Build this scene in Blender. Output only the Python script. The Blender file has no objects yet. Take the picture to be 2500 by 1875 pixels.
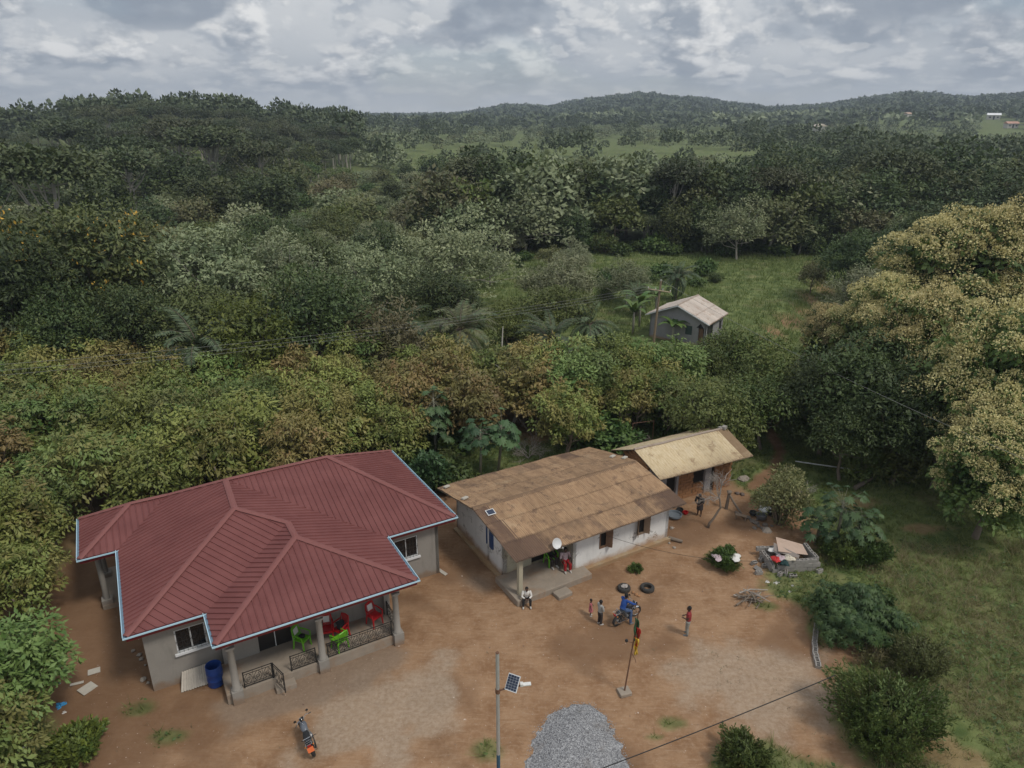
import bpy, bmesh, math, random
import numpy as np
from mathutils import Vector, Matrix

SC = bpy.context.scene
COL = SC.collection
R = math.radians
# ------------------------------------------------------------------ camera
PITCH = R(21.1); CAM_H = 20.0; FPX = 1737.0
cam = bpy.data.cameras.new('camera'); camo = bpy.data.objects.new('camera', cam); COL.objects.link(camo)
cam.sensor_width = 36.0; cam.lens = 36.0 * FPX / 2500.0; cam.clip_start = 0.5; cam.clip_end = 20000
camo.location = (0, 0, CAM_H); camo.rotation_euler = (math.pi / 2 - PITCH, 0, 0)
SC.camera = camo
SC.view_settings.view_transform = 'Standard'; SC.view_settings.look = 'None'
SC.view_settings.gamma = 1.0; SC.view_settings.exposure = 0.46; SC.view_settings.use_curve_mapping = False
SC.render.resolution_x = 1024; SC.render.resolution_y = 768
cy = SC.cycles
cy.max_bounces = 6; cy.diffuse_bounces = 3; cy.glossy_bounces = 2; cy.transmission_bounces = 3
cy.volume_bounces = 0; cy.transparent_max_bounces = 4; cy.use_denoising = True
cy.sample_clamp_indirect = 4.0

# ------------------------------------------------------------------ world and sun
SUN_EL, SUN_AZ = R(56), R(125)       # azimuth measured from +Y towards +X: right of and behind the camera
w = bpy.data.worlds.new('World'); SC.world = w; w.use_nodes = True
def build_world():
    nt = w.node_tree; N = nt.nodes; L = nt.links; N.clear()
    def n(t, **k):
        o = N.new(t)
        for a, b in k.items(): setattr(o, a, b)
        return o
    def mth(op, a, b=None, c=None, clamp=False):
        o = n('ShaderNodeMath', operation=op, use_clamp=clamp)
        for i, v in enumerate((a, b, c)):
            if v is None: continue
            if isinstance(v, (int, float)): o.inputs[i].default_value = v
            else: L.new(v, o.inputs[i])
        return o.outputs[0]
    out = n('ShaderNodeOutputWorld')
    sky = n('ShaderNodeTexSky', sky_type='NISHITA', sun_disc=False, sun_elevation=SUN_EL, sun_rotation=SUN_AZ)
    bg1 = n('ShaderNodeBackground'); bg1.inputs[1].default_value = 0.09
    L.new(sky.outputs[0], bg1.inputs[0])
    tc = n('ShaderNodeTexCoord'); sp = n('ShaderNodeSeparateXYZ'); L.new(tc.outputs['Generated'], sp.inputs[0])
    x, y, z = sp.outputs
    az = mth('ARCTAN2', x, y)
    zc = mth('MAXIMUM', z, 0.0)
    v = mth('LOGARITHM', mth('ADD', zc, 0.075), math.e)
    def noise(off, scale, detail, rough, ku=2.3, kv=1.0, typ='FBM', dist=0.0):
        cb = n('ShaderNodeCombineXYZ')
        L.new(mth('ADD', mth('MULTIPLY', az, ku), off[0] + off[2] * 3.3), cb.inputs[0])
        L.new(mth('ADD', mth('MULTIPLY', v, kv), off[1]), cb.inputs[1])
        t = n('ShaderNodeTexNoise', noise_dimensions='2D', noise_type=typ, normalize=True)
        t.inputs['Scale'].default_value = scale; t.inputs['Detail'].default_value = detail
        t.inputs['Roughness'].default_value = rough; t.inputs['Distortion'].default_value = dist
        L.new(cb.outputs[0], t.inputs['Vector'])
        return t.outputs[0]
    def ss(val, a, b):
        m = n('ShaderNodeMapRange', interpolation_type='SMOOTHERSTEP')
        L.new(val, m.inputs[0]); m.inputs[1].default_value = a; m.inputs[2].default_value = b
        return m.outputs[0]
    def mixc(f, a, b):
        m = n('ShaderNodeMix', data_type='RGBA')
        L.new(f, m.inputs[0])
        for s, vv in ((m.inputs[6], a), (m.inputs[7], b)):
            if isinstance(vv, tuple): s.default_value = (*vv, 1)
            else: L.new(vv, s)
        return m.outputs[2]
    # a high pale deck, banks of cumulus with lit shoulders and grey bases, dark bases of the nearest clouds
    big = noise((3.1, 0.4, 1.7), 1.1, 2, 0.5, 3.0, 1.2)
    c = mixc(ss(big, 0.3, 0.7), (0.44, 0.475, 0.515), (0.58, 0.60, 0.62))
    def bank(c, off, scale, ku, kv, thr, soft, dlt, g0, g1, bright, shade, amt, fade=None, det=6):
        k = dict(ku=ku, kv=kv, dist=0.0)
        d = noise(off, scale, det, 0.52, **k)
        d2 = noise((off[0] + dlt * .5, off[1] + dlt, off[2]), scale, det - 2, 0.50, **k)
        body = ss(d, thr, thr + soft)
        if fade is not None: body = mth('MULTIPLY', body, fade)
        tone = ss(mth('SUBTRACT', d, d2), g0, g1)                       # thinner towards the light: a lit shoulder
        return mixc(mth('MULTIPLY', body, amt), c, mixc(tone, shade, bright))
    c = bank(c, (0.3, 0.1, 0.0), 2.4, 5.2, 1.6, 0.42, 0.20, 0.11, -0.08, 0.17, (0.66, 0.67, 0.675), (0.36, 0.40, 0.455), 0.85)
    c = bank(c, (5.3, 2.1, 3.0), 1.75, 5.0, 1.4, 0.47, 0.12, 0.12, -0.08, 0.17, (0.80, 0.80, 0.79), (0.29, 0.33, 0.385), 0.92, None, 8)
    c = bank(c, (11.7, 5.2, 1.5), 3.6, 6.0, 1.6, 0.54, 0.08, 0.08, -0.05, 0.14, (0.82, 0.81, 0.78), (0.38, 0.42, 0.47), 0.35, None, 6)
    hi = ss(z, 0.06, 0.105)
    c = bank(c, (4.33, 7.7, 1.0), 1.15, 3.6, 1.3, 0.50, 0.10, 0.10, -0.04, 0.12, (0.42, 0.46, 0.51), (0.245, 0.285, 0.345), 0.9, hi, 6)
    # the air towards the horizon; an overcast sky is brighter overhead
    c = mixc(mth('MULTIPLY', mth('SUBTRACT', 1.0, ss(z, 0.0, 0.05)), 0.65), c, (0.57, 0.595, 0.62))
    vm = n('ShaderNodeVectorMath', operation='SCALE'); L.new(c, vm.inputs[0]); L.new(mth('ADD', 0.76, mth('MULTIPLY', zc, 0.35)), vm.inputs[3]); c = vm.outputs[0]
    bg2 = n('ShaderNodeBackground'); bg2.inputs[1].default_value = 1.0; L.new(c, bg2.inputs[0])
    gap = mth('MULTIPLY', mth('SUBTRACT', 1.0, ss(big, 0.28, 0.42)), 0.25)
    mx = n('ShaderNodeMixShader'); L.new(gap, mx.inputs[0]); L.new(bg2.outputs[0], mx.inputs[1]); L.new(bg1.outputs[0], mx.inputs[2])
    L.new(mx.outputs[0], out.inputs[0])
build_world()
w.cycles.sampling_method = 'MANUAL'; w.cycles.sample_map_resolution = 512
sl = bpy.data.lights.new('sun', 'SUN'); sl.energy = 1.5; sl.angle = R(12); sl.color = (1.0, 0.945, 0.85)
so = bpy.data.objects.new('sun', sl); COL.objects.link(so)
sd = Vector((math.sin(SUN_AZ) * math.cos(SUN_EL), math.cos(SUN_AZ) * math.cos(SUN_EL), math.sin(SUN_EL)))
so.rotation_euler = (-sd).to_track_quat('-Z', 'Y').to_euler(); so.location = (0, 0, 60)

# ------------------------------------------------------------------ helpers
def G(px, py, z=0.0):
    """the place on the level z that the photograph shows at (px, py)"""
    u = (px - 1250) / FPX; v = (937.5 - py) / FPX
    dx, dy, dz = u, math.cos(PITCH) + v * math.sin(PITCH), -math.sin(PITCH) + v * math.cos(PITCH)
    t = (z - CAM_H) / dz
    return Vector((dx * t, dy * t, z))
def az_of(px): return math.atan((px - 1250) / FPX / math.cos(PITCH))

def _hash(ix, iy, s):
    h = (ix.astype(np.int64) * 374761393 + iy.astype(np.int64) * 668265263 + s * 974711) & 0x7fffffff
    h = ((h ^ (h >> 13)) * 1274126177) & 0x7fffffff
    return ((h ^ (h >> 16)) & 0xffff) / 65535.0
def vnoise(x, y, s=0):
    x = np.asarray(x, float); y = np.asarray(y, float)
    ix = np.floor(x); iy = np.floor(y); fx = x - ix; fy = y - iy
    fx = fx * fx * (3 - 2 * fx); fy = fy * fy * (3 - 2 * fy)
    ix = ix.astype(np.int64); iy = iy.astype(np.int64)
    a = _hash(ix, iy, s); b = _hash(ix + 1, iy, s); c = _hash(ix, iy + 1, s); d = _hash(ix + 1, iy + 1, s)
    return (a * (1 - fx) + b * fx) * (1 - fy) + (c * (1 - fx) + d * fx) * fy
def fbm(x, y, o=4, s=0):
    t = 0; a = .5; n = 0
    for k in range(o):
        t = t + a * vnoise(np.asarray(x) * 2 ** k, np.asarray(y) * 2 ** k, s + k * 17); n += a; a *= .5
    return t / n
def sstep(v, a, b):
    t = np.clip((v - a) / (b - a), 0, 1); return t * t * (3 - 2 * t)

def mesh_np(name, V, F, attrs=None, mats=(), midx=None, smooth=False):
    """V (n,3), F (m,k) with one k; attrs: {name: per-vertex floats}"""
    V = np.ascontiguousarray(V, np.float32); F = np.ascontiguousarray(F, np.int32)
    m = bpy.data.meshes.new(name); k = F.shape[1]
    m.vertices.add(len(V)); m.vertices.foreach_set('co', V.ravel())
    m.loops.add(F.size); m.loops.foreach_set('vertex_index', F.ravel())
    m.polygons.add(len(F)); m.polygons.foreach_set('loop_start', np.arange(0, F.size, k, dtype=np.int32))
    m.polygons.foreach_set('loop_total', np.full(len(F), k, np.int32))
    if midx is not None: m.polygons.foreach_set('material_index', np.asarray(midx, np.int32))
    m.polygons.foreach_set('use_smooth', np.full(len(F), smooth))
    m.update(calc_edges=True)
    for a, val in (attrs or {}).items():
        if np.ndim(val) == 1:
            t = m.attributes.new(a, 'FLOAT', 'POINT'); t.data.foreach_set('value', np.asarray(val, np.float32))
        else:
            t = m.attributes.new(a, 'FLOAT_COLOR', 'POINT'); t.data.foreach_set('color', np.asarray(val, np.float32).ravel())
    for q in mats: m.materials.append(q)
    return m
def link(name, mesh, parent=None, loc=None, rot=None, scale=None):
    o = bpy.data.objects.new(name, mesh); COL.objects.link(o)
    if parent is not None: o.parent = parent
    if loc is not None: o.location = loc
    if rot is not None: o.rotation_euler = rot
    if scale is not None: o.scale = scale
    return o
def tag(o, label=None, cat=None, group=None, kind=None):
    if label: o['label'] = label
    if cat: o['category'] = cat; o['kind'] = 'thing'
    if group: o['group'] = group
    if kind: o['kind'] = kind
    return o
def thing(name, label, cat, loc=(0, 0, 0), rz=0.0, group=None):
    o = link(name, None, None, loc, (0, 0, rz)); o.empty_display_size = .3
    return tag(o, label, cat, group)
def copy_tree(o, parent=None):
    c = o.copy(); COL.objects.link(c); c.parent = parent
    for ch in o.children: copy_tree(ch, c)
    return c

class MB:
    """collects shapes that become ONE mesh"""
    def __init__(s): s.v = []; s.f = []; s.m = []; s.mats = []
    def mat(s, m):
        if m not in s.mats: s.mats.append(m)
        return s.mats.index(m)
    def add(s, vs, fs, mat=None):
        b = len(s.v); s.v += [tuple(q) for q in vs]; i = s.mat(mat) if mat else 0
        for f in fs: s.f.append(tuple(b + q for q in f)); s.m.append(i)
        return s
    def box(s, c, d, rot=None, mat=None, taper=1.0):
        hx, hy, hz = d[0] / 2, d[1] / 2, d[2] / 2; M = Matrix.Rotation(0, 3, 'Z')
        if rot is not None: M = rot if isinstance(rot, Matrix) else Matrix.Rotation(rot, 3, 'Z')
        vs = []
        for z, k in ((-hz, 1.0), (hz, taper)):
            for x, y in ((-hx, -hy), (hx, -hy), (hx, hy), (-hx, hy)):
                vs.append(Vector(c) + M @ Vector((x * k, y * k, z)))
        return s.add(vs, [(3, 2, 1, 0), (4, 5, 6, 7), (0, 1, 5, 4), (1, 2, 6, 5), (2, 3, 7, 6), (3, 0, 4, 7)], mat)
    def tube(s, pts, r, n=6, mat=None, cap=True):
        pts = [Vector(p) for p in pts]; rs = r if isinstance(r, (list, tuple)) else [r] * len(pts)
        rings = []; up = None
        for i, p in enumerate(pts):
            a = pts[max(i - 1, 0)]; b = pts[min(i + 1, len(pts) - 1)]; t = (b - a)
            t = t.normalized() if t.length > 1e-9 else Vector((0, 0, 1))
            if up is None: up = t.orthogonal().normalized()
            up = (up - t * up.dot(t)); up = up.normalized() if up.length > 1e-6 else t.orthogonal().normalized()
            sd_ = t.cross(up)
            rings.append([p + (up * math.cos(2 * math.pi * k / n) + sd_ * math.sin(2 * math.pi * k / n)) * rs[i] for k in range(n)])
        vs = [q for rg in rings for q in rg]; fs = []
        for i in range(len(pts) - 1):
            for k in range(n): fs.append((i * n + k, i * n + (k + 1) % n, (i + 1) * n + (k + 1) % n, (i + 1) * n + k))
        if cap: fs.append(tuple(range(n))[::-1]); fs.append(tuple((len(pts) - 1) * n + k for k in range(n)))
        return s.add(vs, fs, mat)
    def lathe(s, prof, n=16, c=(0, 0, 0), rot=None, mat=None, closed=False):
        vs = []; fs = []; M = rot if rot is not None else Matrix.Identity(3)
        for (r_, z) in prof:
            for k in range(n):
                a = 2 * math.pi * k / n; vs.append(Vector(c) + M @ Vector((r_ * math.cos(a), r_ * math.sin(a), z)))
        m = len(prof)
        for i in range(m if closed else m - 1):
            j = (i + 1) % m
            for k in range(n): fs.append((i * n + k, i * n + (k + 1) % n, j * n + (k + 1) % n, j * n + k))
        return s.add(vs, fs, mat)
    def torus(s, c, R_, r_, n=20, m=8, rot=None, mat=None):
        return s.lathe([(R_ + r_ * math.cos(2 * math.pi * k / m), r_ * math.sin(2 * math.pi * k / m)) for k in range(m)], n, c, rot, mat, True)
    def blob(s, c, rad, n=10, m=7, rot=None, mat=None):
        prof = [(max(1e-4, math.sin(math.pi * i / (m - 1))), -math.cos(math.pi * i / (m - 1))) for i in range(m)]
        M = rot if rot is not None else Matrix.Identity(3); D = Matrix.Diagonal(Vector(rad))
        return s.lathe(prof, n, c, M @ D, mat)
    def poly(s, pts, thick, mat=None):
        """closed plate over a 3D polygon, thickened downwards"""
        n = len(pts); vs = [Vector(p) for p in pts] + [Vector(p) - Vector((0, 0, thick)) for p in pts]
        return s.add(vs, [tuple(range(n)), tuple(range(2 * n - 1, n - 1, -1))] + [(i, i + n, (i + 1) % n + n, (i + 1) % n)[::-1] for i in range(n)][::1], mat)
    def build(s, name, mat=None, parent=None, loc=None, rot=None, smooth=False, bevel=0.0):
        m = bpy.data.meshes.new(name); m.from_pydata(s.v, [], s.f)
        if s.mats:
            for q in s.mats: m.materials.append(q)
            m.polygons.foreach_set('material_index', s.m)
        elif mat: m.materials.append(mat)
        if smooth: m.polygons.foreach_set('use_smooth', [True] * len(m.polygons))
        bm = bmesh.new(); bm.from_mesh(m); bmesh.ops.recalc_face_normals(bm, faces=bm.faces); bm.to_mesh(m); bm.free()
        m.update()
        o = link(name, m, parent, loc, rot)
        if smooth:
            try: m.set_sharp_from_angle(angle=R(42))
            except Exception: pass
        if bevel:
            b = o.modifiers.new('bevel', 'BEVEL'); b.width = bevel; b.segments = 2; b.limit_method = 'ANGLE'
        return o

# ------------------------------------------------------------------ materials
MATS = {}
def mat_base(name):
    m = bpy.data.materials.new(name); m.use_nodes = True; nt = m.node_tree; nt.nodes.clear()
    out = nt.nodes.new('ShaderNodeOutputMaterial'); p = nt.nodes.new('ShaderNodeBsdfPrincipled')
    nt.links.new(p.outputs[0], out.inputs[0]); MATS[name] = m
    return m, nt, p, out
def nd(nt, t, **k):
    o = nt.nodes.new(t)
    for a, b in k.items(): setattr(o, a, b)
    return o
def nmix(nt, f, a, b, blend='MIX'):
    m = nd(nt, 'ShaderNodeMix', data_type='RGBA', blend_type=blend)
    for s, v in ((m.inputs[0], f), (m.inputs[6], a), (m.inputs[7], b)):
        if isinstance(v, (int, float)): s.default_value = v
        elif isinstance(v, tuple): s.default_value = (*v, 1) if len(v) == 3 else v
        else: nt.links.new(v, s)
    return m.outputs[2]
def nnoise(nt, vec, scale, detail=4, rough=.55, dist=0.0):
    t = nd(nt, 'ShaderNodeTexNoise'); t.inputs['Scale'].default_value = scale; t.inputs['Detail'].default_value = detail
    t.inputs['Roughness'].default_value = rough; t.inputs['Distortion'].default_value = dist
    if vec is not None: nt.links.new(vec, t.inputs['Vector'])
    return t.outputs[0]
def nramp(nt, v, a, b):
    m = nd(nt, 'ShaderNodeMapRange', interpolation_type='SMOOTHSTEP'); nt.links.new(v, m.inputs[0])
    m.inputs[1].default_value = a; m.inputs[2].default_value = b; return m.outputs[0]
def nmath(nt, op, a, b=None):
    o = nd(nt, 'ShaderNodeMath', operation=op)
    for i, v in enumerate((a, b)):
        if v is None: continue
        if isinstance(v, (int, float)): o.inputs[i].default_value = v
        else: nt.links.new(v, o.inputs[i])
    return o.outputs[0]
def nbump(nt, p, h, strength=.3, dist=.02):
    b = nd(nt, 'ShaderNodeBump'); b.inputs['Strength'].default_value = strength; b.inputs['Distance'].default_value = dist
    nt.links.new(h, b.inputs['Height']); nt.links.new(b.outputs[0], p.inputs['Normal'])
def plain(name, col, rough=.6, metal=0.0, var=.18, scale=6.0, spec=.4, bump=0.0, coord='Object', dirt=None, dirt_amt=.35):
    """one colour with uneven tone, wear and fine relief"""
    m, nt, p, out = mat_base(name)
    tc = nd(nt, 'ShaderNodeTexCoord'); v = tc.outputs[coord]
    n1 = nnoise(nt, v, scale, 6, .6); lo = tuple(c * (1 - var) for c in col); hi = tuple(min(1, c * (1 + var)) for c in col)
    c = nmix(nt, n1, lo, hi)
    if dirt is not None:
        n2 = nnoise(nt, v, scale * .35, 8, .65, .4); c = nmix(nt, nmath(nt, 'MULTIPLY', nramp(nt, n2, .5, .72), dirt_amt), c, dirt)
    nt.links.new(c, p.inputs['Base Color'])
    p.inputs['Roughness'].default_value = rough; p.inputs['Metallic'].default_value = metal
    p.inputs['Specular IOR Level'].default_value = spec
    if bump: nbump(nt, p, nnoise(nt, v, scale * 5, 5, .6), bump, .01)
    return m
def foliage(name, a, b, c=None, camt=.25, transl=.12, rough=.55, cscale=1.2, objvar=.25, spec=.35):
    """leaf: tone a..b by the leaf, patches of c (young or dry leaves), each plant a little different"""
    m, nt, p, out = mat_base(name)
    at = nd(nt, 'ShaderNodeAttribute', attribute_name='tint'); oi = nd(nt, 'ShaderNodeObjectInfo')
    col = nmix(nt, at.outputs['Fac'], a, b)
    if c is not None:
        tc = nd(nt, 'ShaderNodeTexCoord')
        vm = nd(nt, 'ShaderNodeVectorMath', operation='ADD'); nt.links.new(tc.outputs['Object'], vm.inputs[0])
        cb = nd(nt, 'ShaderNodeCombineXYZ'); nt.links.new(nmath(nt, 'MULTIPLY', oi.outputs['Random'], 40.0), cb.inputs[0]); nt.links.new(cb.outputs[0], vm.inputs[1])
        nn = nnoise(nt, vm.outputs[0], cscale, 3, .6)
        thr = nramp(nt, nmath(nt, 'ADD', nn, nmath(nt, 'MULTIPLY', nmath(nt, 'SUBTRACT', oi.outputs['Random'], .5), .35)), .5, .64)
        col = nmix(nt, nmath(nt, 'MULTIPLY', thr, camt), col, c)
    hs = nd(nt, 'ShaderNodeHueSaturation'); nt.links.new(col, hs.inputs['Color'])
    r2 = nmath(nt, 'FRACT', nmath(nt, 'MULTIPLY', oi.outputs['Random'], 17.31))
    nt.links.new(nmath(nt, 'ADD', nmath(nt, 'MULTIPLY', r2, .035), .4825), hs.inputs['Hue'])
    r3 = nmath(nt, 'FRACT', nmath(nt, 'MULTIPLY', oi.outputs['Random'], 53.77))
    nt.links.new(nmath(nt, 'ADD', nmath(nt, 'MULTIPLY', r3, objvar * 2), 1 - objvar), hs.inputs['Value'])
    nt.links.new(hs.outputs[0], p.inputs['Base Color']); p.inputs['Roughness'].default_value = rough
    p.inputs['Specular IOR Level'].default_value = spec
    tr = nd(nt, 'ShaderNodeBsdfTranslucent'); nt.links.new(nmix(nt, .5, hs.outputs[0], (b[0] * 1.2, b[1] * 1.25, b[2] * .7)), tr.inputs[0])
    mx = nd(nt, 'ShaderNodeMixShader'); mx.inputs[0].default_value = transl
    nt.links.new(p.outputs[0], mx.inputs[1]); nt.links.new(tr.outputs[0], mx.inputs[2]); nt.links.new(mx.outputs[0], out.inputs[0])
    return m
# ------------------------------------------------------------------ the ground, one sheet to the horizon
SKY_PX = [(-400, 285), (0, 282), (150, 280), (400, 284), (830, 284), (1000, 280), (1150, 274), (1240, 252), (1330, 258), (1420, 236), (1520, 225), (1640, 235), (1790, 262), (1900, 260), (2000, 246), (2090, 236), (2210, 248), (2320, 242), (2500, 236), (2900, 240)]
_saz = np.array([az_of(a) for a, b in SKY_PX]); _sel = np.array([math.atan((937.5 - b) / FPX) - PITCH for a, b in SKY_PX])
def height(x, y):
    x = np.asarray(x, float); y = np.asarray(y, float); r = np.hypot(x, y); a = np.arctan2(x, y)
    el = np.interp(a, _saz, _sel); top = 20 + 1700 * np.tan(el) - 13
    far = top * np.exp(-((r - 1700) / 620) ** 2) * (r < 1700) + top * np.exp(-((r - 1700) / 1500) ** 2) * (r >= 1700)
    far = np.maximum(far, -2.0) * sstep(r, 400, 1100)
    hill = 9.5 * np.exp(-(((a + .42) / .15) ** 2)) * sstep(r, 200, 330) * (1 - sstep(r, 420, 700))
    roll = (fbm(x / 90, y / 90, 3, 5) - .5) * 5 * sstep(r, 130, 300)
    rside = 7 * sstep(a, .25, .5) * sstep(r, 420, 900) * (1 - sstep(r, 1500, 2500))
    return far + hill + roll + rside
def poly_sd(x, y, P):
    """signed distance to a polygon, positive inside"""
    P = np.array(P, float); n = len(P); d = np.full(x.shape, 1e18); ins = np.zeros(x.shape, bool)
    for i in range(n):
        a = P[i]; b = P[(i + 1) % n]; ex, ey = b - a; wx = x - a[0]; wy = y - a[1]
        t = np.clip((wx * ex + wy * ey) / (ex * ex + ey * ey), 0, 1)
        d = np.minimum(d, (wx - ex * t) ** 2 + (wy - ey * t) ** 2)
        c = ((a[1] <= y) & (b[1] > y)) | ((b[1] <= y) & (a[1] > y))
        xi = a[0] + (y - a[1]) / (b[1] - a[1] + 1e-12) * ex
        ins ^= c & (x < xi)
    return np.where(ins, 1, -1) * np.sqrt(d)
def gp(lst): return [tuple(G(a, b)[:2]) for a, b in lst]
SOIL = gp([(0, 2300), (120, 1875), (100, 1790), (20, 1700), (40, 1600), (60, 1500), (120, 1400), (160, 1320), (420, 1260), (900, 1230), (1040, 1180), (1090, 1200), (1250, 1180), (1450, 1130), (1560, 1075),
           (1700, 1120), (1800, 1185), (1850, 1240), (1930, 1225), (1975, 1245), (1985, 1300), (1960, 1350), (1870, 1370), (1850, 1430), (1900, 1455), (1990, 1480), (2010, 1560), (2140, 1555), (2150, 1600), (2040, 1650), (2050, 1760), (2090, 1875), (2120, 2300)])
PLANTN = gp([(-500, 1800), (-500, 880), (900, 870), (1500, 900), (1500, 1000), (1300, 1080), (1000, 1070), (860, 1120), (300, 1300), (100, 1420), (20, 1700)])
PALE1 = gp([(700, 1880), (800, 1720), (930, 1640), (1060, 1590), (1140, 1610), (1150, 1680), (1100, 1760), (1030, 1830), (1000, 1900)])
PALE2 = gp([(1640, 1620), (1760, 1570), (1900, 1570), (1990, 1610), (2030, 1680), (2040, 1800), (1930, 1815), (1800, 1750), (1700, 1700)])
GREYP = gp([(520, 1720), (600, 1690), (950, 1570), (1010, 1590), (930, 1660), (700, 1740), (560, 1790)])
GREENB = gp([(1700, 1895), (1740, 1830), (1880, 1800), (1990, 1850), (2060, 1890), (2000, 2000), (1700, 2000)])
PATH = [tuple(G(a, b)[:2]) for a, b in [(1840, 1190), (1890, 1140), (1905, 1105), (1885, 1070), (1870, 1030), (1855, 985)]]
PATH2 = [tuple(G(a, b)[:2]) for a, b in [(1860, 850), (1890, 815), (1935, 780), (1985, 745), (2000, 700)]]
LEFTD = gp([(-500, 2300), (-500, 880), (900, 870), (1300, 1080), (1050, 1300), (500, 1680), (420, 1900), (300, 2300)])
def polyline_d(x, y, P):
    d = np.full(x.shape, 1e18)
    for a, b in zip(P[:-1], P[1:]):
        ex, ey = b[0] - a[0], b[1] - a[1]; wx = x - a[0]; wy = y - a[1]
        t = np.clip((wx * ex + wy * ey) / (ex * ex + ey * ey), 0, 1); d = np.minimum(d, (wx - ex * t) ** 2 + (wy - ey * t) ** 2)
    return np.sqrt(d)
def spot(x, y, px, py, r, asp=1.0):
    c = G(px, py); return 1 - np.hypot((x - c.x) / r, (y - c.y) / (r * asp))
def soil_mask(x, y):
    nz = (fbm(x * .55, y * .55, 4, 3) - .5) * 2.6 + (fbm(x * 3, y * 3, 3, 9) - .5) * .7
    s = sstep(poly_sd(x, y, SOIL) + nz * .75, -.35, .45)
    s = np.maximum(s, sstep(.55 - polyline_d(x, y, PATH) + nz * .25, 0, .35))
    s = np.maximum(s, sstep(1.0 - polyline_d(x, y, PATH2) + nz * .3, 0, .5) * .9)
    for px, py, r, a in [(2290, 1820, 1.2, .8), (2350, 1850, 1.1, .7), (2100, 1235, 1.8, .5), (2260, 1290, 1.5, .4), (2330, 1150, 2.0, .4), (2040, 1590, 1.4, .5)]:
        s = np.maximum(s, sstep(spot(x, y, px, py, r, a) + nz * .5, 0, .5) * .6)
    s = np.maximum(s, .8 * sstep(poly_sd(x, y, PLANTN) + nz, -1, 1))
    g = sstep(poly_sd(x, y, GREENB) + nz * .5, -.3, .4)
    for px, py, r, a in [(1195, 1830, .9, .8), (1640, 1770, .8, .5), (1600, 1800, .6, .4), (350, 1730, 1.0, .7), (400, 1800, .8, .6), (1870, 1480, .8, .5)]:
        g = np.maximum(g, sstep(spot(x, y, px, py, r, a) + nz * .45, .1, .6) * .75)
    return np.clip(s - g, 0, 1)
def build_ground():
    def axis(lo, hi, st, far_lo, far_hi):
        a = list(np.arange(lo, hi, st)); d = st; v = hi
        while v < far_hi: a.append(v); d = min(d * 1.16, 90); v += d
        a.append(far_hi); d = st; v = lo; b = []
        while v > far_lo: d = min(d * 1.16, 90); v -= d; b.append(v)
        return np.array(b[::-1] + a)
    xs = axis(-20.5, 24, .16, -2600, 2600); ys = axis(14.5, 44, .16, -60, 3200)
    X, Y = np.meshgrid(xs, ys); x = X.ravel(); y = Y.ravel()
    s = soil_mask(x, y); nz = fbm(x * .8, y * .8, 4, 21) - .5
    near = (np.abs(x) < 60) & (y < 120)
    pale = np.maximum(sstep(poly_sd(x, y, PALE1) + nz * 3.0, -.3, .7) * .9, sstep(poly_sd(x, y, PALE2) + nz * 4.5, -.9, 1.1) * .85)
    grey = sstep(poly_sd(x, y, GREYP) + nz * 1.2, -.3, .4)
    grey = np.maximum(grey, .8 * sstep(spot(x, y, 1170, 1420, 1.0) + nz, 0, .8))
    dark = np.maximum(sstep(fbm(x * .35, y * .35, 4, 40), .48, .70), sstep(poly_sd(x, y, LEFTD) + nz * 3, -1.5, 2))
    z = height(x, y) + near * ((fbm(x * 1.1, y * 1.1, 3, 70) - .5) * .09 + (fbm(x * 5, y * 5, 3, 80) - .5) * .035)
    z = z + near * (1 - s) * (fbm(x * .7, y * .7, 4, 90) - .35) * .28 * sstep(y, 8, 14)
    # houses stand on level ground
    nx, ny = len(xs), len(ys); i = np.arange(nx * ny).reshape(ny, nx)
    F = np.stack([i[:-1, :-1], i[:-1, 1:], i[1:, 1:], i[1:, :-1]], -1).reshape(-1, 4)
    m, nt, p, out = mat_base('earth_and_grass')
    at = nd(nt, 'ShaderNodeAttribute', attribute_name='mask'); sp = nd(nt, 'ShaderNodeSeparateColor'); nt.links.new(at.outputs['Color'], sp.inputs[0])
    ge = nd(nt, 'ShaderNodeNewGeometry'); v = ge.outputs['Position']
    n1 = nnoise(nt, v, .9, 8, .62, .3); n2 = nnoise(nt, v, 6, 8, .7); n3 = nnoise(nt, v, 40, 4, .7); n4 = nnoise(nt, v, .28, 4, .5)
    soil = nmix(nt, nramp(nt, n1, .3, .7), (.215, .117, .061), (.32, .198, .116))
    soil = nmix(nt, nmath(nt, 'MULTIPLY', nramp(nt, n2, .42, .75), .55), soil, (.37, .257, .168))
    mp = nd(nt, 'ShaderNodeMapping'); nt.links.new(v, mp.inputs[0]); mp.inputs['Rotation'].default_value = (0, 0, .45); mp.inputs['Scale'].default_value = (.9, 7.0, 1)
    n6 = nnoise(nt, mp.outputs[0], 1.6, 6, .65, .5); soil = nmix(nt, nmath(nt, 'MULTIPLY', nramp(nt, n6, .52, .70), .42), soil, (.17, .095, .052)); soil = nmix(nt, nmath(nt, 'MULTIPLY', nramp(nt, n6, .46, .30), .35), soil, (.40, .29, .20))
    soil = nmix(nt, nmath(nt, 'MULTIPLY', nramp(nt, n3, .52, .78), .5), soil, (.16, .08, .04))
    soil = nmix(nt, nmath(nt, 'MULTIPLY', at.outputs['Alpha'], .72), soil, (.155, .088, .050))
    sand = nmix(nt, nramp(nt, n2, .3, .7), (.28, .215, .152), (.39, .32, .25))
    sand = nmix(nt, nmath(nt, 'MULTIPLY', nramp(nt, n1, .55, .75), .6), sand, (.20, .165, .135))
    soil = nmix(nt, nmath(nt, 'MULTIPLY', sp.outputs[1], .72), soil, sand)
    cem = nmix(nt, n2, (.15, .105, .075), (.30, .225, .165))
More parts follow.
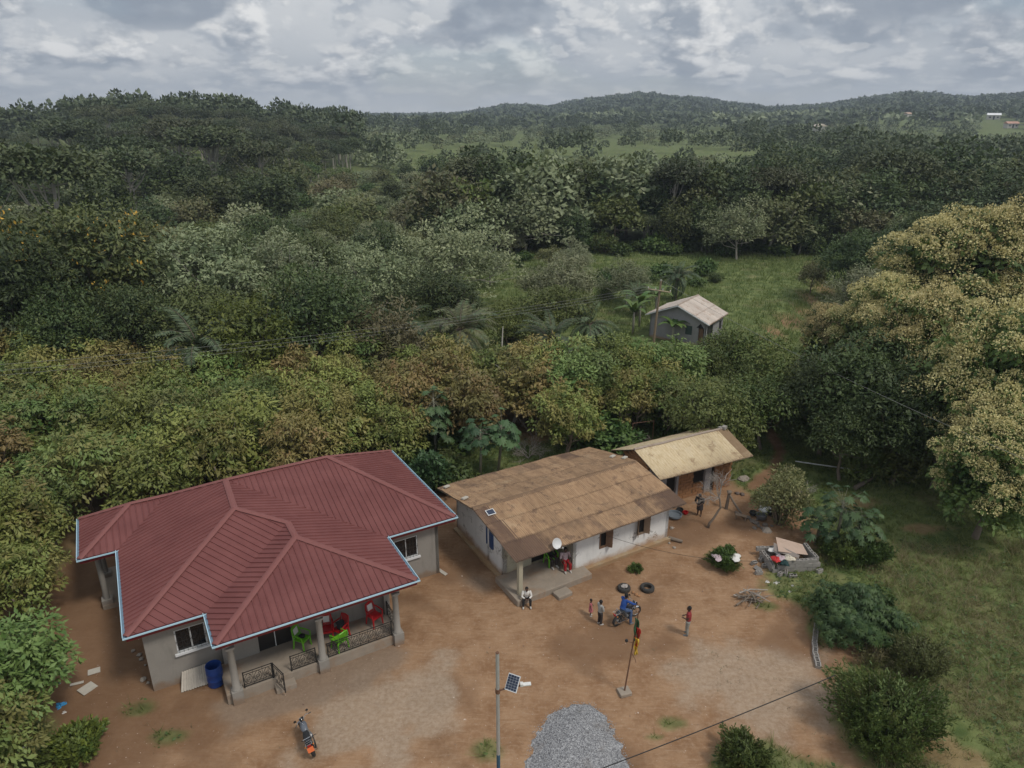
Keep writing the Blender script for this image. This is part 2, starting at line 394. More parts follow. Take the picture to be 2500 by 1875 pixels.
    soil = nmix(nt, nmath(nt, 'MULTIPLY', sp.outputs[2], .85), soil, cem)
    gr = nmix(nt, nramp(nt, n1, .35, .65), (.066, .096, .030), (.155, .182, .068))
    gr = nmix(nt, nmath(nt, 'MULTIPLY', nramp(nt, n4, .54, .66), .45), gr, (.19, .165, .085))
    gr = nmix(nt, nmath(nt, 'MULTIPLY', nramp(nt, n2, .6, .75), .35), gr, (.14, .085, .045))
    col = nmix(nt, sp.outputs[0], gr, soil)
    nt.links.new(col, p.inputs['Base Color']); p.inputs['Roughness'].default_value = .95; p.inputs['Specular IOR Level'].default_value = .15
    hb = nmath(nt, 'ADD', n3, nmath(nt, 'MULTIPLY', n2, 1.2)); nbump(nt, p, hb, .55, .03)
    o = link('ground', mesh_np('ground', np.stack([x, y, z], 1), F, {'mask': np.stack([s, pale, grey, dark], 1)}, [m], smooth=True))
    tag(o, kind='structure')
build_ground()
def gz(x, y):
    x = np.atleast_1d(np.asarray(x, float)); y = np.atleast_1d(np.asarray(y, float))
    near = (np.abs(x) < 60) & (y < 120); s = soil_mask(x, y)
    z = height(x, y) + near * ((fbm(x * 1.1, y * 1.1, 3, 70) - .5) * .09 + (fbm(x * 5, y * 5, 3, 80) - .5) * .035)
    return z + near * (1 - s) * (fbm(x * .7, y * .7, 4, 90) - .35) * .28 * sstep(y, 8, 14)
def GZ(px, py):
    p = G(px, py); z = float(gz(p.x, p.y)[0]); p = G(px, py, z); return Vector((p.x, p.y, z))
# ------------------------------------------------------------------ plants: meshes
RNG = np.random.default_rng(11)
def unit(v): return v / np.maximum(np.linalg.norm(v, axis=-1, keepdims=True), 1e-9)
def leaf_np(c, d, nrm, L, W, fold=.12):
    """c (n,3) leaf base, d long axis, nrm normal, L, W (n,) -> V, F, two triangles each"""
    n = len(c); L = np.broadcast_to(L, (n,))[:, None]; W = np.broadcast_to(W, (n,))[:, None]
    d = unit(d); s = unit(np.cross(d, nrm)); u = np.cross(s, d)
    V = np.stack([c, c + d * L * .48 + s * W * .5 - u * W * fold, c + d * L - u * L * .06, c + d * L * .48 - s * W * .5 - u * W * fold], 1).reshape(-1, 3)
    b = np.arange(n)[:, None] * 4
    return V, np.concatenate([b + [[0, 1, 2]], b + [[0, 2, 3]]], 0)
def sphere_pts(n, rng, zmin=-1.0):
    z = rng.uniform(zmin, 1, n); a = rng.uniform(0, 2 * np.pi, n); r = np.sqrt(1 - z * z)
    return np.stack([r * np.cos(a), r * np.sin(a), z], 1)
def clump_leaves(rng, cc, cr, per, L, droop, flat=.8, up=.35):
    """leaves on the outer shells of clumps centred at cc with radii cr"""
    C = np.repeat(cc, per, 0); Rr = np.repeat(cr, per)[:, None]; n = len(C)
    o = sphere_pts(n, rng, -.45); sh = 1.05 - .4 * rng.random((n, 1)) ** 1.6; pos = C + o * Rr * sh * np.array([1, 1, flat])
    d = unit(o * .7 + rng.normal(0, .6, (n, 3)) + np.array([0, 0, -droop]))
    nr = unit(o * .75 + np.array([0, 0, up + .4]) + rng.normal(0, .32, (n, 3)))
    ln = L * np.clip(np.exp(rng.normal(-.05, .30, n)), .45, 1.7)
    return pos, d, nr, ln
def make_crown(name, rng, R_, Hh, zc, ncl, rcl, per, L, asp, droop, mat, shape='dome', flat=.8, hole=.0, tintpow=1.0, extra=None, zmin=-.45, uneven=.22):
    """crown of many leaf clumps round (0,0,zc): half-width R_, half-height Hh"""
    o = sphere_pts(ncl * 3, rng, zmin)
    keep = []
    for q in o:                                    # spread out
        if all(np.dot(q, k) < 1 - 1.1 / ncl for k in keep[-ncl:]): keep.append(q)
        if len(keep) >= ncl: break
    o = np.array(keep); k = len(o)
    lump = 1 + uneven * np.sin(o[:, 0] * 3.1 + rng.uniform(0, 6)) * np.cos(o[:, 1] * 2.7 + rng.uniform(0, 6)) + rng.normal(0, uneven * .45, k)
    rad = np.where(rng.random(k) < .22, rng.uniform(.35, .7, k), rng.uniform(.82, 1.05, k)) * lump
    cc = o * rad[:, None] * np.array([R_ - rcl * .6, R_ - rcl * .6, Hh - rcl * .5]) + np.array([0, 0, zc])
    if shape == 'flat': cc[:, 2] = zc + (cc[:, 2] - zc) * .6 + .25 * Hh
    cr = rcl * rng.uniform(.65, 1.3, k)
    pos, d, nr, ln = clump_leaves(rng, cc, cr, per, L, droop, flat)
    keepm = rng.random(len(pos)) > hole; pos, d, nr, ln = pos[keepm], d[keepm], nr[keepm], ln[keepm]
    V, F = leaf_np(pos, d, nr, ln, ln * asp)
    ct = np.repeat(rng.uniform(0, 1, k), per)[keepm]
    t = np.clip(.55 * ct + .45 * rng.random(len(pos)), 0, 1) ** tintpow
    tint = np.repeat(t, 4); mats = [mat]; midx = np.zeros(len(F), np.int32)
    # inner fill added to block light: large leaves, darkest tint deepening the crown's gaps
    ni = ncl * 6; oi = sphere_pts(ni, rng, zmin); pi_ = oi * rng.uniform(.35, .78, (ni, 1)) * np.array([R_, R_, Hh]) + np.array([0, 0, zc + (.15 * Hh if shape == 'flat' else 0)]); li = rng.uniform(1.2, 1.9, ni) * max(L, R_ * .075)
    Vi, Fi = leaf_np(pi_, rng.normal(0, 1, (ni, 3)) * [1, 1, .6], unit(oi + rng.normal(0, .5, (ni, 3))), li, li * .6); F = np.concatenate([F, Fi + len(V)]); V = np.concatenate([V, Vi]); tint = np.concatenate([tint, np.zeros(len(Vi))]); midx = np.zeros(len(F), np.int32)
    if extra is not None:                          # flower or young-leaf sprays on the outer clumps
        m2, frac, per2, L2, asp2, rr = extra
        sel = np.where((rng.random(k) < frac * sstep(o[:, 2], -.55, .25)))[0]
        if len(sel):
            oo = unit(o[sel] + np.array([0, 0, .5])); c2 = cc[sel] + oo * cr[sel][:, None] * .75
            p2, d2, n2, l2 = clump_leaves(rng, c2, cr[sel] * rr, per2, L2, -.5, .75, .5)
            V2, F2 = leaf_np(p2, d2, n2, l2, l2 * asp2)
            F = np.concatenate([F, F2 + len(V)]); V = np.concatenate([V, V2]); tint = np.concatenate([tint, np.repeat(rng.random(len(p2)), 4)])
            mats.append(m2); midx = np.concatenate([midx, np.ones(len(F2), np.int32)])
    return mesh_np(name, V, F, {'tint': tint}, mats, midx), cc
def make_trunk(name, rng, zc, cc, r0, nlimb, mat, lean=.3, low=.35, base=None, sides=6, multi=1):
    mb = MB()
    for q in range(multi):
        off = Vector((0, 0, 0)) if multi == 1 else Vector((rng.normal(0, .12), rng.normal(0, .12), 0))
        top = Vector((rng.normal(0, lean), rng.normal(0, lean), zc)) + off * 6
        pts = [off + Vector((0, 0, -.25))]
        for t in (.0, .25, .5, .75, 1.0): pts.append(off.lerp(top, t) + Vector((rng.normal(0, lean * .25), rng.normal(0, lean * .25), 0)) * (t > 0) + Vector((0, 0, .05 if t == 0 else 0)))
        mb.tube(pts, [r0 * 1.35, r0 * 1.1, r0 * .85, r0 * .72, r0 * .6, r0 * .42], sides)
        sel = rng.choice(len(cc), min(nlimb, len(cc)), replace=False)
        for s in sel:
            e = Vector(cc[s]); t = rng.uniform(low, .95); st = off.lerp(top, t); md = st.lerp(e, .5) + Vector((rng.normal(0, .15), rng.normal(0, .15), -.12 * (e - st).length))
            rr = r0 * (.5 - .25 * t); mb.tube([st, md, e], [rr, rr * .7, rr * .3], 5, cap=False)
    m = bpy.data.meshes.new(name); m.from_pydata(mb.v, [], mb.f); m.materials.append(mat)
    m.polygons.foreach_set('use_smooth', [True] * len(m.polygons)); m.update()
    return m
BARK = plain('bark', (.17, .135, .105), .9, var=.4, scale=3, bump=.6)
BARK_PALE = plain('bark_pale', (.36, .33, .29), .9, var=.3, scale=3, bump=.5)
TWIG = plain('dead_wood', (.30, .265, .235), .9, var=.3, scale=5)
LF = dict(
    cocoa=foliage('cocoa_leaf', (.088, .125, .024), (.262, .285, .075), (.24, .13, .06), .40, cscale=.7),
    cocoag=foliage('cocoa_leaf_green', (.066, .120, .026), (.20, .255, .075), (.20, .14, .05), .45, cscale=.9),
    cocoab=foliage('cocoa_leaf_brown', (.115, .112, .030), (.245, .212, .072), (.215, .115, .055), .5, cscale=1.0),
    dark=foliage('dark_leaf', (.026, .048, .015), (.082, .112, .034), (.12, .125, .035), .4),
    mango=foliage('green_leaf', (.042, .078, .018), (.130, .175, .044), (.15, .15, .04), .4),
    lime=foliage('lime_leaf', (.065, .095, .014), (.155, .175, .032), None),
    grey=foliage('grey_green_leaf', (.105, .135, .064), (.265, .290, .158), (.20, .19, .12), .5),
    olive=foliage('olive_leaf', (.068, .086, .030), (.180, .185, .074), (.16, .12, .07), .5),
    palm=foliage('palm_leaflet', (.034, .064, .028), (.125, .165, .085), (.20, .16, .08), .35),
    papaya=foliage('papaya_leaf', (.028, .066, .024), (.078, .135, .050), None),
    bush=foliage('bush_leaf', (.045, .076, .018), (.135, .160, .046), (.14, .11, .04), .4),
    lowg=foliage('low_leaf', (.036, .075, .018), (.10, .145, .035), None),
    cassava=foliage('cassava_leaf', (.026, .060, .018), (.092, .145, .045), (.10, .14, .04), .5),
    forest=foliage('forest_leaf', (.030, .050, .020), (.100, .122, .048), (.10, .095, .05), .5, objvar=.35),
    tan=foliage('tan_blossom', (.42, .345, .145), (.60, .53, .285), None, objvar=.08, rough=.8),
    gold=foliage('yellow_blossom', (.42, .27, .03), (.58, .40, .08), None, rough=.8),
    banana=foliage('banana_leaf', (.05, .10, .02), (.15, .20, .05), None),
)
def kind_meshes(name, nvar, seed, mat, bark, **k):
    out = []
    tk = {a: k.pop(a) for a in ('r0', 'nlimb', 'lean', 'low', 'multi') if a in k}
    for i in range(nvar):
        rng = np.random.default_rng(seed + i * 7)
        kk = dict(k); kk['R_'] = k['R_'] * rng.uniform(.9, 1.1); kk['Hh'] = k['Hh'] * rng.uniform(.9, 1.12)
        c, cc = make_crown(name + '_crown', rng, mat=mat, **kk)
        t = make_trunk(name + '_trunk', rng, kk['zc'], cc, mat=bark, **tk)
        out.append((c, t))
    return out
K = {}
_co = dict(R_=1.85, Hh=2.0, zc=2.55, ncl=44, rcl=.46, per=112, L=.205, asp=.44, droop=.75, r0=.07, nlimb=9, lean=.25, low=.25, multi=2, zmin=-.55)
K['cocoa'] = kind_meshes('cocoa', 4, 100, LF['cocoa'], BARK, **_co)
K['cocoag'] = kind_meshes('cocoa', 3, 140, LF['cocoag'], BARK, **_co)
K['cocoab'] = kind_meshes('cocoa', 3, 170, LF['cocoab'], BARK, **_co)
K['dark'] = kind_meshes('broadleaf', 4, 200, LF['dark'], BARK, R_=4.4, Hh=4.2, zc=6.0, ncl=90, rcl=.95, per=125, L=.32, asp=.42, droop=.35, r0=.24, nlimb=14, lean=.5)
K['mango'] = kind_meshes('mango', 3, 240, LF['mango'], BARK, R_=3.4, Hh=3.0, zc=4.2, ncl=75, rcl=.75, per=105, L=.27, asp=.40, droop=.5, r0=.17, nlimb=10, lean=.3, zmin=-.6)
K['lime'] = kind_meshes('lime_tree', 2, 260, LF['lime'], BARK, R_=3.4, Hh=2.8, zc=4.4, ncl=75, rcl=.72, per=105, L=.27, asp=.42, droop=.4, r0=.17, nlimb=10, lean=.3, zmin=-.5)
K['grey'] = kind_meshes('savanna', 4, 300, LF['grey'], BARK_PALE, R_=3.9, Hh=3.1, zc=4.1, ncl=95, rcl=.72, per=105, L=.22, asp=.5, droop=.1, r0=.15, nlimb=16, lean=.4, uneven=.26, zmin=-.55)
K['olive'] = kind_meshes('olive', 3, 340, LF['olive'], BARK, R_=3.4, Hh=2.9, zc=4.0, ncl=75, rcl=.7, per=70, L=.30, asp=.40, droop=.3, r0=.16, nlimb=14, lean=.4, hole=.1)
K['forest'] = kind_meshes('forest', 5, 400, LF['forest'], BARK_PALE, R_=5.6, Hh=3.6, zc=12.0, ncl=75, rcl=1.35, per=42, L=.85, asp=.55, droop=.15, r0=.38, nlimb=14, lean=.8, low=.55, shape='flat', uneven=.3, zmin=-.3)
K['gold'] = kind_meshes('gold', 2, 440, LF['dark'], BARK, R_=5.6, Hh=5.4, zc=7.6, ncl=150, rcl=1.05, per=125, L=.36, asp=.40, droop=.5, r0=.32, nlimb=18, lean=.6, extra=(LF['gold'], .22, 10, .26, .6, .7), uneven=.28)
K['tan'] = kind_meshes('blossom', 3, 460, LF['mango'], BARK, R_=5.4, Hh=5.9, zc=7.4, ncl=200, rcl=.85, per=64, L=.46, asp=.55, droop=.4, r0=.32, nlimb=16, lean=.6, extra=(LF['tan'], .86, 350, .13, .85, 1.10), zmin=-.7, uneven=.16)
K['bush'] = kind_meshes('bush', 3, 500, LF['bush'], BARK, R_=1.5, Hh=1.25, zc=1.15, ncl=60, rcl=.42, per=60, L=.19, asp=.36, droop=-.4, r0=.05, nlimb=16, lean=.2, low=.1, multi=3, zmin=-.8)
K['low'] = kind_meshes('low_shrub', 3, 540, LF['lowg'], BARK, R_=1.3, Hh=.9, zc=.75, ncl=40, rcl=.42, per=42, L=.26, asp=.55, droop=.1, r0=.04, nlimb=8, lean=.15, low=.1, zmin=-.7)
# lean copies for the middle distance: one mesh each, crown and trunk together
def lean_kind(name, nvar, seed, mat, bark, r0, nlimb, lean=.4, **k):
    out = []
    for i in range(nvar):
        rng = np.random.default_rng(seed + i * 5)
        c, cc = make_crown(name, rng, mat=mat, **k); t = make_trunk('t', rng, k['zc'], cc, r0, nlimb, bark, lean, .45, sides=5)
        bm = bmesh.new(); bm.from_mesh(t)
        for f in bm.faces: f.material_index = 1
        bmesh.ops.triangulate(bm, faces=bm.faces); bm.to_mesh(t); bm.free()
        nv = len(c.vertices); V = np.empty(nv * 3, np.float32); c.vertices.foreach_get('co', V); F = np.empty(len(c.loops), np.int32); c.loops.foreach_get('vertex_index', F)
        V2 = np.empty(len(t.vertices) * 3, np.float32); t.vertices.foreach_get('co', V2); F2 = np.empty(len(t.loops), np.int32); t.loops.foreach_get('vertex_index', F2)
        tint = np.empty(nv, np.float32); c.attributes['tint'].data.foreach_get('value', tint)
        m = mesh_np(name, np.concatenate([V, V2]).reshape(-1, 3), np.concatenate([F, F2 + nv]).reshape(-1, 3), {'tint': np.concatenate([tint, np.full(len(V2) // 3, .5)])}, [mat, bark],
                    np.concatenate([np.zeros(len(F) // 3), np.ones(len(F2) // 3)]))
        bpy.data.meshes.remove(t); bpy.data.meshes.remove(c); out.append(m)
    return out
LK = {}
LK['dark'] = lean_kind('broadleaf_tree', 4, 600, LF['dark'], BARK_PALE, .26, 10, R_=4.4, Hh=4.8, zc=5.9, ncl=80, rcl=1.05, per=58, L=.52, asp=.5, droop=.2, uneven=.32, zmin=-.75)
LK['grey'] = lean_kind('woodland_tree', 4, 640, LF['grey'], BARK_PALE, .16, 9, R_=3.6, Hh=2.7, zc=3.6, ncl=52, rcl=.8, per=48, L=.40, asp=.55, droop=.1, uneven=.3, zmin=-.6)
LK['forest'] = lean_kind('forest_tree', 5, 680, LF['forest'], BARK_PALE, .36, 12, R_=5.4, Hh=3.8, zc=12.5, ncl=66, rcl=1.35, per=66, L=.56, asp=.55, droop=.15, shape='flat', uneven=.32, zmin=-.3)
LK['olive'] = lean_kind('olive_tree', 3, 720, LF['olive'], BARK_PALE, .18, 10, R_=3.6, Hh=3.2, zc=4.0, ncl=50, rcl=.85, per=46, L=.42, asp=.5, droop=.2, uneven=.3)
LK['lime'] = lean_kind('bright_tree', 2, 740, LF['mango'], BARK, .18, 8, R_=3.6, Hh=3.2, zc=4.0, ncl=50, rcl=.85, per=46, L=.42, asp=.5, droop=.2, uneven=.3)
# oil palm
def make_palm(seed, nf=26, Lf=4.2, th=2.2):
    rng = np.random.default_rng(seed); mb = MB(); P = []; D = []; Nn = []; LL = []
    mb.tube([(0, 0, -.2), (0, 0, th * .5), (0, 0, th)], [.34, .3, .34], 8)
    for i in range(nf):
        a = i * 2.39996 + rng.normal(0, .1); el = R(rng.uniform(8, 84)) if i > 5 else R(-20); L = Lf * rng.uniform(.8, 1.1)
        d = np.array([math.cos(a), math.sin(a), 0.]); p = np.array([0, 0, th]); pts = []; e = el
        ns = 18
        for k in range(ns + 1):
            pts.append(p.copy()); p = p + (d * math.cos(e) + np.array([0, 0, math.sin(e)])) * L / ns; e -= R(4.2 + 2.6 * k / ns) * (1.25 - .3 * math.sin(el))
        pts = np.array(pts); mb.tube([tuple(q) for q in pts[::3]], [.035, .03, .025, .02, .014, .01, .006][:len(pts[::3])], 4, cap=False)
        for k in range(3, ns + 1):
            t = unit((pts[k] - pts[k - 1])[None])[0]; s = np.array([-d[1], d[0], 0.]); u = np.cross(s, t)
            for j in range(3):
                for sg in (-1, 1):
                    P.append(pts[k - 1] + (pts[k] - pts[k - 1]) * j / 3); D.append(s * sg + t * .75 + u * rng.normal(.15, .2) + np.array([0, 0, -.28])); Nn.append(u); LL.append(.78 * math.sin(math.pi * (.12 + .82 * k / ns)) ** .6 * rng.uniform(.8, 1.1))
    P, D, Nn, LL = map(np.array, (P, D, Nn, LL)); V, F = leaf_np(P, D, Nn, LL, .085, .3)
    crown = mesh_np('palm_fronds', V, F, {'tint': np.repeat(RNG.random(len(P)), 4)}, [LF['palm']])
    m = bpy.data.meshes.new('palm_trunk'); m.from_pydata(mb.v, [], mb.f); m.materials.append(BARK); m.update()
    return crown, m
K['palm'] = [make_palm(1, 30, 4.4, 4.0), make_palm(2, 34, 4.8, 4.3), make_palm(3, 28, 4.2, 3.6)]
# bare tree
def make_bare(seed, Hh=4.0, r0=.09, mat=TWIG, spread=.55, depth=5, lean=(0, 0)):
    rng = np.random.default_rng(seed); mb = MB()
    def grow(p, d, L, r, n):
        q = p; pts = [p]
        for k in range(3):
            d = (d + Vector(rng.normal(0, .13, 3))).normalized(); q = q + d * L / 3; pts.append(q)
        mb.tube(pts, [r, r * .88, r * .76, r * .62], 5 if r > .02 else 3, cap=False)
        if n == 0: return
        for k in range(2 if n < depth else 3):
            nd_ = (d + Vector(rng.normal(0, spread, 3)) + Vector((0, 0, .10))).normalized()
            grow(pts[-1] if k < 2 else pts[2], nd_, L * rng.uniform(.6, .85), r * rng.uniform(.5, .68), n - 1)
    grow(Vector((0, 0, -.1)), Vector((lean[0], lean[1], 1)).normalized(), Hh * .36, r0, depth)
    m = bpy.data.meshes.new('bare_branches'); m.from_pydata(mb.v, [], mb.f); m.materials.append(mat); m.update()
    return m
K['bare'] = [make_bare(5, 9, .16), make_bare(6, 8, .13, spread=.7)]
# ------------------------------------------------------------------ building materials
def wall_mat(name, col, dirtcol=(.30, .17, .09), base=.45, mould=.0, basecol=None):
    m, nt, p, out = mat_base(name)
    ge = nd(nt, 'ShaderNodeNewGeometry'); v = ge.outputs['Position']; sp = nd(nt, 'ShaderNodeSeparateXYZ'); nt.links.new(v, sp.inputs[0])
    n1 = nnoise(nt, v, 1.3, 7, .6, .2); n2 = nnoise(nt, v, 9, 6, .65)
    vs = nd(nt, 'ShaderNodeVectorMath', operation='MULTIPLY'); nt.links.new(v, vs.inputs[0]); vs.inputs[1].default_value = (3, 3, .5)
    n3 = nnoise(nt, vs.outputs[0], 1.6, 6, .6)
    c = nmix(nt, n1, tuple(q * .80 for q in col), tuple(min(1, q * 1.12) for q in col))
    c = nmix(nt, nmath(nt, 'MULTIPLY', nramp(nt, n3, .52, .75), .4), c, tuple(q * .62 for q in col))
    if mould: c = nmix(nt, nmath(nt, 'MULTIPLY', nmath(nt, 'MULTIPLY', nramp(nt, n1, .53, .66), nramp(nt, n2, .45, .6)), mould), c, (.05, .045, .04))
    # earth splashed up from the ground by rain
    h = nmath(nt, 'ADD', sp.outputs[2], nmath(nt, 'MULTIPLY', nmath(nt, 'SUBTRACT', n1, .5), -.9))
    f = nd(nt, 'ShaderNodeMapRange', interpolation_type='SMOOTHSTEP'); nt.links.new(h, f.inputs[0]); f.inputs[1].default_value = base; f.inputs[2].default_value = base * .15
    c = nmix(nt, nmath(nt, 'MULTIPLY', f.outputs[0], .85), c, dirtcol)
    nt.links.new(c, p.inputs['Base Color']); p.inputs['Roughness'].default_value = .92; p.inputs['Specular IOR Level'].default_value = .2
    nbump(nt, p, n2, .35, .02)
    return m
M_RENDER = wall_mat('cement_render', (.275, .255, .23), (.22, .15, .10), .42, .15)
M_WHITE = wall_mat('whitewash', (.70, .70, .69), (.34, .20, .10), .62, .75)
M_CREAM = wall_mat('cream_wall', (.42, .385, .29), (.30, .18, .09), .5, .3)
M_GREYW = wall_mat('grey_block_wall', (.30, .29, .30), (.30, .2, .12), .3)
M_CEMENT = plain('cement_slab', (.27, .225, .18), .95, var=.25, scale=3, bump=.3, dirt=(.25, .14, .07), dirt_amt=.6)
M_MUDBRICK = plain('mud_brick', (.30, .155, .075), .95, var=.3, scale=5, bump=.5, dirt=(.17, .09, .05))
M_MORTAR = plain('mud_mortar', (.21, .125, .07), .95, var=.2, scale=6, bump=.3)
M_BLOCK = plain('concrete_block', (.29, .27, .25), .95, var=.25, scale=7, bump=.6, dirt=(.13, .115, .10))
M_ROOMSHADE = plain('painted_room_shade', (.018, .016, .015), .9, var=.1)  # near-black colour that stands in for the shade inside rooms and openings
M_IRON = plain('black_iron', (.022, .021, .02), .55, var=.2)
M_FASC = plain('red_fascia', (.17, .018, .020), .5, var=.12)
M_GUT = plain('pale_blue_gutter', (.42, .60, .70), .4, var=.10, spec=.5)
M_GUTIN = plain('gutter_channel', (.13, .20, .27), .5, var=.2)
M_ALU = plain('white_aluminium', (.62, .63, .64), .4, var=.06)
M_WOOD = plain('weathered_wood', (.23, .165, .115), .85, var=.35, scale=4, bump=.3)
M_WOODD = plain('brown_shutter', (.17, .10, .062), .8, var=.3, scale=4)
M_BLUED = plain('blue_shutter', (.028, .060, .16), .6, var=.25)
def glass_mat():
    m, nt, p, out = mat_base('dark_glass'); p.inputs['Base Color'].default_value = (.012, .013, .015, 1); p.inputs['Roughness'].default_value = .12
    p.inputs['Specular IOR Level'].default_value = .5; return m
M_GLASS = glass_mat()
def roof_red():
    m, nt, p, out = mat_base('red_roof_sheet')
    ge = nd(nt, 'ShaderNodeNewGeometry'); oi = nd(nt, 'ShaderNodeObjectInfo'); v = ge.outputs['Position']
    n1 = nramp(nt, nnoise(nt, v, .7, 7, .65), .3, .7); n2 = nnoise(nt, v, 14, 5, .7)
    c = nmix(nt, n1, (.128, .040, .037), (.172, .060, .055))
    c = nmix(nt, nmath(nt, 'MULTIPLY', nramp(nt, n2, .5, .8), .35), c, (.215, .088, .076))
    c = nmix(nt, nmath(nt, 'MULTIPLY', oi.outputs['Random'], .32), c, (.122, .036, .034))
    nt.links.new(c, p.inputs['Base Color']); p.inputs['Roughness'].default_value = .6; p.inputs['Specular IOR Level'].default_value = .28
    return m
M_ROOF = roof_red()
M_CAP = plain('red_ridge_cap', (.178, .062, .055), .6, var=.15, scale=3)
def rust_mat(name, c1, c2, dark, pale, edge, streak=1.0, waves=108):
    """old zinc: per-sheet age, rust in streaks along the slope"""
    m, nt, p, out = mat_base(name)
    at = nd(nt, 'ShaderNodeAttribute', attribute_name='sheet'); sp = nd(nt, 'ShaderNodeSeparateColor'); nt.links.new(at.outputs['Color'], sp.inputs[0])
    oi = nd(nt, 'ShaderNodeObjectInfo')
    cb = nd(nt, 'ShaderNodeCombineXYZ'); nt.links.new(nmath(nt, 'MULTIPLY', sp.outputs[0], 22.0), cb.inputs[0]); nt.links.new(nmath(nt, 'MULTIPLY', sp.outputs[1], 2.2), cb.inputs[1])
    n1 = nnoise(nt, cb.outputs[0], 3.0, 6, .65, .2)
    ge = nd(nt, 'ShaderNodeNewGeometry'); v = ge.outputs['Position']; n2 = nnoise(nt, v, .8, 8, .65, .4); n3 = nnoise(nt, v, 11, 6, .7)
    c = nmix(nt, nramp(nt, n1, .3, .7), c1, c2)
    c = nmix(nt, nmath(nt, 'MULTIPLY', nramp(nt, n2, .55, .72), .5), c, pale)
    n5 = nnoise(nt, v, 1.7, 9, .7, .6); c = nmix(nt, nmath(nt, 'MULTIPLY', nramp(nt, n5, .53, .66), .7), c, dark)
    # weathered end of each sheet and the dark film that spreads from the eave
    ew = nmath(nt, 'ADD', nmath(nt, 'MULTIPLY', at.outputs['Alpha'], edge), nmath(nt, 'MULTIPLY', nmath(nt, 'SUBTRACT', n1, .5), .9 * streak))
    c = nmix(nt, nmath(nt, 'MULTIPLY', nramp(nt, ew, .30, .75), .92), c, dark)
    c = nmix(nt, nmath(nt, 'MULTIPLY', nramp(nt, n3, .58, .8), .35), c, tuple(q * .55 for q in c1))
    c = nmix(nt, nmath(nt, 'MULTIPLY', nramp(nt, nmath(nt, 'ADD', sp.outputs[2], nmath(nt, 'MULTIPLY', nmath(nt, 'SUBTRACT', n2, .5), 1.6)), .25, .8), .85), c, dark)
    c = nmix(nt, nmath(nt, 'MULTIPLY', nramp(nt, nmath(nt, 'ADD', at.outputs['Alpha'], nmath(nt, 'MULTIPLY', nmath(nt, 'SUBTRACT', n3, .5), .25)), .93, 1.0), .55), c, tuple(q * .7 for q in dark))  # thin dark line paints the overlap shadow at each sheet's lower end
    vw = nd(nt, 'ShaderNodeMath', operation='SINE'); nt.links.new(nmath(nt, 'MULTIPLY', sp.outputs[0], waves * 6.2832), vw.inputs[0]); c = nmix(nt, nmath(nt, 'MULTIPLY', nramp(nt, vw.outputs[0], .1, -.9), .22), c, dark)  # corrugation painted in as darker stripes, standing in for its shading
    hs = nd(nt, 'ShaderNodeHueSaturation'); nt.links.new(c, hs.inputs['Color']); nt.links.new(nmath(nt, 'ADD', nmath(nt, 'MULTIPLY', oi.outputs['Random'], .20), .90), hs.inputs['Value'])
    nt.links.new(hs.outputs[0], p.inputs['Base Color']); p.inputs['Roughness'].default_value = .72; p.inputs['Metallic'].default_value = .0; p.inputs['Specular IOR Level'].default_value = .3
    return m
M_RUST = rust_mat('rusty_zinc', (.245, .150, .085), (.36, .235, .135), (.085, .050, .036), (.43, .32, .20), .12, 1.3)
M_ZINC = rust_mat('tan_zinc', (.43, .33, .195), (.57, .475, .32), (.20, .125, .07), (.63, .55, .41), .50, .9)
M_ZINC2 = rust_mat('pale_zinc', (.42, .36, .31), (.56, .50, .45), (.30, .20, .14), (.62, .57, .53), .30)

# ------------------------------------------------------------------ building helpers
def wall(parent, a, b, z0, z1, t=.16, mat=None, holes=(), name='wall', z1b=None):
    """upright wall from a to b; holes: (s0, s1, zlow, zhigh) along it; z1b: height at b if the top slopes"""
    a = Vector((*a, 0)); b = Vector((*b, 0)); d = b - a; L = d.length; d.normalize(); nrm = Vector((-d.y, d.x, 0)); z1b = z1 if z1b is None else z1b
    ss_ = sorted({0.0, L, *[h[0] for h in holes], *[h[1] for h in holes]}); zz = sorted({z0, z1, *[h[2] for h in holes], *[h[3] for h in holes]})
    mb = MB()
    for i in range(len(ss_) - 1):
        for j in range(len(zz) - 1):
            sm = (ss_[i] + ss_[i + 1]) / 2; zm = (zz[j] + zz[j + 1]) / 2
            if any(h[0] < sm < h[1] and h[2] < zm < h[3] for h in holes): continue
            def top(s, z): return z if z < z1 - 1e-6 else z1 + (z1b - z1) * s / L
            vs = []
            for q in (0, t):
                for s, z in ((ss_[i], zz[j]), (ss_[i + 1], zz[j]), (ss_[i + 1], zz[j + 1]), (ss_[i], zz[j + 1])):
                    w_ = a + d * s + nrm * q; vs.append((w_.x, w_.y, top(s, z)))
            mb.add(vs, [(0, 1, 2, 3), (7, 6, 5, 4), (1, 0, 4, 5), (2, 1, 5, 6), (3, 2, 6, 7), (0, 3, 7, 4)])
    o = mb.build(name, mat, parent)
    bm = bmesh.new(); bm.from_mesh(o.data); bmesh.ops.remove_doubles(bm, verts=bm.verts, dist=.0005)
    seen = {}
    for f in bm.faces: seen.setdefault(tuple(sorted(v.index for v in f.verts)), []).append(f)
    bmesh.ops.delete(bm, geom=[f for fs in seen.values() if len(fs) > 1 for f in fs], context='FACES_ONLY'); bm.to_mesh(o.data); bm.free()
    return o
def clip(poly, f):
    """keep the part of a 3D polygon where f(p) >= 0"""
    out = []
    for i, p in enumerate(poly):
        q = poly[(i + 1) % len(poly)]; a, b = f(p), f(q)
        if a >= 0: out.append(p)
        if (a >= 0) != (b >= 0): out.append(p.lerp(q, a / (a - b)))
    return out
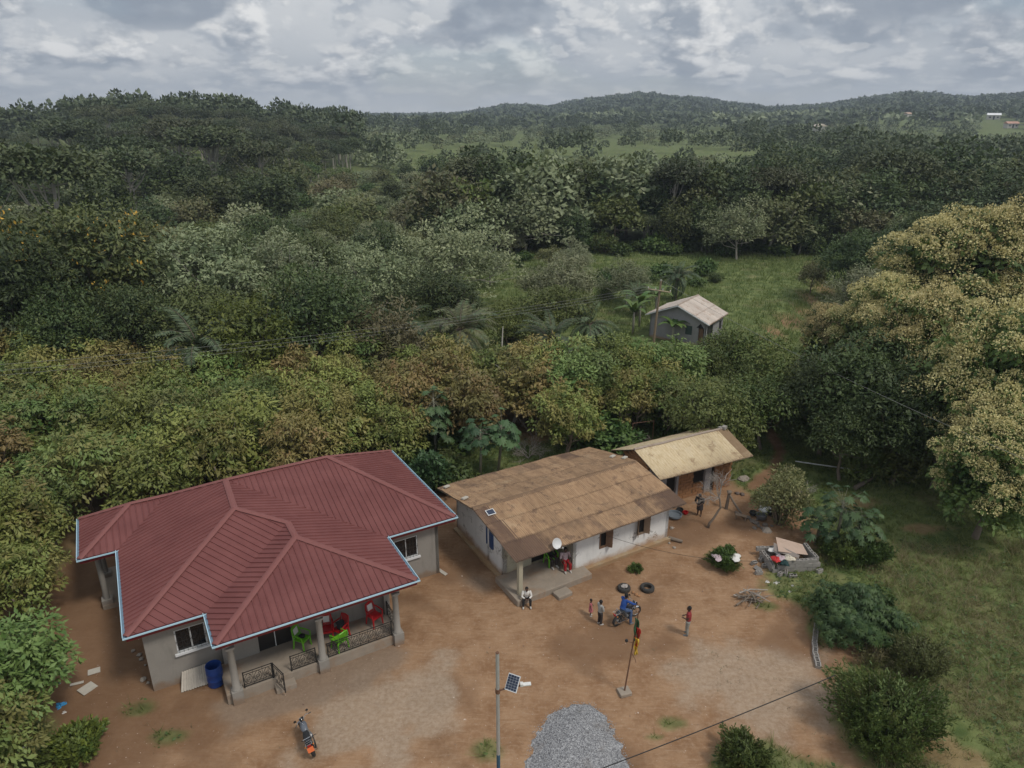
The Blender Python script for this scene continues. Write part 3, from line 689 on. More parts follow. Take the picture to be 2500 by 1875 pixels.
def roof_face(parent, poly, ribdir, step=.25, mat=None, rib=(.045, .035), phase=0.0):
    """one slope laid with ribbed strips; every strip is a sheet of its own"""
    poly = [Vector(p) for p in poly]; d = Vector((*ribdir, 0)).normalized(); s = Vector((-d.y, d.x, 0))
    nrm = (poly[1] - poly[0]).cross(poly[2] - poly[0]).normalized(); nrm = nrm if nrm.z > 0 else -nrm
    vals = [p.dot(s) for p in poly]; a = min(vals) + phase
    while a < max(vals):
        b = a + step; st = clip(clip(poly, lambda p: p.dot(s) - a), lambda p: b - p.dot(s))
        if len(st) >= 3:
            mb = MB(); mb.add(st, [tuple(range(len(st)))])
            e = sorted([p for p in st if abs(p.dot(s) - a) < 1e-4], key=lambda p: p.dot(d))
            if len(e) >= 2 and (e[-1] - e[0]).length > .08:
                e0, e1 = e[0], e[-1]; h = nrm * rib[1]; k = s * rib[0] / 2
                mb.add([e0 - k * .0, e1 - k * .0, e1 + k * .5 + h, e0 + k * .5 + h, e0 + k * 1.6 + h, e1 + k * 1.6 + h, e1 + k * 2.2, e0 + k * 2.2],
                       [(0, 1, 2, 3), (3, 2, 5, 4), (4, 5, 6, 7), (0, 3, 4, 7), (1, 6, 5, 2)])
            mb.build('roof_sheet', mat, parent)
        a = b
def ridge_cap(parent, a, b, w=.13, h=.055, drop=.035, mat=None):
    a, b = Vector(a), Vector(b); t = (b - a).normalized(); s = t.cross(Vector((0, 0, 1))).normalized() * w; u = Vector((0, 0, h)); dn = Vector((0, 0, drop - h * .9))
    mb = MB(); mb.add([a + s - dn * .0 + Vector((0, 0, .02)), b + s + Vector((0, 0, .02)), b + s * .35 + u, a + s * .35 + u, b - s * .35 + u, a - s * .35 + u, b - s + Vector((0, 0, .02)), a - s + Vector((0, 0, .02))],
                      [(0, 1, 2, 3), (3, 2, 4, 5), (5, 4, 6, 7), (0, 3, 5, 7), (1, 6, 4, 2)])
    mb.build('ridge_cap', mat, parent)
def strip(parent, name, a, b, w, h, mat, dz=0.0, out=0.0, ext=0.0):
    """long box from a to b, its outer side `out` to the right of the run"""
    a, b = Vector(a), Vector(b); t = (b - a).normalized(); s = Vector((t.y, -t.x, 0)).normalized(); a = a - t * ext; b = b + t * ext
    vs = []
    for p in (a, b):
        for x, z in ((out, dz), (out + w, dz), (out + w, dz + h), (out, dz + h)): vs.append(p + s * x + Vector((0, 0, z)))
    return MB().add(vs, [(0, 1, 2, 3), (7, 6, 5, 4), (0, 4, 5, 1), (1, 5, 6, 2), (2, 6, 7, 3), (3, 7, 4, 0)]).build(name, mat, parent)
def window(parent, a, d, wdt, z0, z1, mat_frame, grille=True, panes=2, inset=.05):
    """sliding window set in a wall opening: a start point on the wall face, d unit direction"""
    d = Vector((*d, 0)).normalized(); nrm = Vector((d.y, -d.x, 0)); a = Vector((*a, 0)); mb = MB(); rot = math.atan2(d.y, d.x); f = .05
    base = a - nrm * inset
    def bx(s0, s1, za, zb, t=.05, q=0.0): mb.box(base + d * (s0 + s1) / 2 + nrm * q + Vector((0, 0, (za + zb) / 2)), (s1 - s0, t, zb - za), rot)
    bx(0, wdt, z0, z0 + f); bx(0, wdt, z1 - f, z1); bx(0, f, z0 + f, z1 - f); bx(wdt - f, wdt, z0 + f, z1 - f)
    for k in range(1, panes): bx(wdt * k / panes - f / 2, wdt * k / panes + f / 2, z0 + f, z1 - f, .06)
    bx(-.09, wdt + .09, z0 - .08, z0 - .002, .16, .06)
    wd = mb.build('window', mat_frame, parent)
    g = MB()
    for k in range(panes): g.box(base + d * (wdt * (k + .5) / panes) - nrm * .02 + Vector((0, 0, (z0 + z1) / 2)), (wdt / panes - f, .01, z1 - z0 - 2 * f), rot)
    g.build('pane', M_GLASS, wd)
    if grille:
        gr = MB(); q = base + nrm * (inset + .03)
        for k in range(7): s = wdt * (k + .5) / 7; gr.tube([q + d * s + Vector((0, 0, z0)), q + d * s + Vector((0, 0, z1))], .007, 4)
        for z in (z0 + .12, (z0 + z1) / 2, z1 - .12): gr.tube([q + Vector((0, 0, z)), q + d * wdt + Vector((0, 0, z))], .007, 4)
        for k in range(4):
            s = wdt * (k + .5) / 4; zc = (z0 + z1) / 2
            gr.tube([q + d * (s + .11 * math.cos(t_)) + Vector((0, 0, zc + .22 * math.sin(t_))) for t_ in np.linspace(0, 2 * math.pi, 13)], .006, 4, cap=False)
        gr.build('grille', M_IRON, wd)
    return wd
def rail(parent, a, b, z0, z1, name='railing'):
    """wrought-iron panel with scrolls"""
    a, b = Vector(a), Vector(b); L = (b - a).length; d = (b - a) / L; mb = MB(); U = lambda s, z: a + d * s + Vector((0, 0, z))
    for z, r in ((z0 + .03, .014), (z1, .017), (z1 - .10, .011), (z0 + .12, .011)): mb.tube([U(0, z), U(L, z)], r, 4)
    for s in (0, L): mb.tube([U(s, z0 - .05), U(s, z1 + .02)], .024, 5)
    n = max(2, round(L / .34)); st = L / n
    for k in range(n):
        c = st * (k + .5); zc = (z0 + z1) / 2; hh = (z1 - z0) * .33
        for sg in (-1, 1):
            pts = [U(c + sg * (.03 + .11 * math.sin(t * math.pi) * (1 - .15 * t)), zc - hh + 2 * hh * t) for t in np.linspace(0, 1, 9)]
            mb.tube(pts, .009, 4, cap=False)
            mb.tube([U(c + sg * (.07 + .045 * math.cos(t)), zc + sg * .12 + .045 * math.sin(t)) for t in np.linspace(0, 5.2, 8)], .008, 4, cap=False)
        mb.tube([U(c, zc + .06 * math.cos(t)) + d * .06 * math.sin(t) for t in np.linspace(0, 2 * math.pi, 9)], .009, 4, cap=False)
        if k: mb.tube([U(st * k, z0 + .03), U(st * k, z1)], .009, 4, cap=False)
    return mb.build(name, M_IRON, parent)
def corr_sheet(parent, P, u0, u1, v0, v1, mat, waves, lift, age, rng, amp=.013, nv=3):
    """corrugated sheet on the surface P(u, v); v runs down the slope"""
    nu = waves * 4 + 1; V = []; A = []
    du, dv = rng.normal(0, .0012), rng.normal(0, .004); tw = rng.normal(0, .004)
    for j in range(nv):
        v = v0 + (v1 - v0) * j / (nv - 1)
        for i in range(nu):
            t = i / (nu - 1); p = P(u0 + (u1 - u0) * t + du, v + dv + tw * (t - .5))
            V.append((p.x, p.y, p.z + lift + amp * math.sin(t * waves * 2 * math.pi) + .012 * t)); A.append((u0 + (u1 - u0) * t, v, age, j / (nv - 1)))
    F = [(j * nu + i, j * nu + i + 1, (j + 1) * nu + i + 1, (j + 1) * nu + i) for j in range(nv - 1) for i in range(nu - 1)]
    return link('roof_sheet', mesh_np('roof_sheet', np.array(V), np.array(F), {'sheet': np.array(A)}, [mat], smooth=True), parent)

# ------------------------------------------------------------------ the red-roofed house
def red_house():
    O = G(306, 1555, 3); root = thing('bungalow', 'grey rendered bungalow with a large maroon hipped metal roof and pillared porch', 'house', (O.x, O.y, 0), R(29.5))
    P3, P4, P5, P6, P7, P8, P9 = (0, 0, 3), (2.6, 0, 3), (2.62, -1.95, 3), (10, -1.97, 3), (10, 1.45, 3), (13.25, 1.45, 3), (13.05, 9.15, 3)
    P1, P2, R1, R2, R3, R4, R5 = (-1.4, 6.0, 3), (0, 6.0, 3), (4.6, 7.2, 4.45), (4.53, 4.45, 4.45), (9.24, 7.2, 4.45), (6.34, 2.99, 3.98), (6.36, 1.78, 3.975)
    Lp, Mp, Bk, WB, WB2 = (.67, 8.5, 3.7), (2.2, 8.5, 3.7), (2.2, 9.7, 3), (-1.4, 9.55, 3), (2.2, 9.6, 3)
    H_ = 3.0
    # walls
    for a, b, ho, z1 in [((.45, .38), (2.9, .38), [(1.0, 2.05, 1.35, 2.35)], H_), ((2.9, .06), (9.5, .06), [(1.3, 2.55, .4, 2.45)], H_), ((9.5, 1.85), (12.55, 1.85), [(.95, 2.05, 1.3, 2.35)], H_),
                         ((12.55, 1.85), (12.55, 8.6), [], H_), ((12.55, 8.6), (.45, 8.6), [], H_), ((.45, 6.5), (.45, .54), [], H_), ((9.34, .2), (9.34, 1.85), [], H_), ((.45, 8.44), (.45, 6.5), [(.5, 1.4, .3, 2.3)], H_)]:
        wall(root, a, b, -.1, z1 - .06, .16, M_RENDER, ho)
    # inner dark partition so that openings look into rooms
    MB().box((6.5, 4.6, 1.4), (.1, 7.6, 2.8)).build('partition', M_RENDER, root)
    dr = MB().box((4.83, .17, 1.42), (1.24, .05, 2.04)).build('door', plain('dark_door', (.022, .020, .019), .45, var=.3), root)
    MB().box((4.83, .135, 1.42), (.03, .02, 2.0)).box((4.55, .135, 1.5), (.03, .03, .22)).box((4.4, .135, 2.1), (.22, .012, .25)).box((5.28, .135, 2.1), (.22, .012, .25)).build('door_trim', M_ALU, dr)
    window(root, (1.45, .38), (1, 0), 1.05, 1.35, 2.35, M_ALU); window(root, (10.45, 1.85), (1, 0), 1.1, 1.3, 2.35, M_ALU)
    # porch
    MB().box((6.1, -.72, .12), (6.75, 1.75, .56)).box((6.1, -.66, .41), (6.7, 1.6, .03)).build('porch_floor', M_CEMENT, root)
    MB().box((4.72, -1.76, .06), (.72, .40, .22)).build('step', M_CEMENT, root)
    for cx in (3.08, 6.2, 9.2):
        c = MB(); c.box((cx, -1.58, .2), (.38, .38, .72)).lathe([(.17, .56), (.17, .62), (.135, .66), (.125, 1.4), (.115, 2.28), (.15, 2.33), (.16, 2.40)], 14, (cx, -1.58, 0)).box((cx, -1.58, 2.44), (.30, .30, .08))
        c.build('column', M_RENDER, root, smooth=True)
    bmz = MB()
    for x0, x1 in ((2.93, 6.2), (6.2, 9.35)):
        n = 14
        for k in range(n):
            xa, xb = x0 + (x1 - x0) * k / n, x0 + (x1 - x0) * (k + 1) / n
            za, zb = (2.48 + .16 * math.sin(math.pi * (q - x0) / (x1 - x0)) ** .5 if 0 < (q - x0) / (x1 - x0) < 1 else 2.48 for q in (xa, xb))
            bmz.add([(xa, -1.68, za), (xb, -1.68, zb), (xb, -1.68, 2.95), (xa, -1.68, 2.95), (xa, -1.5, za), (xb, -1.5, zb), (xb, -1.5, 2.95), (xa, -1.5, 2.95)], [(0, 1, 2, 3), (7, 6, 5, 4), (0, 4, 5, 1)])
    bmz.box((9.26, -.7, 2.71), (.16, 1.55, .46)).box((3.0, -.7, 2.71), (.16, 1.55, .46)); bmz.build('porch_beam', M_RENDER, root)
    MB().box((9.26, -.1, 1.6), (.18, .22, 2.4)).build('pilaster', M_RENDER, root)
    rail(root, (3.36, -1.5, 0), (4.36, -1.5, 0), .42, 1.08); rail(root, (5.04, -1.5, 0), (5.96, -1.5, 0), .42, 1.08); rail(root, (6.42, -1.5, 0), (8.98, -1.5, 0), .42, 1.08)
    rail(root, (9.26, -1.38, 0), (9.26, -.25, 0), .42, 1.08); rail(root, (4.40, -1.5, 0), (4.62, -2.22, 0), .24, 1.06, 'gate')
    for x, y in ((-.85, 6.75), (-.85, 8.9)): MB().box((x, y, .15), (.42, .42, .5)).lathe([(.12, .4), (.11, 2.9)], 12, (x, y, 0)).build('column', M_RENDER, root, smooth=True)
    MB().box((-.3, 8.0, .05), (1.5, 3.0, .3)).build('side_step', M_CEMENT, root)
    # soffit and roof
    rf = MB()
    for f in [(P3, P4, R4, R2), (P4, P5, R5, R4), (P5, P6, R5), (R1, R2, R4, R5, P6, P7), (R1, P7, P8, R3), (R3, P8, P9), (P3, R2, R1, Mp, P2), (P1, P2, Mp, Lp), (P1, Lp, WB), (Lp, Mp, WB2, WB), (R1, R3, P9, Bk), (R1, Bk, Mp)]:
        rf.add([(p[0], p[1], p[2] - .02) for p in f], [tuple(range(len(f)))])
    rf.add([(p[0], p[1], 2.955) for p in (P3, P4, P5, P6, P7, P8, P9, (0, 9.7))], [tuple(range(8))]); rf.add([(p[0], p[1], 2.95) for p in (P1, P2, WB2, WB)], [(0, 1, 2, 3)])
    roof = rf.build('roof', M_ROOF, root)
    nY = (0, -1); X = (1, 0)
    roof_face(roof, [P3, P4, R4, R2], (.62, -.78), .25, M_ROOF); roof_face(roof, [P4, P5, R5, R4], (-.73, .68), .25, M_ROOF)
    for f, d in [((P5, P6, R5), nY), ((R1, R2, R4, R5, P6, P7), X), ((R1, P7, P8, R3), nY), ((R3, P8, P9), X), ((P3, R2, R1, Mp, P2), X), ((P1, P2, Mp, Lp), nY), ((P1, Lp, WB), X)]:
        roof_face(roof, f, d, .25, M_ROOF)
    for a, b in [(R1, R2), (R2, P3), (R2, R4), (R4, R5), (R5, P5), (R5, P6), (R1, R3), (R3, P8), (R3, P9), (Lp, P1), (Lp, Mp), (R1, Mp), (Lp, WB)]: ridge_cap(roof, a, b, mat=M_CAP)
    for a, b in [(P3, P4), (P4, P5), (P5, P6), (P6, P7), (P7, P8), (P8, P9), (P2, P3), (P1, P2), (WB, P1)]:
        strip(roof, 'fascia', a, b, .025, .20, M_FASC, -.235, -.03)
        g = strip(roof, 'gutter', a, b, .085, .018, M_GUTIN, -.055, .0, .085 if (a, b) in ((P5, P6), (P3, P4), (P7, P8)) else 0)
        strip(g, 'gutter_lip', a, b, .022, .06, M_GUT, -.05, .085, .10 if (a, b) in ((P5, P6), (P3, P4), (P7, P8), (P1, P2)) else 0)
    return root
RED_HOUSE = red_house()
def house_pt(x, y, z=0.0):
    O = G(306, 1555, 3); c, s = math.cos(R(29.5)), math.sin(R(29.5)); return Vector((O.x + c * x - s * y, O.y + s * x + c * y, z))

# ------------------------------------------------------------------ the white house
WO = Vector((2.77, 27.42, 0)); WT = R(30)
def white_pt(x, y, z=0.0): c, s = math.cos(WT), math.sin(WT); return Vector((WO.x + c * x - s * y, WO.y + s * x + c * y, z))
def quad_surf(a, b, c, d, sag=.05, seed=0):
    """a,b upper edge, d,c lower edge; gentle sag and waviness"""
    a, b, c, d = map(Vector, (a, b, c, d))
    def P(u, v):
        p = a.lerp(b, u).lerp(d.lerp(c, u), v); p.z += (float(fbm(u * 7 + seed, v * 4 + seed, 3, 33 + seed)) - .5) * sag * 2; return p
    return P
def white_house():
    root = thing('farmhouse', 'long whitewashed farmhouse under a rusty brown corrugated roof, porch at its corner', 'house', WO, WT); rng = np.random.default_rng(3)
    wall(root, (0, 0), (5.7, 0), -.1, 2.30, .18, M_WHITE, [(1.55, 2.15, .95, 1.95), (3.75, 4.45, .95, 1.95)]); wall(root, (-2.9, 1.28), (.18, 1.28), -.1, 2.62, .18, M_CREAM, [(1.48, 2.28, .3, 2.25)])
    wall(root, (.18, 0), (.18, 1.28), -.1, 2.3, .18, M_CREAM, (), 'wall', 2.62)
    for y0, y1, za, zb in ((1.28, 2.65, 2.68, 3.05), (2.65, 6.1, 3.05, 2.30)):
        wall(root, (-2.9, y1), (-2.9, y0), -.1, zb, .18, M_WHITE, [(y1 - 2.55 - .3, y1 - 2.55 + .25, 1.05, 2.1)] if y1 < 3 else [], 'wall', za); wall(root, (5.7, y0), (5.7, y1), -.1, za, .18, M_WHITE, (), 'wall', zb)
    wall(root, (5.7, 0), (5.7, 1.28), -.1, 2.30, .18, M_WHITE, (), 'wall', 2.68); wall(root, (5.7, 6.1), (-2.9, 6.1), -.1, 2.28, .18, M_WHITE)
    MB().box((2.8, 2.0, 1.2), (5.0, .05, 2.2)).build('partition', M_ROOMSHADE, root)  # near-black panel with the darkness of the room painted on
    d = MB().box((-1.0, 1.42, 1.25), (.82, .05, 1.95)).build('door', M_ROOMSHADE, root)  # panel filling the doorway with painted interior shade
    # plinth of bare earth-stained stone along the walls
    MB().box((2.85, -.10, .05), (6.0, .20, .26)).build('plinth', M_CREAM, root); MB().box((-3.02, 3.6, .02), (.22, 5.0, .22)).build('plinth', M_CREAM, root)
    MB().box((-1.35, .30, .10), (3.95, 2.0, .36)).build('porch_floor', M_CEMENT, root, bevel=.03); MB().box((-1.2, -1.0, .05), (.75, .5, .24), .06).build('step', M_CEMENT, root, bevel=.03)
    p = white_pt(0, 0); q = G(1269, 1450, .28); c, s = math.cos(-WT), math.sin(-WT); lx, ly = c * (q.x - WO.x) - s * (q.y - WO.y), s * (q.x - WO.x) + c * (q.y - WO.y)
    MB().box((lx, ly, 1.24), (.20, .20, 1.96)).box((lx, ly, 2.20), (.27, .27, .10)).build('post', M_CREAM, root, bevel=.015)
    # windows: shutters hung open
    def shut(x, sides, mat, ang):
        w_ = MB().box((x + .3, .10, 1.45), (.60, .04, 1.0)).build('window', M_ROOMSHADE, root)  # dark panel paints the unlit room behind the opening
        for sg, sx in sides:
            sh = MB(); a = sg * ang
            for k in range(3): t = .05 + .1 * k; sh.box((sx + math.cos(a) * sg * -t, -.012 - abs(math.sin(a)) * t, 1.45), (.095, .03, 1.02), a)
            sh.box((sx - sg * math.cos(a) * .15, -.03 - abs(math.sin(a)) * .15, 1.75), (.3, .02, .07), a).box((sx - sg * math.cos(a) * .15, -.03 - abs(math.sin(a)) * .15, 1.15), (.3, .02, .07), a).build('shutter', mat, w_)
        MB().box((x + .3, .02, 1.98), (.72, .10, .06)).box((x + .3, .02, .93), (.72, .10, .06)).box((x - .04, .02, 1.455), (.06, .10, .98)).box((x + .64, .02, 1.455), (.06, .10, .98)).build('window_frame', mat, w_)
    shut(1.55, ((-1, 1.85), (1, 2.2)), M_WOODD, 1.0); shut(3.8, ((1, 3.8), (-1, 4.12)), M_WOOD, .85)
    wb = MB().box((-2.84, 2.53, 1.57), (.05, .54, 1.04)).build('window', M_ROOMSHADE, root); MB().box((-2.96, 2.39, 1.50), (.035, .27, .9), -.12).build('shutter', M_BLUED, wb); MB().box((-2.92, 2.53, 2.12), (.07, .62, .05)).box((-2.92, 2.23, 1.57), (.07, .05, 1.05)).box((-2.92, 2.83, 1.57), (.07, .05, 1.05)).build('window_frame', M_BLUED, wb)
    # roof
    rl, rr, fl, fr, bl, br = (-3.72, 2.65, 3.20), (5.65, 2.67, 3.20), (-3.42, -.76, 2.32), (6.1, -.75, 2.32), (-3.68, 6.7, 2.32), (5.65, 6.65, 2.32)
    A = quad_surf(rl, rr, fr, fl, .035, 1); B = quad_surf(rl, rr, br, bl, .05, 5)
    frm = MB()
    for S in (A, B):
        n = 12
        for i in range(n): frm.add([S(u, v) - Vector((0, 0, .035)) for u, v in ((i / n, 0), ((i + 1) / n, 0), ((i + 1) / n, .99), (i / n, .99))], [(0, 1, 2, 3)])
    for v in (.02, .34, .67, .97):
        for S in (A, B): frm.tube([S(u, v) - Vector((0, 0, .07)) for u in np.linspace(.01, .99, 8)], .035, 4)
    roof = frm.build('roof', M_WOOD, root)
    for S, rows, cols in ((A, (0.0, .30, .66, 1.0), 12), (B, (0.0, .34, .67, 1.0), 12)):
        for j in range(len(rows) - 1):
            off = rng.uniform(-.02, .02)
            for i in range(cols):
                u0, u1 = max(0, i / cols + (off if i else 0)), min(1, (i + 1) / cols + (off if i < cols - 1 else 0))
                age = .0
                if S is A: age = min(1, (.85 if i == 0 or (i == 1 and j > 1) else 0) + (.62 if j == 2 else 0) * rng.uniform(.3, 1.2) + (.3 if j == 1 and rng.random() < .25 else 0) + (.7 if i == cols - 1 and j > 1 else 0))
                else: age = (.6 if j == 2 else .15) * rng.uniform(0, 1)
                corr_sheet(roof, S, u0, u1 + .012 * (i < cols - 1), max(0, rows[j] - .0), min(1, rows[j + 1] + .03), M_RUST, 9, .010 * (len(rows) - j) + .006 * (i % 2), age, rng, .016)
    ridge = MB()
    for i in range(8):
        u0, u1 = i / 8, (i + 1) / 8; a, b = A(u0, 0), A(u1, 0); z = Vector((0, 0, .075))
        ridge.add([a + Vector((0, -.16, .015)), b + Vector((0, -.16, .015)), b + z, a + z, b + Vector((0, .16, .015)), a + Vector((0, .16, .015))], [(0, 1, 2, 3), (3, 2, 4, 5)])
    ridge.build('ridge_cap', M_RUST, roof)
    return root, A, B
WHITE_HOUSE, WROOF_A, WROOF_B = white_house()

# ------------------------------------------------------------------ the brick shed
SO = Vector((7.59, 32.17, 0)); ST = R(25.5)
def shed():
    root = thing('brick_shed', 'low mud-brick shed with a tan corrugated gable roof behind the farmhouse', 'shed', SO, ST); rng = np.random.default_rng(8)
    D, Hf, W_ = 1.15, 2.32, 5.85
    MB().box((2.95, 2.45, 1.1), (5.5, 2.4, 2.3)).build('room_shade_box', M_ROOMSHADE, root)      # solid box standing in for the rooms' darkness, shade painted as colour
    # front wall: plastered bay, door, brick bay, window, plastered pier, door, brick bay
    mb = MB().box((.75, D + .02, 1.1), (1.1, .16, 2.4)).box((4.15, D + .02, 1.1), (.42, .16, 2.4)); mb.build('plastered_bay', M_GREYW, root)
    MB().box((2.05, D + .03, 1.1), (.14, .16, 2.3)).build('door_frame', M_GREYW, root)
    MB().box((1.62, D + .14, 1.1), (.74, .06, 2.2)).build('door', M_ROOMSHADE, root); MB().box((4.5, D + .14, 1.1), (.32, .06, 2.2)).build('door', M_ROOMSHADE, root)  # doorway panels coloured as the shade of the rooms behind
    MB().box((3.5, D + .12, 1.45), (.62, .05, 1.2)).build('window', M_ROOMSHADE, root)
    WLS = [MB().box(c_, d_).build('brick_wall', M_MORTAR, root) for c_, d_ in (((2.65, D + .075, 1.15), (1.06, .10, 2.3)), ((3.56, D + .075, .38), (.74, .10, .76)), ((5.25, D + .075, 1.15), (1.2, .10, 2.3)), ((5.80, 2.4, 1.15), (.10, 2.3, 2.3)), ((.22, 2.35, 1.15), (.10, 2.3, 2.3)))]; wl = WLS[0]
    MB().add([(.17, 1.2, 2.29), (.17, 3.6, 2.29), (.17, 2.0, 3.08), (.27, 1.2, 2.29), (.27, 3.6, 2.29), (.27, 2.0, 3.08)], [(0, 2, 1), (3, 4, 5), (0, 1, 4, 3), (1, 2, 5, 4), (2, 0, 3, 5)]).build('gable', M_MORTAR, root)
    bm_ = MB().box((0, 0, 0), (.37, .06, .165)); pb = bm_.build('brick', M_MUDBRICK, wl, bevel=.008); first = [pb]
    def brick(x, y, z, rz=0.0, sx=1.0):
        o = first.pop() if first else pb.copy()
        if o is not pb: COL.objects.link(o)
        o.parent = WLS[4] if rz else WLS[0] if x < 3.185 else WLS[1] if x < 4 else WLS[2]; o.location = (x, y, z); o.rotation_euler = (rng.normal(0, .012), rng.normal(0, .012), rz + rng.normal(0, .012)); o.scale = (sx, 1, 1)
    for row in range(12):
        z = .10 + row * .187; o_ = .2 if row % 2 else 0
        for x0, x1 in ((2.12, 3.18), (3.19, 3.93) if z < .72 else (0, 0), (4.65, 5.86)):
            x = x0 + .19 - (o_ if x1 > x0 else 0)
            while x < x1:
                a, b = max(x - .185, x0), min(x + .185, x1)
                if b - a > .09: brick((a + b) / 2, D + .018 + rng.normal(0, .006), z, 0, (b - a) / .37)
                x += .395
    for row in range(16):
        z = .10 + row * .187; o_ = .2 if row % 2 else 0; top = lambda y: 2.3 + (.80 * (y - .9) / 1.1 if y < 2.0 else .80 * (3.75 - y) / 1.75)
        y = 1.25 + .19 - o_
        while y < 3.55:
            a, b = max(y - .185, 1.2), min(y + .185, 3.55)
            if b - a > .09 and z + .08 < min(3.05, top((a + b) / 2)): brick(.15 + rng.normal(0, .006), (a + b) / 2, z, math.pi / 2, (b - a) / .37)
            y += .395
    A = quad_surf((-.32, 1.97, 3.22), (5.95, 2.03, 3.22), (6.2, 0, 2.32), (0, 0, 2.32), .03, 2); B = quad_surf((-.32, 1.97, 3.22), (5.95, 2.03, 3.22), (5.85, 4.0, 2.4), (-.46, 3.95, 2.35), .03, 4)
    frm = MB()
    for S in (A, B):
        for i in range(10): frm.add([S(u, v) - Vector((0, 0, .035)) for u, v in ((i / 10, 0), ((i + 1) / 10, 0), ((i + 1) / 10, .99), (i / 10, .99))], [(0, 1, 2, 3)])
        for v in (.05, .5, .95): frm.tube([S(u, v) - Vector((0, 0, .075)) for u in np.linspace(.02, .98, 8)], .035, 4)
    roof = frm.build('roof', M_WOOD, root)
    for S in (A, B):
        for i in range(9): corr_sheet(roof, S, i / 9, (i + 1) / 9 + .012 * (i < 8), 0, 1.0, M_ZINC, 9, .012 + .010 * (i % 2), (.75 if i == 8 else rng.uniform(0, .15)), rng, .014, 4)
    MB().tube([A(u, 0) + Vector((0, 0, .03)) for u in np.linspace(0, 1, 8)], .07, 6).build('ridge_cap', M_ZINC2, roof)
    MB().box(A(.97, .04) + Vector((0, .05, .13)), (.30, .22, .16), .4).box(A(.94, .02) + Vector((0, .1, .09)), (.2, .2, .10), .1).build('roof_stone', M_BLOCK, roof)
    return root
shed()

# ------------------------------------------------------------------ the far house in the field
def far_house():
    fr = Vector((17.4, 60.5, 0)); a = R(54); root = thing('field_house', 'small grey block house with a pale zinc gable roof standing in the field', 'house', fr, a); rng = np.random.default_rng(4)
    # local x runs along the ridge (away to the right), y across the gable to the left
    Lh, Wd = 4.7, 6.1
    wall(root, (.35, Wd - .3), (.35, .3), -.2, 2.2, .15, M_GREYW, [(3.5, 4.15, .9, 1.75), (4.75, 5.35, 0, 1.7)])
    MB().add([(.352, Wd - .3, 2.2), (.352, .3, 2.2), (.352, Wd / 2, 3.42), (.5, Wd - .3, 2.2), (.5, .3, 2.2), (.5, Wd / 2, 3.42)], [(0, 1, 2), (5, 4, 3), (0, 2, 5, 3), (1, 4, 5, 2), (0, 3, 4, 1)]).build('gable', M_GREYW, root)
    wall(root, (1.9, .32), (Lh - .3, .32), -.2, 2.2, .15, M_GREYW, [(1.6, 2.2, .9, 1.7)]); wall(root, (Lh - .3, .3), (Lh - .3, Wd - .3), -.2, 2.2, .15, M_GREYW); wall(root, (Lh - .3, Wd - .3), (.35, Wd - .3), -.2, 2.2, .15, M_GREYW)
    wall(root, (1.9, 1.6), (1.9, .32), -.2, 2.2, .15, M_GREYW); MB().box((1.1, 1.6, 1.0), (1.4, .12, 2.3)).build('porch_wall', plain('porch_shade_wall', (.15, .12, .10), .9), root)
    MB().box((.45, .42, 1.0), (.2, .2, 2.4)).build('pier', M_GREYW, root)
    MB().add([(.34, .55, 1.70), (.34, 1.25, 1.70), (.34, .9, 2.12), (.36, .55, 1.70), (.36, 1.25, 1.70), (.36, .9, 2.12)], [(0, 1, 2), (3, 5, 4), (0, 2, 5, 3), (2, 1, 4, 5)]).build('pointed_arch', M_ROOMSHADE, root)
    MB().box((.52, .9, .8), (.05, .5, 1.7)).build('door', M_WOODD, root); MB().box((.40, 1.98, 1.32), (.06, .62, .82)).build('window', plain('green_shutter', (.05, .075, .075), .6), root)
    MB().box((3.8, .36, 1.3), (.6, .05, .8)).build('window', M_ROOMSHADE, root); MB().box((2.6, 3, 1), (3, 4, 2)).build('room_shade_box', M_ROOMSHADE, root)  # dark panel and solid box carry the interior shade as colour
    A = quad_surf((0, Wd / 2, 3.55), (Lh, Wd / 2, 3.55), (Lh, -.05, 2.25), (0, -.05, 2.25), .03, 7); B = quad_surf((0, Wd / 2, 3.55), (Lh, Wd / 2, 3.55), (Lh, Wd + .05, 2.25), (0, Wd + .05, 2.25), .03, 9)
    frm = MB()
    for S in (A, B): frm.add([S(u, v) - Vector((0, 0, .05)) for u, v in ((0, 0), (1, 0), (1, 1), (0, 1))], [(0, 1, 2, 3)])
    roof = frm.build('roof', M_WOOD, root)
    for S in (A, B):
        for j, (v0, v1) in enumerate(((0, .56), (.54, 1))):
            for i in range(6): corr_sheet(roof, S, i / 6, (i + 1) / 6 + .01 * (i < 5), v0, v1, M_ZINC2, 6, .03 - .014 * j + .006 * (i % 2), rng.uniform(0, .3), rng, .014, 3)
    MB().tube([A(0, 0) + Vector((0, 0, .03)), A(1, 0) + Vector((0, 0, .03))], .08, 6).build('ridge_cap', M_ZINC2, roof)
    mbf = MB()
    for S in (A, B): mbf.tube([S(0, 0) - Vector((.02, 0, .05)), S(0, 1) - Vector((.02, 0, .05))], .06, 4)
    mbf.build('barge_board', M_ALU, roof)
far_house()
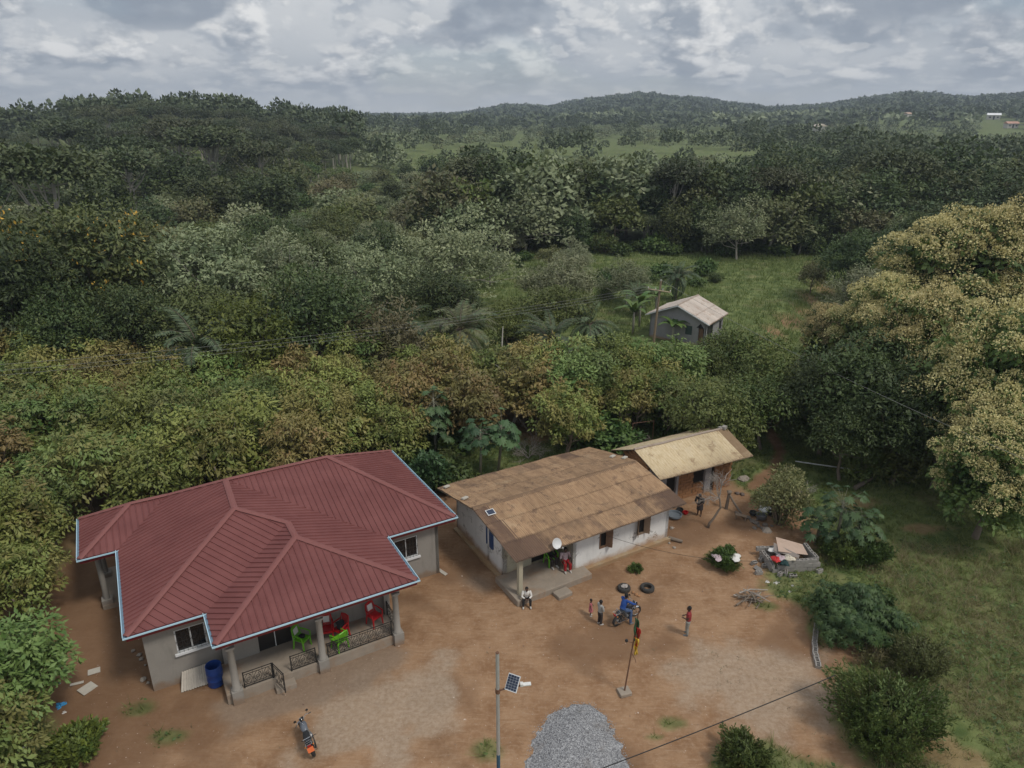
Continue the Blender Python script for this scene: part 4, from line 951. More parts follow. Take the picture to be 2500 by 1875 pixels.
# ------------------------------------------------------------------ plants: where they stand
NATIVE = dict(cocoa=4.4, cocoag=4.4, cocoab=4.4, dark=10.2, mango=7.2, lime=7.2, grey=7.0, olive=6.9, forest=15.0, gold=13.0, tan=14.7, palm=7.4, bush=2.4, low=1.65)
TNAME = dict(cocoa='cocoa_tree', cocoag='cocoa_tree', cocoab='cocoa_tree', dark='broadleaf_tree', mango='mango_tree', lime='leafy_tree', grey='savanna_tree', olive='olive_green_tree', forest='forest_tree', gold='blossoming_tree', tan='flowering_tree', palm='oil_palm', bush='bush', low='shrub')
tr = random.Random(5); PLACED = []
def put(kind, x, y, h, label, group=None, sxy=1.0, var=None, tilt=.04, z=None, rz=None, cat='tree'):
    c, t = K[kind][tr.randrange(len(K[kind])) if var is None else var % len(K[kind])]
    s = h / NATIVE[kind]; zz = float(gz(x, y)[0]) if z is None else z
    o = thing(TNAME[kind], label, cat, (x, y, zz - .03), tr.uniform(0, 6.28) if rz is None else rz, group)
    o.scale = (s * sxy, s * sxy, s); o.rotation_euler.x = tr.gauss(0, tilt); o.rotation_euler.y = tr.gauss(0, tilt)
    if kind == 'palm': PLACED.append((x, y - 2.0, 4.5))
    link('crown', c, o); link('trunk' if kind not in ('bush', 'low') else 'stem', t, o); PLACED.append((x, y, s * sxy * 3.0))
    return o
def top(kind, px, py, h, label, group=None, **k):
    p = G(px, py, h * .97); return put(kind, p.x, p.y, h, label, group, **k)
def hloc(x, y):
    O = G(306, 1555, 3); c, s = math.cos(R(29.5)), math.sin(R(29.5)); return c * (x - O.x) + s * (y - O.y), -s * (x - O.x) + c * (y - O.y)
def wloc(x, y): c, s = math.cos(WT), math.sin(WT); return c * (x - WO.x) + s * (y - WO.y), -s * (x - WO.x) + c * (y - WO.y)
def in_view(x, y, m=1.5):
    return y > 5 and abs(x) < y * math.tan(R(36.4)) / math.cos(PITCH) * .99 + 3.0 * m + 2

# -- landmarks (crown top in the photograph, height)
top('gold', 170, 492, 13.5, 'tall dark tree dotted with yellow blossom at the left edge of the grove', sxy=1.05, var=0)
top('gold', 20, 585, 11.5, 'dark yellow-flecked tree cut by the left border, beside the taller blossoming one', var=1)
top('olive', 300, 560, 10.5, 'dull olive tree between the yellow-blossomed tree and the grey rounded one', sxy=1.2)
top('grey', 470, 575, 10.5, 'big grey-green round-topped tree with pale forked limbs left of centre', sxy=1.05, var=0)
top('lime', 610, 735, 7.6, 'bright yellow-green rounded tree beside the large oil palm', var=0)
top('dark', 760, 665, 9.2, 'dense dark green tree right of the yellow-green one', sxy=.95, var=0)
top('olive', 935, 755, 6.6, 'brownish olive round tree behind the power lines', var=0)
top('dark', 320, 700, 8.0, 'shaded dark tree behind the large oil palm', var=2)
top('dark', 130, 720, 8.0, 'shaded dark tree at the foot of the yellow-blossomed tree', var=1)
top('grey', 1115, 560, 9.0, 'wide grey tree with a dark hollow middle in the centre of the grove', sxy=1.1, var=1)
top('grey', 900, 610, 8.0, 'grey-green bushy tree with a crooked pale limb', var=2)
top('grey', 690, 600, 8.5, 'pale rounded tree behind the dense dark green one', var=3)
top('mango', 1362, 690, 6.0, 'round leafy mango tree left of the small field house', var=0)
top('grey', 1380, 635, 6.0, 'pale silvery tree above the round mango tree', var=0)
top('grey', 1535, 645, 4.6, 'small pale yellow-green tree at the edge of the field', var=1)
top('mango', 1240, 735, 4.6, 'low leafy tree between the oil palms in the centre', var=1)
top('olive', 1990, 640, 3.8, 'lone dark brown shrubby tree in the open field', var=1)
top('grey', 1812, 508, 7.4, 'pale grey-green tree in front of the dark tree line', sxy=1.0, var=3)
for i, (px, py, h, lab) in enumerate([(470, 745, 7.6, 'largest oil palm, standing before the dark grove left of centre'), (705, 735, 5.6, 'oil palm half hidden behind the dense dark tree'), (985, 700, 6.8, 'oil palm with upright fronds right of the brownish olive tree'),
        (1135, 720, 6.6, 'oil palm with dry hanging fronds in the middle of the row'), (1340, 770, 5.4, 'low spreading oil palm with blue-grey fronds'), (1440, 720, 5.2, 'slender oil palm next to the round mango tree'),
        (905, 655, 4.6, 'small oil palm under the crooked grey tree'), (1655, 640, 4.5, 'dark oil palm on the near edge of the field'), (385, 850, 4.2, 'low yellowish oil palm at the foot of the largest palm'),
        (690, 845, 4.0, 'low grey oil palm in front of the yellow-green tree'), (1560, 690, 3.6, 'short oil palm behind the small field house')]):
    top('palm', px, py, h, lab, 'oil palms in the grove', var=i % 3, tilt=.06)
# -- big flowering trees on the right
for i, (px, py, h, s, lab) in enumerate([(2362, 500, 14.0, 1.02, 'tallest tan-blossomed tree on the right, rounded crown against the dark tree line'), (2510, 482, 14.5, .85, 'tan-blossomed tree behind the tallest one at the right border'),
        (2190, 672, 9.6, .95, 'lower tan-blossomed tree left of the tallest one'), (2035, 740, 6.6, .75, 'smallest tan-blossomed tree, nearest to the field'), (2330, 690, 11.0, .85, 'tan-blossomed tree just behind the dark hollow on the right'), (2520, 735, 11.5, .82, 'near tan-blossomed tree cut by the right border'),
        (2470, 985, 7.6, .95, 'lowest tan-blossomed tree hanging over the grass at the right border')]):
    top('tan', px, py, h, lab, 'tan blossomed trees on the right', sxy=s, var=i, tilt=.03)
for i, (px, py, h, kd, lab) in enumerate([(1830, 795, 5.6, 'mango', 'leafy tree directly right of the small field house'), (1925, 850, 5.8, 'mango', 'leafy tree over the end of the footpath'), (2040, 880, 6.4, 'dark', 'dark tree on the right side of the footpath'),
        (2150, 830, 8.0, 'dark', 'dark tree under the tallest tan-blossomed tree'), (2230, 930, 6.5, 'dark', 'dark tree in the hollow between the tan-blossomed trees'), (2080, 1000, 4.6, 'dark', 'low dark thicket tree at the corner of the footpath'),
        (2330, 960, 6.0, 'dark', 'dark tree behind the lowest tan-blossomed tree'), (1760, 830, 4.8, 'mango', 'leafy tree below the doorway of the small field house'), (1745, 930, 5.2, 'mango', 'leafy green tree behind the brick shed roof'),
        (1880, 920, 5.0, 'mango', 'bushy green tree leaning over the footpath'), (2200, 1040, 3.4, 'bush', 'dark bush at the foot of the thicket on the right'), (2115, 1060, 2.8, 'bush', 'dark bush beside the fallen branch')]):
    top(kd, px, py, h, lab, None, var=i, cat='bush' if kd == 'bush' else 'tree')
# -- far houses that show as specks among the woods
FARH = [(2296, 470, 3, 'low shed with a white roof beyond the tree line on the right', (.55, .53, .50)), (2000, 318, 7, 'pale roofed house on the far slope right of centre', (.62, .52, .42)), (2420, 310, 7, 'bright white house on the far slope at the right', (.75, .75, .76)), (2210, 308, 6, 'brown roofed house on the far slope between the two pale ones', (.42, .28, .20)), (2465, 320, 6, 'reddish roofed house at the far right edge of the slope', (.45, .25, .18))]
FARX = []
for px, py, hh, lab, colr in FARH:
    q = G(px, py, hh * .6); zz = float(height(q.x, q.y)); rr_ = math.hypot(q.x, q.y); FARX.append((math.atan2(q.x, q.y), rr_)); PLACED.append((q.x, q.y, 10)); PLACED.append((q.x * (1 - 14 / rr_), q.y * (1 - 14 / rr_), 12))
    t = thing('distant_house', lab, 'house', (q.x, q.y, max(zz, q.z - hh)), .5 + px * .01); w_ = 1.5 * hh if rr_ > 400 else 6.0; d_ = w_ * .6; hw = hh * .6 + (0 if rr_ > 400 else .8)
    MB().box((0, 0, hw / 2), (w_, d_, hw)).build('wall', plain('far_wall' + str(px), (.50, .47, .43), .9), t); MB().box((0, -d_ / 2 - .03, hw * .45), (w_ * .14, .06, hw * .8)).build('door', M_ROOMSHADE, t)
    for s_ in (-.3, .3): MB().box((w_ * s_, -d_ / 2 - .03, hw * .55), (w_ * .14, .06, hw * .3)).build('window', M_ROOMSHADE, t)
    MB().add([(-w_ * .56, -d_ * .62, hw), (w_ * .56, -d_ * .62, hw), (w_ * .56, 0, hw + d_ * .3), (-w_ * .56, 0, hw + d_ * .3), (-w_ * .56, d_ * .62, hw), (w_ * .56, d_ * .62, hw)], [(0, 1, 2, 3), (3, 2, 5, 4), (0, 3, 4), (1, 5, 2), (0, 4, 5, 1)]).build('roof', plain('far_roof' + str(px), colr, .6), t)
# -- cocoa plantation
def cocoa_ok(x, y):
    hx, hy = hloc(x, y); wx, wy = wloc(x, y)
    if y > 47.5 + 2.5 * vnoise(x * .2, 3.3, 4) or y < 14 or not in_view(x, y): return False
    p = G(1700, 1000)
    left = hx < -3.4 and (hy > -3.2 or hx < -6.2) and hy > -7.5
    back = hy > 12.2 and x < 2.2
    if left or back:
        if -4.2 < x < 2.6 and y < 40.0: return False
        return True
    if wy > 9.4 and x < 7.2 and y > 36.8 and not (x > 4.4 and y < 40.2): return x > 1.5 or y > 40
    return 7.0 < x < 13.2 and y > 41.0 and y < 50
sp_ = 2.85; n_c = 0
for gy in range(0, 27):
    for gx in range(-23, 12):
        x = gx * sp_ + (gy % 2) * sp_ * .5 + tr.gauss(0, .5); y = 14 + gy * sp_ * .9 + tr.gauss(0, .5)
        if not cocoa_ok(x, y): continue
        r = vnoise(x * .22, y * .22, 8) + tr.gauss(0, .18)
        kd = 'cocoag' if r < .38 else 'cocoab' if r > .78 else 'cocoa'
        hx, hy = hloc(x, y); nearl = hx < -3 and hy < 5
        lab = {'cocoa': 'yellowish olive cocoa tree in the plantation behind the houses', 'cocoag': 'green cocoa tree in the plantation behind the houses', 'cocoab': 'brown-flushed cocoa tree in the plantation behind the houses'}[kd]
        if nearl: kd, lab = ('cocoag', 'green cocoa tree beside the left wall of the bungalow') if y < 24 else ('cocoa', 'yellowish cocoa tree left of the bungalow, near the left border')
        if not nearl: lab = lab.replace('behind the houses', 'near the left border' if x < -18 - (y - 36) * .3 else 'behind the bungalow roof' if x < -7 else 'in the middle' if x < 0 else 'behind the farmhouse' if x < 7.2 else 'behind the brick shed') + (', far row' if y > 43 else ', near row' if y < 37.5 else '')
        put(kd, x, y, tr.uniform(3.4, 5.3) * (.85 if y < 26 else 1), lab, lab.replace('tree', 'trees'), sxy=tr.uniform(.95, 1.2)); n_c += 1
# -- grove, tree line and woodland, each tree on its own
FIELD = gp([(1340, 655), (1500, 612), (1700, 606), (2170, 612), (2160, 700), (2010, 770), (1960, 850), (1880, 880), (1650, 900), (1480, 880), (1400, 800), (1540, 750), (1450, 690)])
NOTREE = gp([(1300, 920), (1330, 800), (1480, 690), (1850, 680), (2060, 740), (1980, 900), (1700, 940)])
GLADE = [gp([(930, 770), (960, 700), (1080, 650), (1160, 690), (1120, 760)]), gp([(1180, 660), (1300, 640), (1310, 720), (1230, 740)])]
def free(x, y, r):
    return all((x - a) ** 2 + (y - b) ** 2 > (r + c * .55) ** 2 for a, b, c in PLACED)
def inside(x, y, P): return float(poly_sd(np.array([x]), np.array([y]), P)[0]) > 0
GL = {'dark': 'dark broadleaf tree in the grove beyond the cocoa', 'mango': 'leafy green mango tree in the grove beyond the cocoa', 'grey': 'grey-green savanna tree in the grove beyond the cocoa', 'olive': 'dull olive tree in the grove beyond the cocoa', 'low': 'low bright shrub among the trees of the grove'}
nn = {}
def scatter(r0, r1, st, rad, pick, full=True):
    g = int(r1 / st) + 2
    for gy in range(int(r0 * .75 / st), g):
        for gx in range(-g, g):
            x = gx * st + tr.uniform(-.45, .45) * st; y = gy * st + tr.uniform(-.45, .45) * st; r = math.hypot(x, y)
            if not (r0 <= r < r1) or not in_view(x, y, 2): continue
            if inside(x, y, FIELD) or not free(x, y, rad) or any(abs(math.atan2(x, y) - fa) < .02 and fr_ - 60 < r < fr_ + 8 and fr_ < 400 for fa, fr_ in FARX): continue
            q = pick(x, y, r, math.atan2(x, y))
            if q: yield x, y, q
def pick_near(x, y, r, a):
    if y < 48 + 2.0 * vnoise(x * .2, 1.1, 2): return None
    if a > .20 and r < 75 or inside(x, y, NOTREE): return None
    if -.14 < a < .22 and r < 84 and tr.random() < .55: return 'low' if tr.random() < .4 else None
    if any(inside(x, y, g) for g in GLADE): return 'low' if tr.random() < .35 else None
    t = tr.random()
    if a < -.18: return 'dark' if t < .33 else 'mango' if t < .5 else 'grey' if t < .78 else 'olive' if t < .92 else 'low'
    if a < .3: return 'grey' if t < .40 else 'olive' if t < .50 else 'mango' if t < .62 else 'dark' if t < .70 else 'low' if t < .95 else None
    return 'dark' if t < .6 else 'mango' if t < .8 else 'grey'
HGT = dict(dark=(7.5, 10.5), mango=(5, 7.5), grey=(5, 7.8), olive=(4.5, 7), low=(1.2, 2.2))
for x, y, kd in scatter(48, 104, 4.7, 1.9, pick_near):
    h = tr.uniform(*HGT[kd]) * (.85 if y < 60 else 1) * (.66 if -.12 < math.atan2(x, y) < .3 else .88)
    a = math.atan2(x, y); lab = GL[kd] + (' at the far left' if a < -.40 else ' left of centre' if a < -.15 else ' near the middle' if a < .15 else ' towards the right') + (', near part' if y < 70 else ', far part')
    put(kd, x, y, h, lab, GL[kd].replace(' tree', ' trees').replace(' shrub', ' shrubs'), sxy=tr.uniform(.95, 1.25), cat='shrub' if kd == 'low' else 'tree'); nn[kd] = nn.get(kd, 0) + 1
LN = {'dark': ('broadleaf_tree', 10.6), 'forest': ('forest_tree', 15.4), 'grey': ('woodland_tree', 6.6), 'olive': ('olive_green_tree', 7.2), 'lime': ('leafy_tree', 7.0)}
def put_lean(kd, x, y, h, label, group, sxy=1.0):
    m = LK[kd][tr.randrange(len(LK[kd]))]; s = h / LN[kd][1]
    o = link(LN[kd][0], m, None, (x, y, float(gz(x, y)[0]) - .1), (tr.gauss(0, .03), tr.gauss(0, .03), tr.uniform(0, 6.28)), (s * sxy, s * sxy, s))
    tag(o, label, 'tree', group); PLACED.append((x, y, s * sxy * 3.0)); nn[kd + '_far'] = nn.get(kd + '_far', 0) + 1
# the dark tree line beyond the field
x0, x1 = -12, 86
for row, yy in enumerate((108, 112.5, 117.5, 123)):
    x = x0 + row * 1.7
    while x < x1:
        y = yy + tr.gauss(0, 1.2) + (3 * math.sin(x * .12)); h = tr.uniform(6.5, 9) if row == 0 else tr.uniform(8.5, 11.5) if tr.random() < .85 else tr.uniform(12, 14)
        if row == 0 and tr.random() < .3: h = tr.uniform(4.5, 6)
        if in_view(x, y, 2): put_lean('dark' if tr.random() < .6 else tr.choice(('forest', 'olive', 'lime', 'grey')), x, y, h, ('shrubby front-row' if h < 7 else 'tall dark') + ' tree of the tree line' + (' left of the field' if x < 12 else ' behind the left half of the field' if x < 32 else ' behind the pale grey tree' if x < 48 else ' behind the tan-blossomed trees') + ('' if row == 0 else ', rear rows'), 'dark tree line beyond the field', tr.uniform(.95, 1.3))
        x += tr.uniform(3.6, 5.4)
def pick_mid(x, y, r, a):
    d = vnoise(x / 26, y / 26, 12); t = tr.random()
    if a > .33: return 'dark' if t < .5 else 'olive' if t < .7 else 'grey'
    if a < -.30: return 'dark' if t < .34 else 'forest' if t < .44 else 'olive' if t < .64 else 'grey' if t < .92 else 'lime'
    if d > .62 and r > 130 and t < .55: return None
    return 'grey' if t < .52 else 'olive' if t < .72 else 'dark' if t < .88 else 'lime'
ML = {'dark': 'dark broadleaf tree scattered in the open woodland', 'grey': 'grey-green round tree scattered in the open woodland', 'olive': 'dull olive tree scattered in the open woodland', 'lime': 'fresh green tree scattered in the open woodland', 'forest': 'tall pale-trunked tree standing above the left woodland'}
MH = dict(dark=(7.5, 11.5), grey=(4.5, 7.0), olive=(4.5, 7.5), lime=(4.5, 7), forest=(12, 17))
for x, y, kd in scatter(104, 225, 8.2, 2.4, pick_mid):
    a = math.atan2(x, y); lab = ML[kd] + (' far left' if a < -.42 else ' left of centre' if a < -.14 else ' in the middle' if a < .14 else ' right of centre' if a < .42 else ' far right') + (', near' if y < 150 else ', far')
    put_lean(kd, x, y, tr.uniform(*MH[kd]) * (.72 if -.2 < a < .33 else 1), lab, lab.replace(' tree', ' trees', 1), tr.uniform(1.0, 1.35))
# the forested rise on the left
for x, y, kd in scatter(215, 330, 9.0, 2.4, lambda x, y, r, a: 'forest' if -.72 < a < -.215 and tr.random() < .95 else None):
    r = math.hypot(x, y); put_lean(kd, x, y, tr.uniform(9.5, 13) * (.8 if r < 232 else 1) * (.7 if x < -.58 * y else 1), 'tall forest tree on the wooded rise, ' + ('front edge' if r < 245 else 'middle slope' if r < 290 else 'crest') + (' near the left border' if x < -.48 * y else ' at its centre' if x < -.34 * y else ' towards its right end'), 'forest trees on the left rise', tr.uniform(.9, 1.2))
for px, py, h in ((250, 395, 12), (590, 640, 6.5), (1700, 470, 11)):
    p = G(px, py, 5); o = thing('bare_tree', {250: 'thin leafless tree rising above the left grove', 590: 'leafless grey tree among the grove left of centre', 1700: 'leafless forked tree in the dark tree line'}[px], 'tree', (p.x, p.y, 0), 1.0)
    b = link('branches', K['bare'][px % 2], o, scale=(h / 8.5,) * 3)
print('TREES', n_c, nn)
# -- the far woods, one mass
def far_woods():
    rng = np.random.default_rng(77); Vs, Fs, Ts, Ms = [], [], [], []; base = 0
    def crown_proto(seed, n, R_, Hh, zc, L):
        r = np.random.default_rng(seed); o = sphere_pts(n, r, -.35); p = o * np.array([R_, R_, Hh]) * r.uniform(.7, 1.05, (n, 1)) + np.array([0, 0, zc])
        d = unit(o + r.normal(0, .7, (n, 3))); nr = unit(o + np.array([0, 0, .6])); V, F = leaf_np(p - d * L * .5, d, nr, L * r.uniform(.7, 1.3, n), L * .75)
        return V, F, np.repeat(r.random(n), 4)
    near = [crown_proto(k, 100, 3.7, 2.9, 3.9, 1.25) for k in range(6)]; tall = [crown_proto(20 + k, 120, 5.0, 3.9, 9.8, 1.6) for k in range(5)]; farp = [crown_proto(40 + k, 26, 7.0, 4.2, 6.5, 4.6) for k in range(5)]
    def add(pr, x, y, z, s, sz, rot, mi):
        nonlocal base
        V, F, T = pr; c, sn = math.cos(rot), math.sin(rot)
        W = np.stack([(V[:, 0] * c - V[:, 1] * sn) * s + x, (V[:, 0] * sn + V[:, 1] * c) * s + y, V[:, 2] * sz + z], 1)
        Vs.append(W); Fs.append(F + base); Ts.append(np.clip(T * .6 + rng.random() * .4, 0, 1)); Ms.append(np.full(len(F), mi)); base += len(W)
    amax = R(39)
    def ring(r0, r1, dens, fn):
        n = int((r1 * r1 - r0 * r0) * amax * dens); r = np.sqrt(rng.uniform(r0 * r0, r1 * r1, n)); a = rng.uniform(-amax, amax, n); x = r * np.sin(a); y = r * np.cos(a); z = height(x, y); d = fbm(x / 70, y / 70, 3, 15)
        for i in range(n): fn(x[i], y[i], z[i], r[i], a[i], d[i])
    def blocked(r, a): return any(abs(a - fa) < 10 / fr_ and fr_ - 260 < r < fr_ + 14 for fa, fr_ in FARX)
    def f1(x, y, z, r, a, d):
        if blocked(r, a): return
        if r < 335 and -.72 < a < -.215: return
        if d > .57 and a > -.2 and rng.random() < .75: return
        if 300 < r < 350 and a > .05 and rng.random() < .8: return add(tall[rng.integers(5)], x, y, z, .9, rng.uniform(.7, 1.0), rng.uniform(0, 6.3), 0)
        s = rng.uniform(.75, 1.3) * (.8 if a > -.15 else 1)
        if a > -.15 and r < 620 and rng.random() < .12: return
        if a < -.2 and r < 600 or d < .31: add(tall[rng.integers(5)], x, y, z, s * .95, s * rng.uniform(.8, 1.2), rng.uniform(0, 6.3), 0)
        elif rng.random() < .22: add(near[rng.integers(6)], x, y, z, s * 1.15, s * 1.4, rng.uniform(0, 6.3), 0)
        else: add(near[rng.integers(6)], x, y, z, s, s * .95, rng.uniform(0, 6.3), 1 if rng.random() < .75 else 2)
    ring(225, 700, 1 / 95, f1)
    def f2(x, y, z, r, a, d):
        if blocked(r, a): return
        s = rng.uniform(.6, 1.15); add(farp[rng.integers(5)], x, y, z, s * (1 + r / 4000), s * rng.uniform(.8, 1.25), rng.uniform(0, 6.3), 0 if d < .60 or z > 8 or r > 1200 else 1)
    ring(700, 2150, 1 / 300, f2)
    o = link('far_woods', mesh_np('far_woods', np.concatenate(Vs), np.concatenate(Fs), {'tint': np.concatenate(Ts)}, [LF['forest'], LF['grey'], LF['olive']], np.concatenate(Ms)))
    tag(o, 'distant woodland and forested hills reaching to the horizon', 'woodland', None, 'stuff'); print('FAR tris', sum(len(f) for f in Fs))
far_woods()
# ------------------------------------------------------------------ haze
def haze():
    m = bpy.data.materials.new('haze'); m.use_nodes = True; nt = m.node_tree; nt.nodes.clear(); out = nt.nodes.new('ShaderNodeOutputMaterial'); v = nt.nodes.new('ShaderNodeVolumePrincipled')
    v.inputs['Color'].default_value = (.68, .78, .93, 1); v.inputs['Density'].default_value = .00028; v.inputs['Anisotropy'].default_value = .2
    nt.links.new(v.outputs[0], out.inputs['Volume'])
    o = MB().box((0, 1570, 54), (5300, 3300, 124)).build('haze', m); tag(o, 'thin blue-grey haze over the whole landscape', 'haze', None, 'stuff')
haze()
# ------------------------------------------------------------------ things about the yard
def pal(n, c, r=.6, **k): return MATS.get(n) or plain(n, c, r, **k)
M_RUBBER = pal('tyre_rubber', (.035, .033, .031), .85, var=.3, dirt=(.20, .13, .08), dirt_amt=.4)
M_CHROME = pal('chrome', (.55, .55, .56), .22, metal=1.0, var=.1)
M_STEEL = pal('grey_steel', (.30, .30, .30), .45, metal=.7, var=.25)
M_BLACKP = pal('black_plastic', (.018, .018, .019), .45, var=.2)
M_RUSTP = pal('rusty_pipe', (.15, .075, .045), .8, var=.35, scale=8)
M_STONE = pal('field_stone', (.30, .26, .22), .95, var=.3, scale=5, bump=.5)
M_SKIN = pal('dark_skin', (.075, .040, .026), .5, var=.12)
M_HAIR = pal('black_hair', (.010, .009, .009), .8, var=.1)
def lump(mb, c, r, rng, flat=.7, n=8, m=6):
    prof = []; k = rng.uniform(.75, 1.2, (m, n))
    vs = []; 
    for i in range(m):
        th = math.pi * i / (m - 1)
        for j in range(n):
            a = 2 * math.pi * j / n; q = k[i, j] if 0 < i < m - 1 else 1
            vs.append((c[0] + r * q * math.sin(th) * math.cos(a), c[1] + r * q * math.sin(th) * math.sin(a), c[2] - r * flat * math.cos(th) * q))
    mb.add(vs, [(i * n + j, i * n + (j + 1) % n, (i + 1) * n + (j + 1) % n, (i + 1) * n + j) for i in range(m - 1) for j in range(n)])
    return mb
# -- people
def person(label, loc, rz, H, J, shirt, trousers, shoe, sleeve=.95, leg=.97, hair=1.0, skirt=False, extra=None, dress=None):
    """J: joint positions as fractions of H (x right, y forward, z up)"""
    root = thing('person', label, 'person', loc, rz)
    P = {k: Vector(v) * H for k, v in J.items()}; sc = H
    def loft(mb, pts, rads, n=10): mb.tube(pts, [r * sc for r in rads], n)
    def ell(mb, rings, n=12):
        vs = []; fs = []
        for c, rx, ry in rings:
            for k in range(n): a = 2 * math.pi * k / n; vs.append((c.x + rx * sc * math.cos(a), c.y + ry * sc * math.sin(a), c.z))
        for i in range(len(rings) - 1):
            for k in range(n): fs.append((i * n + k, i * n + (k + 1) % n, (i + 1) * n + (k + 1) % n, (i + 1) * n + k))
        fs.append(tuple(range(n))[::-1]); fs.append(tuple((len(rings) - 1) * n + k for k in range(n))); mb.add(vs, fs)
    b = MB(); pel, che, nek, hed = P['pelvis'], P['chest'], P['neck'], P['head']
    ax = J.get('side', (1, 0, 0))
    ell(b, [(pel - Vector((0, 0, .035 * sc)), .062, .05), (pel, .082, .062), (pel.lerp(che, .5), .072, .054), (che, .088, .06), (che.lerp(nek, .6), .085, .05), (nek, .038, .036)])
    loft(b, [nek - Vector((0, 0, .02 * sc)), nek.lerp(hed, .5)], [.036, .034])
    hd = Vector(J.get('look', (0, 1, 0))).normalized()
    b.blob(hed, (.052 * sc, .060 * sc, .070 * sc), 12, 9); b.blob(hed + hd * .058 * sc - Vector((0, 0, .008 * sc)), (.010 * sc, .013 * sc, .014 * sc), 6, 5); b.blob(hed + hd * .03 * sc - Vector((0, 0, .045 * sc)), (.032 * sc, .032 * sc, .028 * sc), 8, 6)
    sdv = Vector((hd.y, -hd.x, 0))
    for s in (-1, 1): b.blob(hed + sdv * s * .053 * sc, (.009 * sc, .014 * sc, .020 * sc), 6, 5)
    for s in 'lr':
        hp, kn, an, to = P['hip_' + s], P['knee_' + s], P['ankle_' + s], P['toe_' + s]
        loft(b, [hp, hp.lerp(kn, .5), kn, kn.lerp(an, .3), an], [.056, .048, .034, .036, .022]); loft(b, [an - Vector((0, 0, .01 * sc)), an.lerp(to, .5) - Vector((0, 0, .012 * sc)), to], [.024, .022, .014])
        sh, el, wr = P['sho_' + s], P['elb_' + s], P['wri_' + s]
        loft(b, [sh.lerp(che, .25), sh, sh.lerp(el, .5), el, el.lerp(wr, .3), wr], [.035, .034, .029, .022, .023, .015])
        hdv = (wr - el).normalized(); pl = wr + hdv * .03 * sc; sv = hdv.cross(Vector((0, 0, 1))); sv = sv.normalized() if sv.length > .1 else Vector((1, 0, 0)); uv = sv.cross(hdv)
        loft(b, [wr, pl, wr + hdv * .052 * sc], [.014, .019, .016], 8)
        for f in range(4): st = wr + hdv * .05 * sc + sv * (f - 1.5) * .010 * sc; l = (.038, .044, .041, .032)[f] * sc; loft(b, [st, st + hdv * l * .6, st + hdv * l - uv * .012 * sc], [.0062, .0058, .0048], 6)
        st = wr + hdv * .018 * sc + sv * .017 * sc; loft(b, [st, st + hdv * .018 * sc + sv * .014 * sc, st + hdv * .036 * sc + sv * .018 * sc], [.0075, .0068, .0055], 6)
    body = b.build('body', M_SKIN, root, smooth=True); m = body.modifiers.new('remesh', 'REMESH'); m.mode = 'VOXEL'; m.voxel_size = max(.0065, .0068 * H); m.use_smooth_shade = True
    # face
    fc = MB()
    for s in (-1, 1): fc.blob(hed + hd * .0555 * sc + sdv * s * .021 * sc + Vector((0, 0, .012 * sc)), (.008 * sc, .006 * sc, .005 * sc), 6, 5)
    fc.blob(hed + hd * .058 * sc - Vector((0, 0, .036 * sc)), (.016 * sc, .006 * sc, .005 * sc), 6, 5); fc.build('face', pal('eye_and_lip', (.06, .02, .018), .5), root)
    hr = MB(); hr.blob(hed + Vector((0, 0, .016 * sc)) - hd * .012 * sc, (.058 * sc * hair, .060 * sc * hair, .066 * sc * hair), 12, 8); hr.build('hair', M_HAIR, root, smooth=True)
    # clothes
    g = .012
    if dress is None:
        s_ = MB(); ell(s_, [(pel + Vector((0, 0, .0 * sc)), .082 + g, .064 + g), (pel.lerp(che, .5), .078 + g, .060 + g), (che, .092 + g, .065 + g), (che.lerp(nek, .6), .088 + g * .6, .054 + g * .5), (nek - Vector((0, 0, .004 * sc)), .043, .041)])
        for s in 'lr':
            sh, el, wr = P['sho_' + s], P['elb_' + s], P['wri_' + s]; pts = [sh.lerp(che, .3), sh, sh.lerp(el, .5)]
            rr = [.042, .043, .040]
            if sleeve > .5: pts += [el, el.lerp(wr, max(0, sleeve * 2 - 1.05))]; rr += [.034, .028]
            loft(s_, pts, rr)
        o = s_.build('shirt', shirt, root, smooth=True); m = o.modifiers.new('remesh', 'REMESH'); m.mode = 'VOXEL'; m.voxel_size = .011; m.use_smooth_shade = True
    t_ = MB()
    if skirt or dress is not None:
        mt = dress or trousers; kn = (P['knee_l'] + P['knee_r']) / 2
        if dress: ell(t_, [(che.lerp(nek, .55), .075, .055), (che, .098, .072), (pel.lerp(che, .5), .088, .07), (pel, .1, .08), (pel.lerp(kn, .5), .115, .1), (kn, .12, .11)])
        else: ell(t_, [(pel + Vector((0, 0, .05 * sc)), .088, .07), (pel, .1, .08), (pel.lerp(kn, .55), .112, .095), (kn - Vector((0, 0, .02 * sc)), .115, .1)])
        if dress:
            for s in 'lr': sh, el = P['sho_' + s], P['elb_' + s]; loft(t_, [sh.lerp(che, .3), sh, sh.lerp(el, .4)], [.042, .044, .042])
        t_.build('dress' if dress else 'skirt', mt, root, smooth=True)
    if not skirt and dress is None:
        ell(t_, [(pel - Vector((0, 0, .04 * sc)), .072 + g, .058 + g), (pel + Vector((0, 0, .03 * sc)), .086 + g * .5, .066 + g * .5)])
        for s in 'lr':
            hp, kn, an = P['hip_' + s], P['knee_' + s], P['ankle_' + s]; pts = [hp, hp.lerp(kn, .5), kn]; rr = [.066, .060, .048]
            if leg > .6: pts += [kn.lerp(an, max(.1, leg * 2 - 1.0))]; rr += [.040]
            loft(t_, pts, rr)
        o = t_.build('trousers', trousers, root, smooth=True); m = o.modifiers.new('remesh', 'REMESH'); m.mode = 'VOXEL'; m.voxel_size = .012; m.use_smooth_shade = True
